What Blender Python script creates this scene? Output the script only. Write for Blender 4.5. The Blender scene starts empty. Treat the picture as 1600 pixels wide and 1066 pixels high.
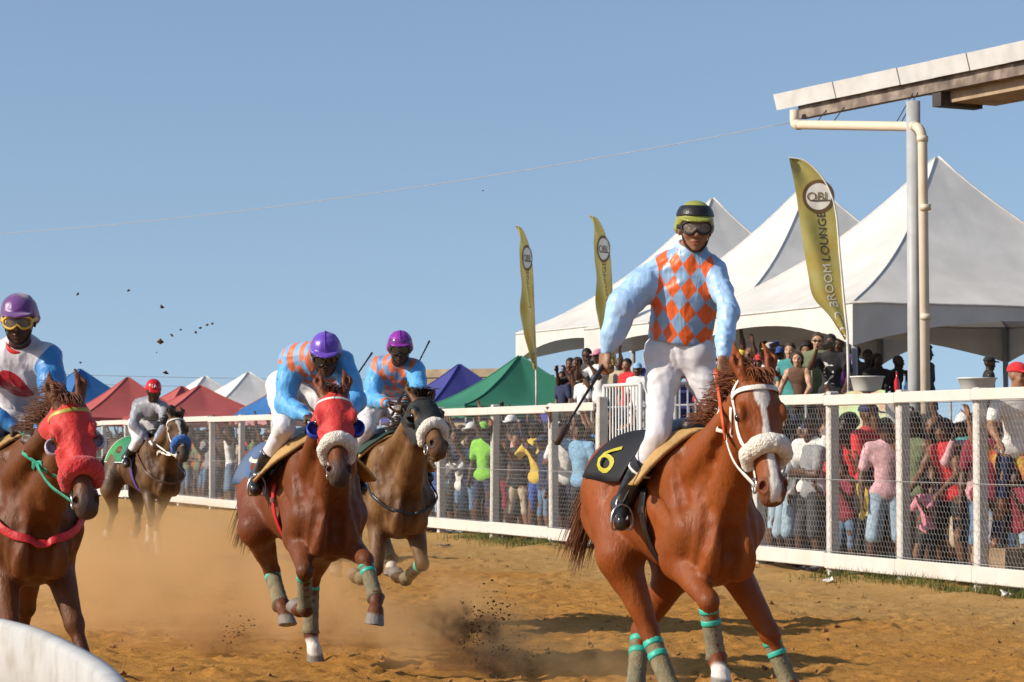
import bpy, math, random
import numpy as np
from mathutils import Vector, Matrix

sc = bpy.context.scene
col = sc.collection
R = math.radians
# ---------------------------------------------------------------- camera
CAMH, FPX, CX, CY, HORIZON = 1.45, 4000.0, 800.0, 533.0, 689.0
PITCH = math.atan((HORIZON - CY) / FPX)
cam_d = bpy.data.cameras.new('camera')
cam = bpy.data.objects.new('camera', cam_d)
col.objects.link(cam)
cam.location = (0, 0, CAMH)
cam.rotation_euler = (R(90) + PITCH, 0, 0)
cam_d.sensor_width = 36.0
cam_d.lens = 36.0 * FPX / 1600.0
cam_d.clip_start = 0.5
cam_d.clip_end = 6000
cam_d.dof.use_dof = True
cam_d.dof.focus_distance = 14.5
cam_d.dof.aperture_fstop = 14.0
sc.camera = cam
# ---------------------------------------------------------------- sky and sun
SUN_EL = R(30)
SUN_FROM = np.array([-0.955, -0.295])            # horizontal direction towards the sun
world = bpy.data.worlds.new('World')
sc.world = world
world.use_nodes = True
nt = world.node_tree
nt.nodes.clear()
sky = nt.nodes.new('ShaderNodeTexSky')
sky.sky_type = 'NISHITA'
sky.sun_disc = False
sky.sun_elevation = SUN_EL
sky.sun_rotation = math.atan2(SUN_FROM[0], SUN_FROM[1])
sky.altitude = 0
sky.air_density = 1.0
sky.dust_density = 0.7
sky.ozone_density = 1.0
bg = nt.nodes.new('ShaderNodeBackground')
bg.inputs[1].default_value = 0.128
wo = nt.nodes.new('ShaderNodeOutputWorld')
tcw = nt.nodes.new('ShaderNodeTexCoord')              # keep the murky horizon band of the model sky out: the air was clear
sepw = nt.nodes.new('ShaderNodeSeparateXYZ'); cmbw = nt.nodes.new('ShaderNodeCombineXYZ')
mulw = nt.nodes.new('ShaderNodeMath'); mulw.operation = 'MULTIPLY_ADD'; mulw.inputs[1].default_value = 0.85; mulw.inputs[2].default_value = 0.15
nt.links.new(tcw.outputs['Generated'], sepw.inputs[0]); nt.links.new(sepw.outputs[2], mulw.inputs[0])
nt.links.new(sepw.outputs[0], cmbw.inputs[0]); nt.links.new(sepw.outputs[1], cmbw.inputs[1]); nt.links.new(mulw.outputs[0], cmbw.inputs[2])
nt.links.new(cmbw.outputs[0], sky.inputs['Vector'])
nt.links.new(sky.outputs[0], bg.inputs[0])
nt.links.new(bg.outputs[0], wo.inputs[0])
sun_d = bpy.data.lights.new('sun', 'SUN')
sun_d.energy = 4.8
sun_d.angle = R(0.55)
sun_d.color = (1.0, 0.89, 0.74)
sun = bpy.data.objects.new('sun', sun_d)
col.objects.link(sun)
sdir = Vector((SUN_FROM[0] * math.cos(SUN_EL), SUN_FROM[1] * math.cos(SUN_EL), math.sin(SUN_EL)))
sun.rotation_euler = sdir.to_track_quat('Z', 'Y').to_euler()
sun.location = sdir * 60
sc.view_settings.view_transform = 'Standard'
sc.view_settings.look = 'None'
sc.view_settings.exposure = 0.22
sc.view_settings.gamma = 1.0
sc.view_settings.use_curve_mapping = False
sc.render.engine = 'CYCLES'
sc.cycles.max_bounces = 6
sc.cycles.diffuse_bounces = 3
sc.cycles.glossy_bounces = 3
sc.cycles.transmission_bounces = 4
sc.cycles.volume_bounces = 2
sc.cycles.transparent_max_bounces = 12
sc.cycles.volume_step_rate = 2.0
sc.cycles.volume_max_steps = 96
sc.cycles.use_denoising = True

# ---------------------------------------------------------------- helpers
V = lambda *a: np.array(a, float)
def nrm(v):
    v = np.asarray(v, float)
    return v / max(np.linalg.norm(v), 1e-9)

CAM = V(0, 0, CAMH)
def ray(px, py):
    u, v = (px - CX) / FPX, -(py - CY) / FPX
    c, s = math.cos(PITCH), math.sin(PITCH)
    return V(u, c - v * s, s + v * c)
def at(px, py, y):                       # the point at depth y seen at a place of the photograph
    d = ray(px, py)
    return CAM + d * (y / d[1])
def reach(a, px, py, length, near=True):  # end of a bone of that length starting at a
    d = nrm(ray(px, py))
    m = np.asarray(a) - CAM
    b = d @ m
    disc = b * b - (m @ m - length * length)
    if disc <= 0:
        c = CAM + d * b
        return a + nrm(c - a) * length
    t = b - math.sqrt(disc) if near else b + math.sqrt(disc)
    return CAM + d * t

class Frame:                             # local x forward, y left, z up
    def __init__(s, o, yaw):
        s.o = np.array(o, float)
        s.yaw = yaw                      # 0 = towards the camera (-Y), positive = towards +X
        s.F = V(math.sin(yaw), -math.cos(yaw), 0)
        s.L = V(math.cos(yaw), math.sin(yaw), 0)
        s.U = V(0, 0, 1)
        s.M = np.stack([s.F, s.L, s.U])
    def l(s, p):
        return (np.asarray(p, float) - s.o) @ s.M.T
    def w(s, p):
        return np.asarray(p, float) @ s.M + s.o
    def rot(s):
        return s.yaw - math.pi / 2

def tag(o, label=None, cat=None, group=None, kind=None):
    if label: o['label'] = label
    if cat: o['category'] = cat
    if group: o['group'] = group
    if kind: o['kind'] = kind
    return o
def empty(name, loc, rz=0.0, label=None, cat=None, group=None, parent=None):
    o = bpy.data.objects.new(name, None)
    o.empty_display_size = 0.2
    col.objects.link(o)
    o.location = [float(x) for x in loc]
    o.rotation_euler = (0, 0, rz)
    if parent: o.parent = parent
    return tag(o, label, cat, group)

def mesh_data(name, v, f, mat=None, smooth=True, attrs=None):
    me = bpy.data.meshes.new(name)
    v = np.asarray(v, float).reshape(-1, 3)
    if isinstance(f, np.ndarray):
        me.from_pydata(v, [], f)
    else:
        me.from_pydata([tuple(x) for x in v], [], f)
    if smooth:
        me.polygons.foreach_set('use_smooth', np.ones(len(me.polygons), bool))
    if attrs:
        for k, a in attrs.items():
            a = np.asarray(a, float)
            if a.shape[1] == 3:
                a = np.hstack([a, np.ones((len(a), 1))])
            at_ = me.attributes.new(k, 'FLOAT_COLOR', 'POINT')
            at_.data.foreach_set('color', a.astype(np.float32).ravel())
    if mat:
        me.materials.append(mat)
    me.update()
    return me
def obj(name, v, f, mat, parent=None, smooth=True, attrs=None, loc=None):
    o = bpy.data.objects.new(name, mesh_data(name, v, f, mat, smooth, attrs))
    col.objects.link(o)
    if parent: o.parent = parent
    if loc is not None: o.location = [float(x) for x in loc]
    return o
def inst(name, me, parent=None, loc=(0, 0, 0), rz=0.0, scale=1.0):
    o = bpy.data.objects.new(name, me)
    col.objects.link(o)
    if parent: o.parent = parent
    o.location = [float(x) for x in loc]
    o.rotation_euler = (0, 0, rz)
    o.scale = (scale, scale, scale) if not hasattr(scale, '__len__') else scale
    return o

class MB:                                # collects boxes, bars and tubes into one mesh
    def __init__(s): s.v, s.f = [], []
    def add(s, v, f):
        n = len(s.v)
        s.v += [tuple(map(float, p)) for p in v]
        s.f += [tuple(int(i) + n for i in q) for q in f]
        return s
    def box(s, lo, hi, M=None, o=None):
        c = [V(x, y, z) for x in (lo[0], hi[0]) for y in (lo[1], hi[1]) for z in (lo[2], hi[2])]
        if M is not None: c = [p @ M + (o if o is not None else 0) for p in c]
        return s.add(c, [(0, 1, 3, 2), (4, 6, 7, 5), (0, 4, 5, 1), (2, 3, 7, 6), (0, 2, 6, 4), (1, 5, 7, 3)])
    def bar(s, a, b, w, h, up=(0, 0, 1)):    # rectangular bar from a to b
        a, b = np.asarray(a, float), np.asarray(b, float)
        t = nrm(b - a); up = np.asarray(up, float)
        if abs(t @ nrm(up)) > .98: up = V(1, 0, 0)
        x = nrm(np.cross(t, up)); y = np.cross(x, t)
        c = [p + x * sx * w / 2 + y * sy * h / 2 for p in (a, b) for sx, sy in ((-1, -1), (1, -1), (1, 1), (-1, 1))]
        return s.add(c, [(3, 2, 1, 0), (4, 5, 6, 7), (0, 1, 5, 4), (1, 2, 6, 5), (2, 3, 7, 6), (3, 0, 4, 7)])
    def tube(s, pts, r, seg=8, caps=True):
        v, f = tube_geo(pts, r, seg, caps)
        return s.add(v, f)
    def obj(s, name, mat, parent=None, smooth=False):
        return obj(name, s.v, s.f, mat, parent, smooth)

def catmull(P, n):
    P = np.asarray(P, float)
    if len(P) < 3:
        t = np.linspace(0, 1, n)[:, None]
        return P[0] * (1 - t) + P[-1] * t
    Q = np.vstack([2 * P[0] - P[1], P, 2 * P[-1] - P[-2]])
    out = []
    for u in np.linspace(0, len(P) - 1 - 1e-9, n):
        i = int(u); t = u - i
        a, b, c, d = Q[i:i + 4]
        out.append(.5 * ((2 * b) + (c - a) * t + (2 * a - 5 * b + 4 * c - d) * t * t + (3 * b - a - 3 * c + d) * t ** 3))
    return np.array(out)
def tube_geo(pts, r, seg=8, caps=True, flat=None):
    pts = np.asarray(pts, float); n = len(pts)
    r = np.broadcast_to(np.asarray(r, float), (n,))
    tg = np.gradient(pts, axis=0)
    tg /= np.maximum(np.linalg.norm(tg, axis=1, keepdims=True), 1e-9)
    ref = V(0, 0, 1) if abs(tg[0][2]) < .9 else V(1, 0, 0)
    v = []
    x = nrm(np.cross(tg[0], ref))
    for i in range(n):
        x = nrm(x - tg[i] * (x @ tg[i])); y = np.cross(tg[i], x)
        for k in range(seg):
            a = 2 * math.pi * k / seg
            v.append(pts[i] + r[i] * (x * math.cos(a) + y * math.sin(a)))
    f = []
    for i in range(n - 1):
        for k in range(seg):
            k2 = (k + 1) % seg
            f.append((i * seg + k, i * seg + k2, (i + 1) * seg + k2, (i + 1) * seg + k))
    if caps:
        f.append(tuple(reversed(range(seg)))); f.append(tuple((n - 1) * seg + k for k in range(seg)))
    return v, f
def ribbon_geo(pts, nor, w, th, closed=False):
    pts = np.asarray(pts, float); nor = np.asarray(nor, float); n = len(pts)
    w = np.broadcast_to(np.asarray(w, float), (n,))
    if closed:
        tg = np.roll(pts, -1, 0) - np.roll(pts, 1, 0)
    else:
        tg = np.gradient(pts, axis=0)
    v = []
    for i in range(n):
        sd = nrm(np.cross(tg[i], nor[i])); nn = nrm(nor[i])
        for a, b in ((-1, -.5), (1, -.5), (1, .5), (.85, .75), (-.85, .75), (-1, .5)):
            v.append(pts[i] + sd * a * w[i] / 2 + nn * b * th)
    f = []; m = 6
    for i in range(n if closed else n - 1):
        j = (i + 1) % n
        for k in range(m):
            k2 = (k + 1) % m
            f.append((i * m + k, i * m + k2, j * m + k2, j * m + k))
    if not closed:
        f.append(tuple(reversed(range(m)))); f.append(tuple((n - 1) * m + k for k in range(m)))
    return v, f
def lathe_geo(prof, seg=24, ax=None, o=(0, 0, 0)):   # prof: (radius, height)
    v, f = [], []
    for r_, z in prof:
        for k in range(seg):
            a = 2 * math.pi * k / seg
            v.append((r_ * math.cos(a) + o[0], r_ * math.sin(a) + o[1], z + o[2]))
    for i in range(len(prof) - 1):
        for k in range(seg):
            k2 = (k + 1) % seg
            f.append((i * seg + k, i * seg + k2, (i + 1) * seg + k2, (i + 1) * seg + k))
    return v, f
def text_geo(s, extr=0.0):
    cu = bpy.data.curves.new('lettering', 'FONT')
    cu.body = s; cu.size = 1.0; cu.resolution_u = 3
    cu.align_x = 'CENTER'; cu.align_y = 'CENTER'
    o = bpy.data.objects.new('lettering', cu)
    col.objects.link(o)
    me = bpy.data.meshes.new_from_object(o.evaluated_get(bpy.context.evaluated_depsgraph_get()))
    v = np.array([tuple(p.co) for p in me.vertices]).reshape(-1, 3)
    f = [tuple(p.vertices) for p in me.polygons]
    bpy.data.objects.remove(o); bpy.data.meshes.remove(me); bpy.data.curves.remove(cu)
    return v, f
def sheet(v, f, th):                     # a thickened open grid: v (n,m,3)
    n, m = v.shape[:2]
    P = v.reshape(-1, 3)
    du = np.gradient(v, axis=0); dv = np.gradient(v, axis=1)
    nn = np.cross(du.reshape(-1, 3), dv.reshape(-1, 3))
    nn /= np.maximum(np.linalg.norm(nn, axis=1, keepdims=True), 1e-9)
    idx = np.arange(n * m).reshape(n, m)
    q = np.stack([idx[:-1, :-1], idx[1:, :-1], idx[1:, 1:], idx[:-1, 1:]], -1).reshape(-1, 4)
    N = n * m
    W = np.vstack([P + nn * th / 2, P - nn * th / 2])
    edge = np.concatenate([idx[0, :], idx[1:, -1], idx[-1, -2::-1], idx[-2:0:-1, 0]])
    e2 = np.roll(edge, -1)
    qs = np.stack([edge, e2, e2 + N, edge + N], -1)
    return W, np.vstack([q, q[:, ::-1] + N, qs])

# ---------------------------------------------------------------- value noise (numpy)
_rs = np.random.RandomState(7)
_tab = _rs.rand(64, 64, 64).astype(np.float32)
def vnoise(x, y, z):
    xi, yi, zi = np.floor(x).astype(int), np.floor(y).astype(int), np.floor(z).astype(int)
    u, v, w = x - xi, y - yi, z - zi
    u, v, w = u * u * (3 - 2 * u), v * v * (3 - 2 * v), w * w * (3 - 2 * w)
    g = lambda a, b, c: _tab[(xi + a) & 63, (yi + b) & 63, (zi + c) & 63]
    l = lambda a, b, t: a + (b - a) * t
    return l(l(l(g(0, 0, 0), g(1, 0, 0), u), l(g(0, 1, 0), g(1, 1, 0), u), v),
             l(l(g(0, 0, 1), g(1, 0, 1), u), l(g(0, 1, 1), g(1, 1, 1), u), v), w) * 2 - 1

# ---------------------------------------------------------------- smooth solids (signed distance)
class SDF:
    def __init__(s): s.p = []
    def cone(s, a, b, ra, rb=None, k=.02, sq=None, op=0):
        a, b = np.asarray(a, float), np.asarray(b, float)
        rb = ra if rb is None else rb
        ba = b - a; L2 = max(ba @ ba, 1e-8)
        fac = 1.0
        if sq is not None:
            su, sf = nrm(sq[0]), sq[1]; fac = max(1.0, sf)
        def fn(X, Y, Z):
            x, y, z = X - a[0], Y - a[1], Z - a[2]
            t = np.clip((x * ba[0] + y * ba[1] + z * ba[2]) / L2, 0, 1)
            x, y, z = x - t * ba[0], y - t * ba[1], z - t * ba[2]
            if sq is not None:
                c = (x * su[0] + y * su[1] + z * su[2]) * (1 / sf - 1)
                x, y, z = x + su[0] * c, y + su[1] * c, z + su[2] * c
            return np.sqrt(x * x + y * y + z * z) - (ra + (rb - ra) * t)
        m = max(ra, rb) * fac
        s.p.append((op, fn, np.minimum(a, b) - m, np.maximum(a, b) + m, k))
        return s
    def ell(s, c, r, A=None, k=.02, op=0):
        c = np.asarray(c, float)
        r = np.broadcast_to(np.asarray(r, float), (3,))
        A = np.eye(3) if A is None else np.stack([nrm(q) for q in A])
        def fn(X, Y, Z):
            x, y, z = X - c[0], Y - c[1], Z - c[2]
            q = [(x * A[i][0] + y * A[i][1] + z * A[i][2]) / r[i] for i in range(3)]
            k0 = np.sqrt(q[0] ** 2 + q[1] ** 2 + q[2] ** 2)
            k1 = np.sqrt((q[0] / r[0]) ** 2 + (q[1] / r[1]) ** 2 + (q[2] / r[2]) ** 2)
            return k0 * (k0 - 1) / np.maximum(k1, 1e-6)
        m = max(r)
        s.p.append((op, fn, c - m, c + m, k))
        return s
    def cut(s, p, n, k=.004):             # keeps the side the normal points away from
        p, n = np.asarray(p, float), nrm(n)
        s.p.append((2, lambda X, Y, Z: (X - p[0]) * n[0] + (Y - p[1]) * n[1] + (Z - p[2]) * n[2], None, None, k))
        return s
    def warp(s, fn):
        s.p.append((3, fn, None, None, 0)); return s
    def shell(s, d):
        s.p.append((4, d, None, None, 0)); return s
    @staticmethod
    def comb(op, f, d, k):
        if op == 0:
            h = np.maximum(k - np.abs(f - d), 0); return np.minimum(f, d) - h * h / (4 * k)
        if op == 1: d = -d
        h = np.maximum(k - np.abs(f - d), 0); return np.maximum(f, d) + h * h / (4 * k)
    def val(s, P):
        P = np.asarray(P, float)
        X, Y, Z = P[..., 0], P[..., 1], P[..., 2]
        f = np.full(X.shape, 1.0)
        Q = P.reshape(-1, 3); l0, h0 = Q.min(0), Q.max(0)
        for op, fn, lo, hi, k in s.p:
            if lo is not None and (np.any(lo - k - .12 > h0) or np.any(hi + k + .12 < l0)): continue
            if op == 3: f = f + fn(X, Y, Z)
            elif op == 4: f = f - fn
            else: f = s.comb(op, f, fn(X, Y, Z), k)
        return f
    def grad(s, P, e=.004):
        P = np.asarray(P, float); g = np.zeros(P.shape)
        for i in range(3):
            d = np.zeros(3); d[i] = e
            g[..., i] = s.val(P + d) - s.val(P - d)
        return g / np.maximum(np.linalg.norm(g, axis=-1, keepdims=True), 1e-9)
    def onto(s, P, off=0.0, it=5):
        P = np.array(P, float)
        for _ in range(it):
            g = s.grad(P); P = P - g * (s.val(P) - off)[..., None] * .9
        return P, s.grad(P)
    def mesh(s, h, lo=None, hi=None):
        if lo is None:
            L = [(a, b, k) for op, _, a, b, k in s.p if op == 0]
            lo = np.min([a for a, b, k in L], 0) - .05; hi = np.max([b for a, b, k in L], 0) + .05
        lo, hi = np.asarray(lo, float), np.asarray(hi, float)
        n = np.ceil((hi - lo) / h).astype(int) + 1
        ax = [(lo[i] + h * np.arange(n[i])).astype(np.float32) for i in range(3)]
        f = np.full(tuple(n), 1.0, np.float32)
        G = (ax[0][:, None, None], ax[1][None, :, None], ax[2][None, None, :])
        for op, fn, a, b, k in s.p:
            if op == 4: f -= fn; continue
            if op == 3:                    # only near the surface
                w = np.nonzero(np.abs(f) < .035)
                f[w] += fn(ax[0][w[0]], ax[1][w[1]], ax[2][w[2]]).astype(np.float32); continue
            if op == 2: f = s.comb(2, f, fn(*G), k).astype(np.float32); continue
            i0 = np.clip(np.floor((a - k - 2 * h - lo) / h).astype(int), 0, n - 1)
            i1 = np.clip(np.ceil((b + k + 2 * h - lo) / h).astype(int) + 1, 1, n)
            if np.any(i1 <= i0): continue
            sl = tuple(slice(i0[i], i1[i]) for i in range(3))
            g = (ax[0][sl[0]][:, None, None], ax[1][sl[1]][None, :, None], ax[2][sl[2]][None, None, :])
            f[sl] = s.comb(op, f[sl], fn(*g), k)
        f[0], f[-1], f[:, 0], f[:, -1], f[:, :, 0], f[:, :, -1] = [np.float32(.5)] * 6
        return nets(f, lo, h)

def nets(f, lo, h):
    s = f < 0
    c = np.zeros(tuple(np.array(f.shape) - 1), np.int8)
    for i in (0, 1):
        for j in (0, 1):
            for k in (0, 1):
                c += s[i:f.shape[0] - 1 + i, j:f.shape[1] - 1 + j, k:f.shape[2] - 1 + k]
    act = (c > 0) & (c < 8)
    ii = np.argwhere(act)
    idx = np.full(act.shape, -1, np.int64)
    idx[act] = np.arange(len(ii))
    pos = np.zeros((len(ii), 3)); cnt = np.zeros((len(ii), 1))
    C = [(i, j, k) for i in (0, 1) for j in (0, 1) for k in (0, 1)]
    val = {q: f[ii[:, 0] + q[0], ii[:, 1] + q[1], ii[:, 2] + q[2]] for q in C}
    for q in C:
        for a in range(3):
            if q[a] == 0:
                q2 = list(q); q2[a] = 1; q2 = tuple(q2)
                fa, fb = val[q], val[q2]
                m = (fa < 0) != (fb < 0)
                t = np.where(m, fa / np.where(m, fa - fb, 1), 0)
                p = np.tile(np.array(q, float), (len(ii), 1)); p[:, a] += t
                pos += p * m[:, None]; cnt += m[:, None]
    v = lo + h * (ii + pos / np.maximum(cnt, 1))
    quads = []
    for a in range(3):
        b, d = (a + 1) % 3, (a + 2) % 3
        s0 = np.moveaxis(s, (a, b, d), (0, 1, 2)); I = np.moveaxis(idx, (a, b, d), (0, 1, 2))
        e = s0[:-1, 1:-1, 1:-1] != s0[1:, 1:-1, 1:-1]
        w = np.argwhere(e)
        if not len(w): continue
        i, j, k = w[:, 0], w[:, 1] + 1, w[:, 2] + 1
        q = np.stack([I[i, j - 1, k - 1], I[i, j, k - 1], I[i, j, k], I[i, j - 1, k]], -1)
        fl = ~s0[i, j, k]
        q[fl] = q[fl][:, ::-1]
        quads.append(q)
    return v, (np.vstack(quads) if quads else np.zeros((0, 4), int))

def seg_dist(P, a, b):
    ba = b - a
    t = np.clip(((P - a) @ ba) / (ba @ ba), 0, 1)
    return np.linalg.norm(P - a - t[:, None] * ba, axis=1), t
def smooth(x, a, b):
    t = np.clip((x - a) / (b - a), 0, 1)
    return t * t * (3 - 2 * t)

# ---------------------------------------------------------------- materials
_mats = {}
def mat(name, c=(.5, .5, .5), rough=.6, var=.12, nscale=8.0, bump=0.0, bscale=30.0, spec=.4, metal=0.0,
        c2=None, sheen=0.0, trans=0.0, coat=0.0, var_obj=0.0, detail=4.0, dirt=None, dscale=3.0, damt=.5):
    if name in _mats: return _mats[name]
    m = bpy.data.materials.new(name); m.use_nodes = True
    n = m.node_tree; b = n.nodes['Principled BSDF']
    b.inputs['Roughness'].default_value = rough
    b.inputs['Specular IOR Level'].default_value = spec
    b.inputs['Metallic'].default_value = metal
    b.inputs['Sheen Weight'].default_value = sheen
    b.inputs['Coat Weight'].default_value = coat
    tc = n.nodes.new('ShaderNodeTexCoord')
    nz = n.nodes.new('ShaderNodeTexNoise'); nz.inputs['Scale'].default_value = nscale
    nz.inputs['Detail'].default_value = detail
    n.links.new(tc.outputs['Object'], nz.inputs['Vector'])
    mx = n.nodes.new('ShaderNodeMix'); mx.data_type = 'RGBA'
    a = tuple(x * (1 - var) for x in c); d = c2 if c2 else tuple(min(1, x * (1 + var)) for x in c)
    mx.inputs['A'].default_value = (*a, 1); mx.inputs['B'].default_value = (*d, 1)
    mr = n.nodes.new('ShaderNodeMapRange'); mr.inputs[1].default_value = .3; mr.inputs[2].default_value = .7
    n.links.new(nz.outputs['Fac'], mr.inputs[0]); n.links.new(mr.outputs[0], mx.inputs['Factor'])
    out = mx.outputs['Result']
    if dirt:
        dz = n.nodes.new('ShaderNodeTexNoise'); dz.inputs['Scale'].default_value = dscale; dz.inputs['Detail'].default_value = 6
        n.links.new(tc.outputs['Object'], dz.inputs['Vector'])
        dr = n.nodes.new('ShaderNodeMapRange'); dr.inputs[1].default_value = .5; dr.inputs[2].default_value = .75; dr.inputs[4].default_value = damt
        n.links.new(dz.outputs['Fac'], dr.inputs[0])
        dm = n.nodes.new('ShaderNodeMix'); dm.data_type = 'RGBA'
        n.links.new(dr.outputs[0], dm.inputs['Factor']); n.links.new(out, dm.inputs['A'])
        dm.inputs['B'].default_value = (*dirt, 1); out = dm.outputs['Result']
    n.links.new(out, b.inputs['Base Color'])
    if bump:
        bz = n.nodes.new('ShaderNodeTexNoise'); bz.inputs['Scale'].default_value = bscale; bz.inputs['Detail'].default_value = 5
        n.links.new(tc.outputs['Object'], bz.inputs['Vector'])
        bp = n.nodes.new('ShaderNodeBump'); bp.inputs['Strength'].default_value = bump; bp.inputs['Distance'].default_value = .02
        n.links.new(bz.outputs['Fac'], bp.inputs['Height']); n.links.new(bp.outputs[0], b.inputs['Normal'])
    if trans:
        tr = n.nodes.new('ShaderNodeBsdfTranslucent'); n.links.new(out, tr.inputs['Color'])
        ms = n.nodes.new('ShaderNodeMixShader'); ms.inputs[0].default_value = trans
        n.links.new(b.outputs[0], ms.inputs[1]); n.links.new(tr.outputs[0], ms.inputs[2])
        n.links.new(ms.outputs[0], n.nodes['Material Output'].inputs[0])
    _mats[name] = m
    return m
def srgb(r, g, b):
    f = lambda x: (x / 255 / 12.92) if x <= 10 else ((x / 255 + .055) / 1.055) ** 2.4
    return (f(r), f(g), f(b))
random.seed(4)
# ================================================================ the setting
FD = nrm(V(-.37, 1, 0)); FN = V(FD[1], -FD[0], 0)          # along the fence (away from the camera) and away from the track
F0 = V(4.34, 24.1, 0)
def fpos(t, n=0.0, z=0.0): return F0 + FD * t + FN * n + V(0, 0, z)
def fence_t(px):                                            # where along the fence a place of the photo lies
    u = (px - CX) / FPX
    return (u * F0[1] - F0[0]) / (FD[0] - u * FD[1])
FROT = math.atan2(FD[1], FD[0])
# ---- ground
def ground_mat(name, kind):
    m = bpy.data.materials.new(name); m.use_nodes = True
    n = m.node_tree; b = n.nodes['Principled BSDF']; lk = n.links.new
    tc = n.nodes.new('ShaderNodeTexCoord')
    def noise(s, d=6, r=.6):
        z = n.nodes.new('ShaderNodeTexNoise'); z.inputs['Scale'].default_value = s; z.inputs['Detail'].default_value = d; z.inputs['Roughness'].default_value = r
        lk(tc.outputs['Object'], z.inputs['Vector']); return z.outputs['Fac']
    def rng(v, a, c, lo=0., hi=1.):
        r = n.nodes.new('ShaderNodeMapRange'); lk(v, r.inputs[0])
        for i, q in enumerate((a, c, lo, hi)): r.inputs[1 + i].default_value = q
        return r.outputs[0]
    def mix(f, a, c):
        x = n.nodes.new('ShaderNodeMix'); x.data_type = 'RGBA'; lk(f, x.inputs['Factor'])
        for k, q in (('A', a), ('B', c)):
            if isinstance(q, tuple): x.inputs[k].default_value = (*q, 1)
            else: lk(q, x.inputs[k])
        return x.outputs['Result']
    if kind == 'dirt':
        c = mix(rng(noise(.7), .35, .65), (.42, .195, .040), (.50, .255, .062))
        c = mix(rng(noise(14, 8, .7), .45, .75), c, (.31, .14, .034))
        c = mix(rng(noise(60, 3), .5, .8, 0, .5), c, (.50, .30, .13))
        at_ = n.nodes.new('ShaderNodeAttribute'); at_.attribute_name = 'Col'
        sp = n.nodes.new('ShaderNodeSeparateColor'); lk(at_.outputs['Color'], sp.inputs[0])
        pale = mix(rng(noise(3), .3, .7), (.385, .225, .075), (.46, .285, .11))
        c = mix(sp.outputs[0], c, pale)
    else:
        c = mix(rng(noise(.5), .35, .65), (.16, .12, .06), (.10, .12, .04))
        c = mix(rng(noise(9), .4, .7), c, (.22, .17, .09))
    lk(c, b.inputs['Base Color']); b.inputs['Roughness'].default_value = .95; b.inputs['Specular IOR Level'].default_value = .1
    bp = n.nodes.new('ShaderNodeBump'); bp.inputs['Strength'].default_value = .9; bp.inputs['Distance'].default_value = .03
    lk(noise(26, 9, .75), bp.inputs['Height']); lk(bp.outputs[0], b.inputs['Normal'])
    return m
g = obj('ground', [(-1500, -400, -.12), (1500, -400, -.12), (1500, 3000, -.12), (-1500, 3000, -.12)], [(0, 1, 2, 3)], ground_mat('field', 'field'), smooth=False)
tag(g, kind='structure')
def spaced(a, b, s0, grow):
    out = [a]; s = s0
    while out[-1] < b: out.append(out[-1] + s); s *= grow
    return np.array(out)
def track():
    xr = spaced(0, 7.0, .04, 1.0); xs = np.concatenate([-spaced(7.05, 30, .06, 1.06)[::-1], -xr[:0:-1], xr, spaced(7.05, 16, .06, 1.08)])
    ys = np.concatenate([spaced(-4, 13.4, .4, 1.0), spaced(13.6, 24, .032, 1.001), spaced(24.2, 95, .055, 1.013)])
    X, Y = np.meshgrid(xs, ys, indexing='ij')
    Zz = vnoise(X * .6, Y * .6, X * 0) * .010 + vnoise(X * 3.3, Y * 3.3, X * 0 + 3) * .010 + vnoise(X * 8, Y * 8, X * 0 + 9) * .012 + np.abs(vnoise(X * 14, Y * 14, X * 0 + 5)) * .018 + np.where(Y < 30, vnoise(X * 25, Y * 25, X * 0 + 7) * .009, 0)
    rs = np.random.RandomState(3)
    dist = (X - F0[0]) * FN[0] + (Y - F0[1]) * FN[1]          # signed distance from the fence line, positive behind it
    for _ in range(900):                                      # hoof prints
        y0 = 14 + rs.rand() ** 1.6 * 22; x0 = -5 + rs.rand() * 10
        i0, i1 = np.searchsorted(xs, [x0 - .25, x0 + .25]); j0, j1 = np.searchsorted(ys, [y0 - .25, y0 + .25])
        r = np.sqrt(((X[i0:i1, j0:j1] - x0) / .8) ** 2 + (Y[i0:i1, j0:j1] - y0) ** 2)
        q = rs.rand() * .5 + .6
        Zz[i0:i1, j0:j1] += q * (-.035 * np.exp(-(r / .065) ** 2) + .022 * np.exp(-((r - .12) / .045) ** 2))
    near = smooth(dist, -2.3, -.5)
    Zz = Zz * (1 - .55 * near) + .05 * smooth(dist, -.9, -.1) * (1 + vnoise(X * 2, Y * 2, X * 0))
    Zz = np.where(dist > .3, Zz * .3, Zz)
    pale = smooth(dist + vnoise(X * .8, Y * .8, X * 0) * .8, -3.4, -1.4)
    v = np.stack([X, Y, Zz], -1).reshape(-1, 3)
    n, m = X.shape; idx = np.arange(n * m).reshape(n, m)
    f = np.stack([idx[:-1, :-1], idx[1:, :-1], idx[1:, 1:], idx[:-1, 1:]], -1).reshape(-1, 4)
    o = obj('dirt_track', v, f, ground_mat('track_dirt', 'dirt'), None, True, {'Col': np.stack([pale.ravel()] * 3, 1)})
    tag(o, kind='structure')
    return lambda x, y: Zz[np.clip(np.searchsorted(xs, x), 0, n - 1), np.clip(np.searchsorted(ys, y), 0, m - 1)]
track_z = track()
def lump(rs, c, r, M):
    P = np.array([(1, 0, 0), (-1, 0, 0), (0, 1, 0), (0, -1, 0), (0, 0, 1), (0, 0, -1)], float)
    P = P * (r * (.6 + .7 * rs.rand(6, 1))) * np.array([1, 1, .75]) + rs.randn(6, 3) * r * .2 + c
    M.add(P, [(0, 2, 4), (2, 1, 4), (1, 3, 4), (3, 0, 4), (2, 0, 5), (1, 2, 5), (3, 1, 5), (0, 3, 5)])
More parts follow.
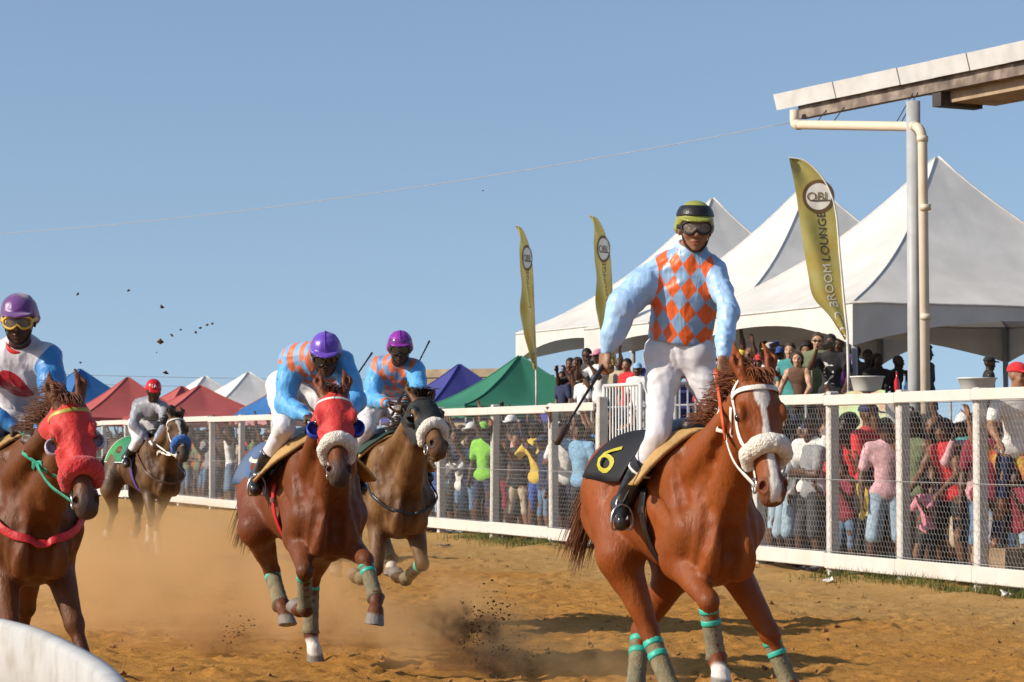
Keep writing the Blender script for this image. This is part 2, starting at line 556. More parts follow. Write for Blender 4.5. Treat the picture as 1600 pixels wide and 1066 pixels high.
def clods():
    rs = np.random.RandomState(5); M = MB()
    for _ in range(2600):
        y = 14.5 + rs.rand() ** 1.5 * 24; x = (-.24 + rs.rand() * .48) * y
        if (x - F0[0]) * FN[0] + (y - F0[1]) * FN[1] > -.2: continue
        r = .005 + .020 * rs.rand() ** 4
        lump(rs, V(x, y, track_z(x, y) + r * .4), r, M)
    o = M.obj('soil_clods', mat('clod_soil', (.24, .115, .038), .95, .35, 20), None, False)
    tag(o, 'small loose soil clods scattered over the sandy track', 'soil', kind='stuff')
clods()
def grass():
    rs = np.random.RandomState(8); M = MB()
    for _ in range(9500):
        t = rs.rand() ** 1.4 * 17 - 2.5; n = -.12 - np.abs(rs.randn()) * .22
        if vnoise(np.array([t * .9]), np.array([n * 2.]), np.array([1.]))[0] + rs.rand() * .5 < .05: continue
        p = fpos(t, n); p[2] = track_z(p[0], p[1])
        h = .025 + rs.rand() ** 2 * .10; a = rs.rand() * 6.28; w = .0035
        d = V(math.cos(a), math.sin(a), 0); s = V(-d[1], d[0], 0) * w
        q = p + d * h * .5 + V(0, 0, h); mpt = p + d * h * .15 + V(0, 0, h * .6)
        M.add([p - s, p + s, mpt + s * .8, mpt - s * .8, q], [(0, 1, 2, 3), (3, 2, 4)])
    o = M.obj('grass', mat('grass_blades', (.085, .13, .022), .7, .4, 3, trans=.3, c2=(.20, .20, .05)), None, False)
    tag(o, 'thin green grass growing along the foot of the fence', 'grass', kind='stuff')
grass()

# ---- the fence
WHITEWASH = mat('whitewashed_concrete', (.50, .48, .445), .8, .12, 6, bump=.5, bscale=30, dirt=(.40, .36, .30), dscale=5, damt=.55)
WHITEWOOD = mat('white_painted_board', (.56, .54, .495), .6, .06, 5, bump=.15, bscale=30, dirt=(.50, .42, .31), dscale=2.5, damt=.5)
WIRE = mat('galvanised_wire', (.32, .32, .31), .5, .15, 10, spec=.5)
PANEL_LABEL = {}
POSTS = [20, 48, 74, 100, 128, 159, 195, 236, 277, 327, 372, 425, 480, 541, 608, 683, 765, 858, 930, 1178, 1291, 1401, 1521, 1655]
def hexwire(w, h, a=.036, r=.0014):
    """chicken wire filling w x h, in the x-z plane"""
    M = MB(); dx = a * math.sqrt(3); dz = a * 1.5
    seg = []
    nx, nz = int(w / dx) + 1, int(h / dz) + 1
    for j in range(nz):
        for i in range(nx):
            x = (i + .5 * (j % 2)) * dx; z = j * dz
            seg += [((x, z), (x + dx / 2, z + a / 2)), ((x + dx / 2, z + a / 2), (x + dx, z)), ((x + dx / 2, z + a / 2), (x + dx / 2, z + a * 1.5))]
    vv, ff = [], []
    for (x0, z0), (x1, z1) in seg:
        if max(x0, x1) > w or max(z0, z1) > h: continue
        d = math.hypot(x1 - x0, z1 - z0); px_, pz_ = -(z1 - z0) / d * r, (x1 - x0) / d * r
        n = len(vv)
        for x, z in ((x0, z0), (x1, z1)):
            vv += [(x + px_, -r * .6, z + pz_), (x - px_, -r * .6, z - pz_), (x, r, z)]
        ff += [(n, n + 1, n + 4, n + 3), (n + 1, n + 2, n + 5, n + 4), (n + 2, n, n + 3, n + 5)]
    return np.array(vv), np.array(ff)
def fence():
    root = empty('fence', fpos(0), FROT, 'long white post and rail fence with chicken wire beside the track', 'fence')
    ts = [fence_t(p) for p in POSTS]
    rs = np.random.RandomState(2)
    def B(lo, hi, name, m, j=0.0):
        M = MB(); M.box(lo, hi); o = M.obj(name, m, root)
        o.rotation_euler = (rs.randn() * j, rs.randn() * j, 0)
        bv = o.modifiers.new('edge', 'BEVEL'); bv.width = .008; bv.segments = 1
        return o
    # local x = along the fence, local +y = towards the track
    for i, t in enumerate(ts):
        p = MB(); p.box((-.055, -.055, -.05), (.055, .055, 1.95 + rs.rand() * .02))
        if POSTS[i] == 930: p = MB(); p.box((-.06, -.06, -.05), (.06, .06, 2.02))
        o = p.obj('post', WHITEWASH, root); o.location = (t, -.07, 0); o.rotation_euler = (rs.randn() * .006, rs.randn() * .008, rs.randn() * .03)
        bv = o.modifiers.new('edge', 'BEVEL'); bv.width = .012; bv.segments = 1
    for i in range(len(ts) - 1):
        a, b = ts[i + 1], ts[i]
        if POSTS[i] == 930: continue                          # the gateway
        z1 = 1.885 + rs.randn() * .006
        B((a + .002, .0, z1 - .055), (b - .002, .035, z1 + .055 + (.0)), 'top_rail', WHITEWOOD)
        zb = .205 + rs.randn() * .006
        B((a + .002, .0, zb - .08), (b - .002, .035, zb + .08), 'bottom_rail', WHITEWOOD)
        v, f = hexwire(b - a - .02, 1.56, r=.0014)
        o = obj('wire_mesh', v + V(a + .01, -.006, .27), f, WIRE, root, False)
        o['kind'] = 'stuff'
        for z in (.30, 1.05, 1.82):
            M = MB(); M.tube([(a, -.008, z), (b, -.008, z - .004)], .003, 5); wo_ = M.obj('line_wire', WIRE, root)
fence()
GATEW = mat('white_gate_paint', (.60, .60, .58), .45, .08, 8, dirt=(.42, .36, .28), dscale=8, damt=.5)
def gate(pxa, pxb, Ya, Yb, z0, z1, nb, label, diag=False):
    a, b = at(pxa, 689, Ya), at(pxb, 689, Yb); a[2] = b[2] = 0
    root = empty('gate', a, 0, label, 'gate', 'white barred gate leaves')
    d = b - a; L = np.linalg.norm(d); u = d / L
    P = lambda x, z: u * x + V(0, 0, z)
    def part(name, p, q, r):
        M = MB(); M.tube([p, q], r, 8); return M.obj(name, GATEW, root, True)
    for x in (0, L): part('stile', P(x, z0 - .1), P(x, z1), .026)
    for z in (z0, z1): part('frame_rail', P(0, z), P(L, z), .024)
    for i in range(nb):
        x = L * (i + 1) / (nb + 1); part('bar', P(x, z0), P(x, z1 - .02), .011 if nb > 6 else .014)
    if diag: part('brace', P(0, z1 - .1), P(L, z0 + .1), .012)
gate(944, 1001, 33.1, 32.0, .12, 2.16, 11, 'white closely barred gate leaf standing left of the standing jockey')
gate(1012, 1112, 33.0, 33.4, .12, 2.20, 7, 'white widely barred gate leaf seen between the legs of the standing jockey', True)

# ---- foreground running rail
def run_rail():
    pts = [V(-3.4, 9.6, .93), V(-2.2, 8.3, .93), V(-1.42, 7.05, .93), V(-1.08, 6.2, .93), V(-.80, 5.2, .93), V(-.62, 4.0, .93), V(-.5, 2.6, .93)]
    C = catmull(pts, 60)
    root = empty('running_rail', (C[30][0], C[30][1], 0), 0, 'curved white plastic running rail in the bottom left corner', 'rail')
    o = V(C[30][0], C[30][1], 0)
    tg = np.gradient(C, axis=0); v = []; prof = [(-.022, .02), (-.016, .032), (0, .036), (.016, .032), (.022, .02), (.022, -.135), (.014, -.148), (-.014, -.148), (-.022, -.135)]
    for c, t in zip(C, tg):
        s = nrm(np.cross(t, V(0, 0, 1)))
        v += [c - o + s * a * 1.2 + V(0, 0, b) for a, b in prof]
    m = len(prof); f = [(i * m + k, i * m + (k + 1) % m, (i + 1) * m + (k + 1) % m, (i + 1) * m + k) for i in range(59) for k in range(m)]
    W = mat('white_plastic_rail', (.44, .44, .43), .55, .08, 6, dirt=(.27, .23, .18), dscale=9, damt=.65, bump=.15)
    obj('rail', v, f, W, root)
    for i in (18, 50):                                       # joint sleeves
        M = MB(); t_ = nrm(tg[i]); s_ = nrm(np.cross(t_, V(0, 0, 1))); q = C[i] - o + V(0, 0, -.055)
        M.bar(q - t_ * .05, q + t_ * .05, .066, .196); jo = M.obj('joint_sleeve', W, root); bv = jo.modifiers.new('edge', 'BEVEL'); bv.width = .01; bv.segments = 2
    for i in (3, 16, 28, 44, 56):
        M = MB(); c = C[i] - o; s = nrm(np.cross(tg[i], V(0, 0, 1)))
        M.tube([c + V(0, 0, -.06), c - s * .25 + V(0, 0, -.35), c - s * .32 + V(0, 0, -.95)], .03, 8); M.obj('rail_post', W, root, True)
run_rail()

# ---- canopies
def fabric(name, c, tr=.18): return mat(name, c, .75, .08, 2.0, bump=.25, bscale=4, trans=tr, dirt=tuple(x * .75 for x in c), dscale=1.2, damt=.5)
STEEL = mat('grey_steel_leg', (.30, .30, .31), .45, .15, 6)
def canopy(peak_px, Y, side, eave, rz, m, label, sag=.10, valance=.22, cat='canopy tent', stripe=None, group='pop-up canopies behind the fence', seed=0):
    p = at(*peak_px, Y); H_ = p[2]; ax = p.copy(); ax[2] = 0
    root = empty('canopy_tent', ax, rz, label, cat, group)
    n = 13; h = side / 2
    rs = np.random.RandomState(seed + 1)
    G = []
    for k in range(4):                                       # one cloth panel for each side of the roof
        ca, sa = math.cos(k * math.pi / 2), math.sin(k * math.pi / 2)
        v, f = [], []
        for i in range(n):                                   # i: eave -> peak
            s = i / (n - 1)
            for j in range(n):
                w = (j / (n - 1) * 2 - 1) * (1 - s * .985)
                x, y = h * (1 - s * .985), h * w
                z = eave + (H_ - eave) * (s ** 1.18) - sag * math.sin(math.pi * s) * (1 - .6 * abs(w / max(1 - s, .02))) 
                z += .018 * float(vnoise(np.array([x * 3 + seed]), np.array([y * 3]), np.array([k * 5.]))[0]) * (1 - s)
                if i == 0: z -= .03 * (1 - (w) ** 2)
                v.append((x * ca - y * sa, x * sa + y * ca, z))
        idx = np.arange(n * n).reshape(n, n)
        f = np.stack([idx[:-1, :-1], idx[:-1, 1:], idx[1:, 1:], idx[1:, :-1]], -1).reshape(-1, 4)
        o = obj('roof_panel', v, f, stripe if (stripe and k % 2 == 0) else m, root)
        vv = []
        for j in range(n):
            w = j / (n - 1) * 2 - 1; q = np.array(v[j])
            vv.append(q + V(0, 0, -.002)); vv.append(q + V(ca * .015 * math.sin(j * 1.7 + seed), sa * .015, -valance + .02 * math.sin(j * 2.1)))
        ff = [(2 * j, 2 * j + 1, 2 * j + 3, 2 * j + 2) for j in range(n - 1)]
        obj('valance', vv, ff, m, root)
        rg = np.array([v[i * n] for i in range(n)]) + V(0, 0, .008)
        tv, tf = tube_geo(rg, .014, 5); obj('ridge_seam', tv, tf, m, root)
    for sx in (-1, 1):
        for sy in (-1, 1):
            M = MB(); M.tube([(sx * (h - .04), sy * (h - .04), 0), (sx * (h - .04), sy * (h - .04), eave - .02)], .022, 6); M.obj('leg', STEEL, root, True)
    return root
RED_C, WHITE_C, BLUE_C = fabric('faded_red_canvas', (.46, .105, .095)), fabric('white_canvas', (.72, .72, .70)), fabric('bright_blue_canvas', (.035, .16, .42))
NAVY_C, GREEN_C, PINK_C = fabric('royal_blue_canvas', (.055, .06, .27)), fabric('green_canvas', (.035, .20, .125)), fabric('pink_canvas', (.50, .22, .24))
canopy((125, 577), 72, 3.0, 2.35, .75, BLUE_C, 'bright blue pop-up canopy with pointed roof beside the hooded horse at left', seed=1)
canopy((90, 586), 80, 3.0, 2.5, .5, PINK_C, 'faded pink canopy behind the bright blue one at far left', stripe=BLUE_C, seed=2)
canopy((200, 590), 70, 3.3, 2.08, .35, RED_C, 'faded red pop-up canopy left of the grey-clad jockey', seed=3)
canopy((313, 603), 67.5, 3.4, 2.05, .4, RED_C, 'faded red pop-up canopy right of the grey-clad jockey, nearest the fence', seed=4)
canopy((284, 604), 74, 2.4, 2.3, .6, RED_C, 'small red canopy peak showing just behind the larger red one', seed=5)
canopy((320, 588), 84, 3.4, 2.5, .5, WHITE_C, 'white pop-up canopy behind the red ones, left of its white neighbour', seed=6)
canopy((388, 582), 78, 3.8, 2.35, .45, WHITE_C, 'larger white pop-up canopy left of the crouching jockey in purple cap', seed=7)
canopy((494, 566), 66, 3.8, 2.1, .40, PINK_C, 'pink canopy with blue side panels behind the crouching jockey', stripe=BLUE_C, seed=8)
canopy((718, 570), 58, 3.0, 2.1, .42, NAVY_C, 'royal blue pop-up canopy left of the green one', seed=9)
canopy((812, 557), 50, 3.15, 2.12, .30, GREEN_C, 'green pop-up canopy with a wide roof over the fence', seed=10, sag=.2)
canopy((1006, 576), 47, 3.1, 2.05, .38, NAVY_C, 'blue pop-up canopy behind the white gate and standing jockey', seed=11)

def peak_tent(cx, cy, H_, eave, side, rz, label, seed=0):
    root = empty('marquee', (cx, cy, 0), rz, label, 'marquee', 'white high-peak marquees')
    h = side / 2; n = 17
    Wt = fabric('white_marquee_vinyl', (.66, .645, .61), .14)
    for k in range(4):
        ca, sa = math.cos(k * math.pi / 2), math.sin(k * math.pi / 2)
        v = []
        for i in range(n):
            s = i / (n - 1)
            for j in range(n):
                w = (j / (n - 1) * 2 - 1) * (1 - s * .992)
                x, y = h * (1 - s * .992), h * w
                r_ = s
                z = eave + (H_ - eave) * (.50 * r_ + .50 * r_ ** 2.3)
                z -= .05 * math.sin(math.pi * s) * (1 - abs(w) / max(1 - s * .992, .02))
                z += .02 * math.sin(w * 9 + seed + k) * s * (1 - s) * 4 * .5 + .012 * float(vnoise(np.array([x * 2.2 + seed * 3.]), np.array([y * 2.2]), np.array([k * 7.]))[0])
                v.append((x * ca - y * sa, x * sa + y * ca, z))
        idx = np.arange(n * n).reshape(n, n)
        f = np.stack([idx[:-1, :-1], idx[:-1, 1:], idx[1:, 1:], idx[1:, :-1]], -1).reshape(-1, 4)
        obj('roof_panel', v, f, Wt, root)
        SEAM = mat('marquee_seam', (.56, .545, .515), .7)
        for jj in (0,):
            rg = np.array([v[i * n + jj] for i in range(n if jj == 0 else 13)]) + V(0, 0, .004)
            tv, tf = tube_geo(rg, .014 if jj == 0 else .006, 5); obj('seam', tv, tf, SEAM, root)
        tv, tf = tube_geo(np.array(v[:n]) + V(0, 0, -.004), .02, 5); obj('eave_tube', tv, tf, SEAM, root)
        vv = []
        for j in range(n):                                   # arched valance
            w = j / (n - 1) * 2 - 1; q = np.array(v[j])
            vv += [q + V(0, 0, -.003), q + V(0, 0, -.20 - .38 * abs(w) ** 2.2)]
        obj('valance', vv, [(2 * j, 2 * j + 1, 2 * j + 3, 2 * j + 2) for j in range(n - 1)], Wt, root)
    for sx in (-1, 1):
        for sy in (-1, 1):
            M = MB(); M.tube([(sx * (h - .06), sy * (h - .06), 0), (sx * (h - .06), sy * (h - .06), eave)], .045, 8); M.obj('leg', STEEL, root, True)
peak_tent(6.32, 38.0, 5.67, 3.30, 6.0, FROT, 'nearest white marquee with the tallest pointed roof, behind the downpipe')
peak_tent(5.15, 44.1, 5.95, 3.45, 6.0, FROT, 'middle white marquee, its peak half hidden by the large feather flag')
peak_tent(3.93, 50.1, 6.20, 3.62, 6.0, FROT, 'farthest white marquee with its peak beside the standing jockey')

# ---- raised viewing deck
DECKZ, DECKN = 1.2, 3.05
def dpos(px, n=0.0):                                         # a place on the deck edge line seen at that column
    u = (px - CX) / FPX; o = F0 + FN * (DECKN + n)
    t = (u * o[1] - o[0]) / (FD[0] - u * FD[1])
    p = o + FD * t; p[2] = DECKZ
    return p
def deck():
    o = F0 + FN * DECKN
    root = empty('viewing_deck', o, FROT, 'raised timber viewing deck with railing behind the fence crowd', 'deck')
    for i in range(17):
        M = MB(); y0 = -.42 * i; M.box((1.5, y0 - .41, DECKZ - .05), (31, y0, DECKZ + .0)); M.obj('plank', mat('deck_timber', (.22, .15, .09), .8, .25, 6), root)
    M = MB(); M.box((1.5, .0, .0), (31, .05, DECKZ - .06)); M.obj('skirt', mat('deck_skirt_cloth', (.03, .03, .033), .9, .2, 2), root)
    for k in range(16):
        M = MB(); M.tube([(2 + k * 1.9, -.06, DECKZ), (2 + k * 1.9, -.06, DECKZ + .76)], .02, 6); M.obj('railing_post', STEEL, root, True)
    for z in (.42, .78):
        M = MB(); M.tube([(1.5, -.06, DECKZ + z), (31, -.06, DECKZ + z)], .018, 6); M.obj('handrail', STEEL, root, True)
deck()
def banner():
    a, b = dpos(1284, -.25), dpos(1384, -.25)
    o = a.copy(); o[2] = 0
    n = 20; v = []
    for i in range(n):
        p = a + (b - a) * i / (n - 1) - o + FN * .02 * math.sin(i * 1.3)
        for z in (1.55, 2.06): v.append((p[0], p[1], z + .02 * math.sin(i * .8)))
    f = [(2 * i, 2 * i + 2, 2 * i + 3, 2 * i + 1) for i in range(n - 1)]
    b_ = obj('banner', v, f, mat('patterned_banner', (.62, .30, .26), .7, .2, 5, c2=(.38, .60, .30)), None, loc=o)
    tag(b_, 'pink and green patterned cloth banner hung below the deck railing', 'banner')
banner()

# ---- grandstand roof, column and downpipe
def grandstand():
    RD = nrm(V(2.1, -4.0, 0)); RN = V(-RD[1], RD[0], 0)      # along the eave to the right; away from the track
    A = at(1208, 160, 29.5); A0 = A.copy(); A0[2] = 0
    col_p = at(1430, 689, 27.0); col_p[2] = 0
    root = empty('grandstand_roof', col_p, 0, 'grandstand roof edge with pale metal fascia on a grey column at right', 'roof')
    B = lambda p: np.asarray(p) - col_p
    zt = A[2]
    MF = mat('pale_metal_fascia', (.56, .57, .57), .5, .08, 5, spec=.4, dirt=(.38, .36, .33), dscale=4, damt=.4)
    BR = mat('weathered_brown_beam', (.16, .125, .105), .8, .4, 5, dirt=(.40, .35, .28), dscale=5, damt=.6)
    TB = mat('tan_soffit', (.34, .25, .165), .7, .2, 3, dirt=(.16, .11, .08), dscale=4, damt=.6)
    for i in range(22):
        p = A + RD * (.60 * i); q = A + RD * (.60 * (i + 1) - .008)
        M = MB(); t = RN * -.01 * (i % 2)
        M.add([B(p + V(0, 0, .09) + t), B(q + V(0, 0, .09) + t), B(q + V(0, 0, -.09) + RN * .05 + t), B(p + V(0, 0, -.09) + RN * .05 + t),
               B(p + V(0, 0, .10) + RN * .5), B(q + V(0, 0, .10) + RN * .5), B(q + V(0, 0, -.085) + RN * .06), B(p + V(0, 0, -.085) + RN * .06)],
              [(0, 3, 2, 1), (0, 1, 5, 4), (3, 7, 6, 2), (0, 4, 7, 3), (1, 2, 6, 5)])
        M.obj('fascia_panel', MF, root)
    for i in range(12):                                      # roof sheets behind the fascia
        p = A + RD * (1.15 * i) + RN * .3 + V(0, 0, .09); q = p + RD * 1.145
        M = MB(); s = RN * 4.5 + V(0, 0, .35)
        M.add([B(p), B(q), B(q + s), B(p + s), B(p + V(0, 0, -.02)), B(q + V(0, 0, -.02)), B(q + s + V(0, 0, -.02)), B(p + s + V(0, 0, -.02))], [(0, 1, 2, 3), (7, 6, 5, 4), (0, 4, 5, 1), (1, 5, 6, 2), (2, 6, 7, 3), (3, 7, 4, 0)])
        M.obj('roof_sheet', MF, root)
    M = MB(); M.bar(B(A + RD * .35 + RN * .16 + V(0, 0, -.15)), B(A + RD * 13 + RN * .16 + V(0, 0, -.15)), .10, .15); M.obj('eave_beam', BR, root)
    M = MB(); M.bar(B(A + RD * 3.0 + RN * .55 + V(0, 0, -.22)), B(A + RD * 13 + RN * .55 + V(0, 0, -.22)), .60, .24); M.obj('soffit_beam', TB, root)
    M = MB(); M.bar(B(A + RD * 2.85 + RN * .40 + V(0, 0, -.23)), B(A + RD * 3.0 + RN * .40 + V(0, 0, -.23)), .55, .30); M.obj('bracket', mat('dark_rusty_steel', (.05, .04, .038), .7, .3), root)
    M = MB(); M.tube([B(col_p), B(col_p + V(0, 0, zt - .32))], .075, 16)
    co = M.obj('column', mat('grey_painted_column', (.36, .38, .39), .5, .12, 4, dirt=(.24, .20, .16), dscale=3, damt=.6), root, True)
    PVC = mat('cream_downpipe', (.62, .54, .42), .45, .1, 3, dirt=(.34, .26, .17), dscale=3, damt=.5)
    p0 = at(1241, 172, 29.1); p1 = at(1241, 195, 29.1); p2 = at(1438, 198, 26.85); p3 = at(1442, 207, 26.8); p4 = p3.copy(); p4[2] = .0
    el = lambda a, b, c, n=6: [((1 - t) ** 2) * a + 2 * t * (1 - t) * b + t * t * c for t in np.linspace(0, 1, n)]
    d1 = nrm(p2 - p1)
    pts = [p0] + el(p1 + V(0, 0, .06), p1 + V(0, 0, -.02), p1 + d1 * .08) + el(p2 - d1 * .10, p2, p2 + V(.02, -.01, -.12)) + [p4 + V(.02, 0, 0)]
    M = MB(); M.tube([B(p) for p in pts], .052, 14); pi = M.obj('downpipe', PVC, root, True)
    for p, d in ((p1 + d1 * .09, d1), (p2 - d1 * .11, d1), (p2 + V(.02, -.01, -.13), V(0, 0, 1)), (V(p4[0] + .02, p4[1], 3.9), V(0, 0, 1)), (V(p4[0] + .02, p4[1], 2.75), V(0, 0, 1))):
        M = MB(); M.tube([B(p - d * .03), B(p + d * .03)], .060, 14); M.obj('pipe_collar', PVC, pi, True)
    for x in (.8, 1.1, 2.2, 2.28):
        M = MB(); t = A + RD * x * 1.15 + RN * .12
        pp = p1 + d1 * (np.dot(t - p1, d1)); M.tube([B(t + V(0, 0, -.18)), B(pp)], .006, 5); M.obj('hanger_wire', mat('dark_rusty_steel', (.05, .04, .038)), root)
    return A
RA = grandstand()
CABLE = mat('pale_cable', (.36, .35, .34), .7)
def cable(a, b, sag, r, label):
    P = np.array([a + (b - a) * t - V(0, 0, sag * 4 * t * (1 - t)) for t in np.linspace(0, 1, 40)])
    v, f = tube_geo(P - a, r, 5); o = obj('cable', v, f, CABLE, None, loc=a); tag(o, label, 'cable'); return o
cable(at(1243, 190, 29.3), at(-120, 372, 42), .22, .004, 'thin pale cable sagging across the sky to the grandstand roof')
cable(at(-200, 574, 130), at(900, 590, 140), .3, .012, 'faint upper power line above the left canopies')
cable(at(-200, 588, 130), at(900, 604, 140), .3, .012, 'faint lower power line above the left canopies')

# ---- timber building beyond the canopies
def timber():
    a, b = at(600, 689, 76), at(790, 689, 74); a[2] = b[2] = 0
    root = empty('timber_building', a, 0, 'weathered board-clad building behind the royal blue canopy', 'building')
    d = b - a; L = np.linalg.norm(d); u = d / L; bk = V(-u[1], u[0], 0)
    M = MB(); M.add([V(0, 0, 0) + bk * .1, d + bk * .1, d + bk * 3, bk * 3, V(0, 0, 3.42) + bk * .1, d + bk * .1 + V(0, 0, 3.42), d + bk * 3 + V(0, 0, 3.42), bk * 3 + V(0, 0, 3.42)], [(0, 1, 5, 4), (1, 2, 6, 5), (2, 3, 7, 6), (3, 0, 4, 7), (4, 5, 6, 7)])
    TM = mat('weathered_boards', (.30, .235, .15), .85, .35, 3, dirt=(.16, .12, .08), dscale=6, damt=.6)
    M.obj('wall', TM, root)
    for i in range(14):
        z = .06 + i * .25; M = MB()
        M.add([V(0, 0, z), d + V(0, 0, z), d + V(0, 0, z + .24) + bk * .05, V(0, 0, z + .24) + bk * .05, V(0, 0, z) + bk * .09, d + bk * .09 + V(0, 0, z), d + V(0, 0, z + .24) + bk * .09, V(0, 0, z + .24) + bk * .09], [(0, 1, 2, 3), (0, 4, 5, 1), (3, 2, 6, 7), (1, 5, 6, 2), (4, 0, 3, 7)])
        M.obj('board', TM, root)
timber()

# ---- feather flags
FLR = [(1235, 243), (1262, 250), (1290, 280), (1307, 325), (1314, 400), (1320, 470), (1326, 530)]
FLL = [(1235, 243), (1246, 300), (1255, 370), (1264, 425), (1272, 463), (1298, 494), (1320, 529)]
FS = 33.0 / 4000
def flag_surface():
    Rr = catmull([((x - 1326) * FS, 0, (612 - y) * FS) for x, y in FLR], 60)
    Ll = catmull([((x - 1326) * FS, 0, (612 - y) * FS) for x, y in FLL], 60)
    zt, zb = Rr[0][2], Rr[-1][2]
    def S(s, w, off=0.0):                                    # s: 0 bottom .. 1 top, w: 0 free edge .. 1 pole edge
        z = zb + (zt - zb) * s
        xr = np.interp(z, Rr[::-1, 2], Rr[::-1, 0]); xl = np.interp(z, Ll[::-1, 2], Ll[::-1, 0])
        x = xl + (xr - xl) * w
        y = .035 * math.sin(w * 7 + s * 5) * (1 - w) + .02 * math.sin(s * 19 + w * 4) * (1 - w * .7)
        y *= 1 - .9 * math.exp(-((s - .785) / .11) ** 2)
        return V(x, y - off, z)
    return S, Rr
FLAG_S, FLAG_R = flag_surface()
_flag = {}
def flag_meshes():
    n, m = 70, 28
    G = np.array([[FLAG_S(i / (n - 1), j / (m - 1)) for j in range(m)] for i in range(n)])
    idx = np.arange(n * m).reshape(n, m)
    f = np.stack([idx[:-1, :-1], idx[:-1, 1:], idx[1:, 1:], idx[1:, :-1]], -1).reshape(-1, 4)
    gold = mat('gold_flag_cloth', (.46, .33, .06), .55, .1, 2.2, c2=(.42, .41, .15), trans=.25, bump=.2, bscale=9)
    _flag['sail'] = mesh_data('sail', G.reshape(-1, 3), f, gold)
    pole = np.vstack([[(.0, .0, 0), (.0, 0, .3)], FLAG_R[::-1][2:]])
    v, f = tube_geo(pole, np.linspace(.018, .008, len(pole)), 8)
    _flag['pole'] = mesh_data('pole', v, f, mat('white_flag_pole', (.68, .66, .62), .4))
    zb, zt = FLAG_R[-1][2], FLAG_R[0][2]
    def place(tv, s0, w0, su, sw):                           # text along the pole, reading upwards
        out = []
        for x, y, _ in tv:
            s = s0 + x * su / (zt - zb); width = max(.05, FLAG_S(s, 1)[0] - FLAG_S(s, 0)[0])
            out.append(FLAG_S(s, w0 - y * sw / width, .006))
        return out
    WH = mat('white_flag_print', (.66, .65, .60), .6, .05); NV = mat('navy_flag_print', (.03, .035, .06), .6, .05)
    for key, t, s0, su, m_ in (('words', 'OLD BROOM', .215, .160, WH), ('more_words', 'LOUNGE', .565, .160, NV)):
        tv, tf = text_geo(t)
        _flag[key] = mesh_data('lettering', place(tv, s0, .60, su, .15), [tuple(reversed(q)) for q in tf], m_, False)
    # round emblem
    c = V((1281 - 1326) * FS, 0, (612 - 305) * FS)
    def flat(P, off):
        out = []
        for x, z in P:
            s = (c[2] + z - zb) / (zt - zb); a, b = FLAG_S(s, 0)[0], FLAG_S(s, 1)[0]
            w = (c[0] + x - a) / max(b - a, .05); q = FLAG_S(s, min(max(w, 0), 1), off); out.append((c[0] + x, q[1], c[2] + z))
        return out
    A = np.linspace(0, 2 * math.pi, 33)[:-1]; rr = .175
    P = [(0, 0)] + [(rr * math.cos(a), rr * 1.05 * math.sin(a)) for a in A]
    _flag['disc'] = mesh_data('emblem_disc', flat(P, .005), [(0, i, i % 32 + 1) for i in range(1, 33)], WH, False)
    P = [(r * math.cos(a), r * 1.05 * math.sin(a)) for a in A for r in (rr * .95, rr * 1.18)]
    _flag['ring'] = mesh_data('emblem_ring', flat(P, .008), [(2 * i, 2 * i + 1, (2 * i + 3) % 64, (2 * i + 2) % 64) for i in range(32)], mat('emblem_ring_print', (.20, .10, .015), .6, .2, 3, c2=(.06, .05, .04)), False)
    tv, tf = text_geo('OBL')
    _flag['obl'] = mesh_data('emblem_lettering', flat([(x * .165, y * .165 - .01) for x, y, _ in tv], .013), tf, mat('emblem_letter_print', (.16, .09, .015), .6), False)
    P = [(-.11, -.052), (.11, -.052), (.11, -.064), (-.11, -.064)]
    _flag['line'] = mesh_data('emblem_line', flat(P, .010), [(0, 1, 2, 3)], NV, False)
flag_meshes()
def flag(px, Y, z, rz, scale, label):
    p = at(px, 689, Y); p[2] = z
    root = empty('feather_flag', p, rz, label, 'flag', 'gold feather flags'); root.scale = (scale,) * 3
    s = inst('sail', _flag['sail'], root); inst('pole', _flag['pole'], root)
    for k in ('words', 'more_words'): inst('lettering', _flag[k], s)
    inst('emblem_disc', _flag['disc'], s); inst('emblem_ring', _flag['ring'], s); inst('emblem_lettering', _flag['obl'], s); inst('emblem_line', _flag['line'], s)
    b = MB(); b.tube([(0, 0, -z / scale), (0, 0, .02)], .02, 8); b.obj('stand', STEEL, root, True)
flag(1326, 33, 2.08, -.12, 1.0, 'large gold feather flag with OBL emblem beside the nearest marquee')
flag(962, 43.0, 2.02, .98, 1.04, 'gold feather flag half hidden behind the sleeve of the standing jockey')
flag(838, 44.5, 2.0, 1.12, 1.03, 'narrow gold feather flag seen edge-on, leftmost of the three')
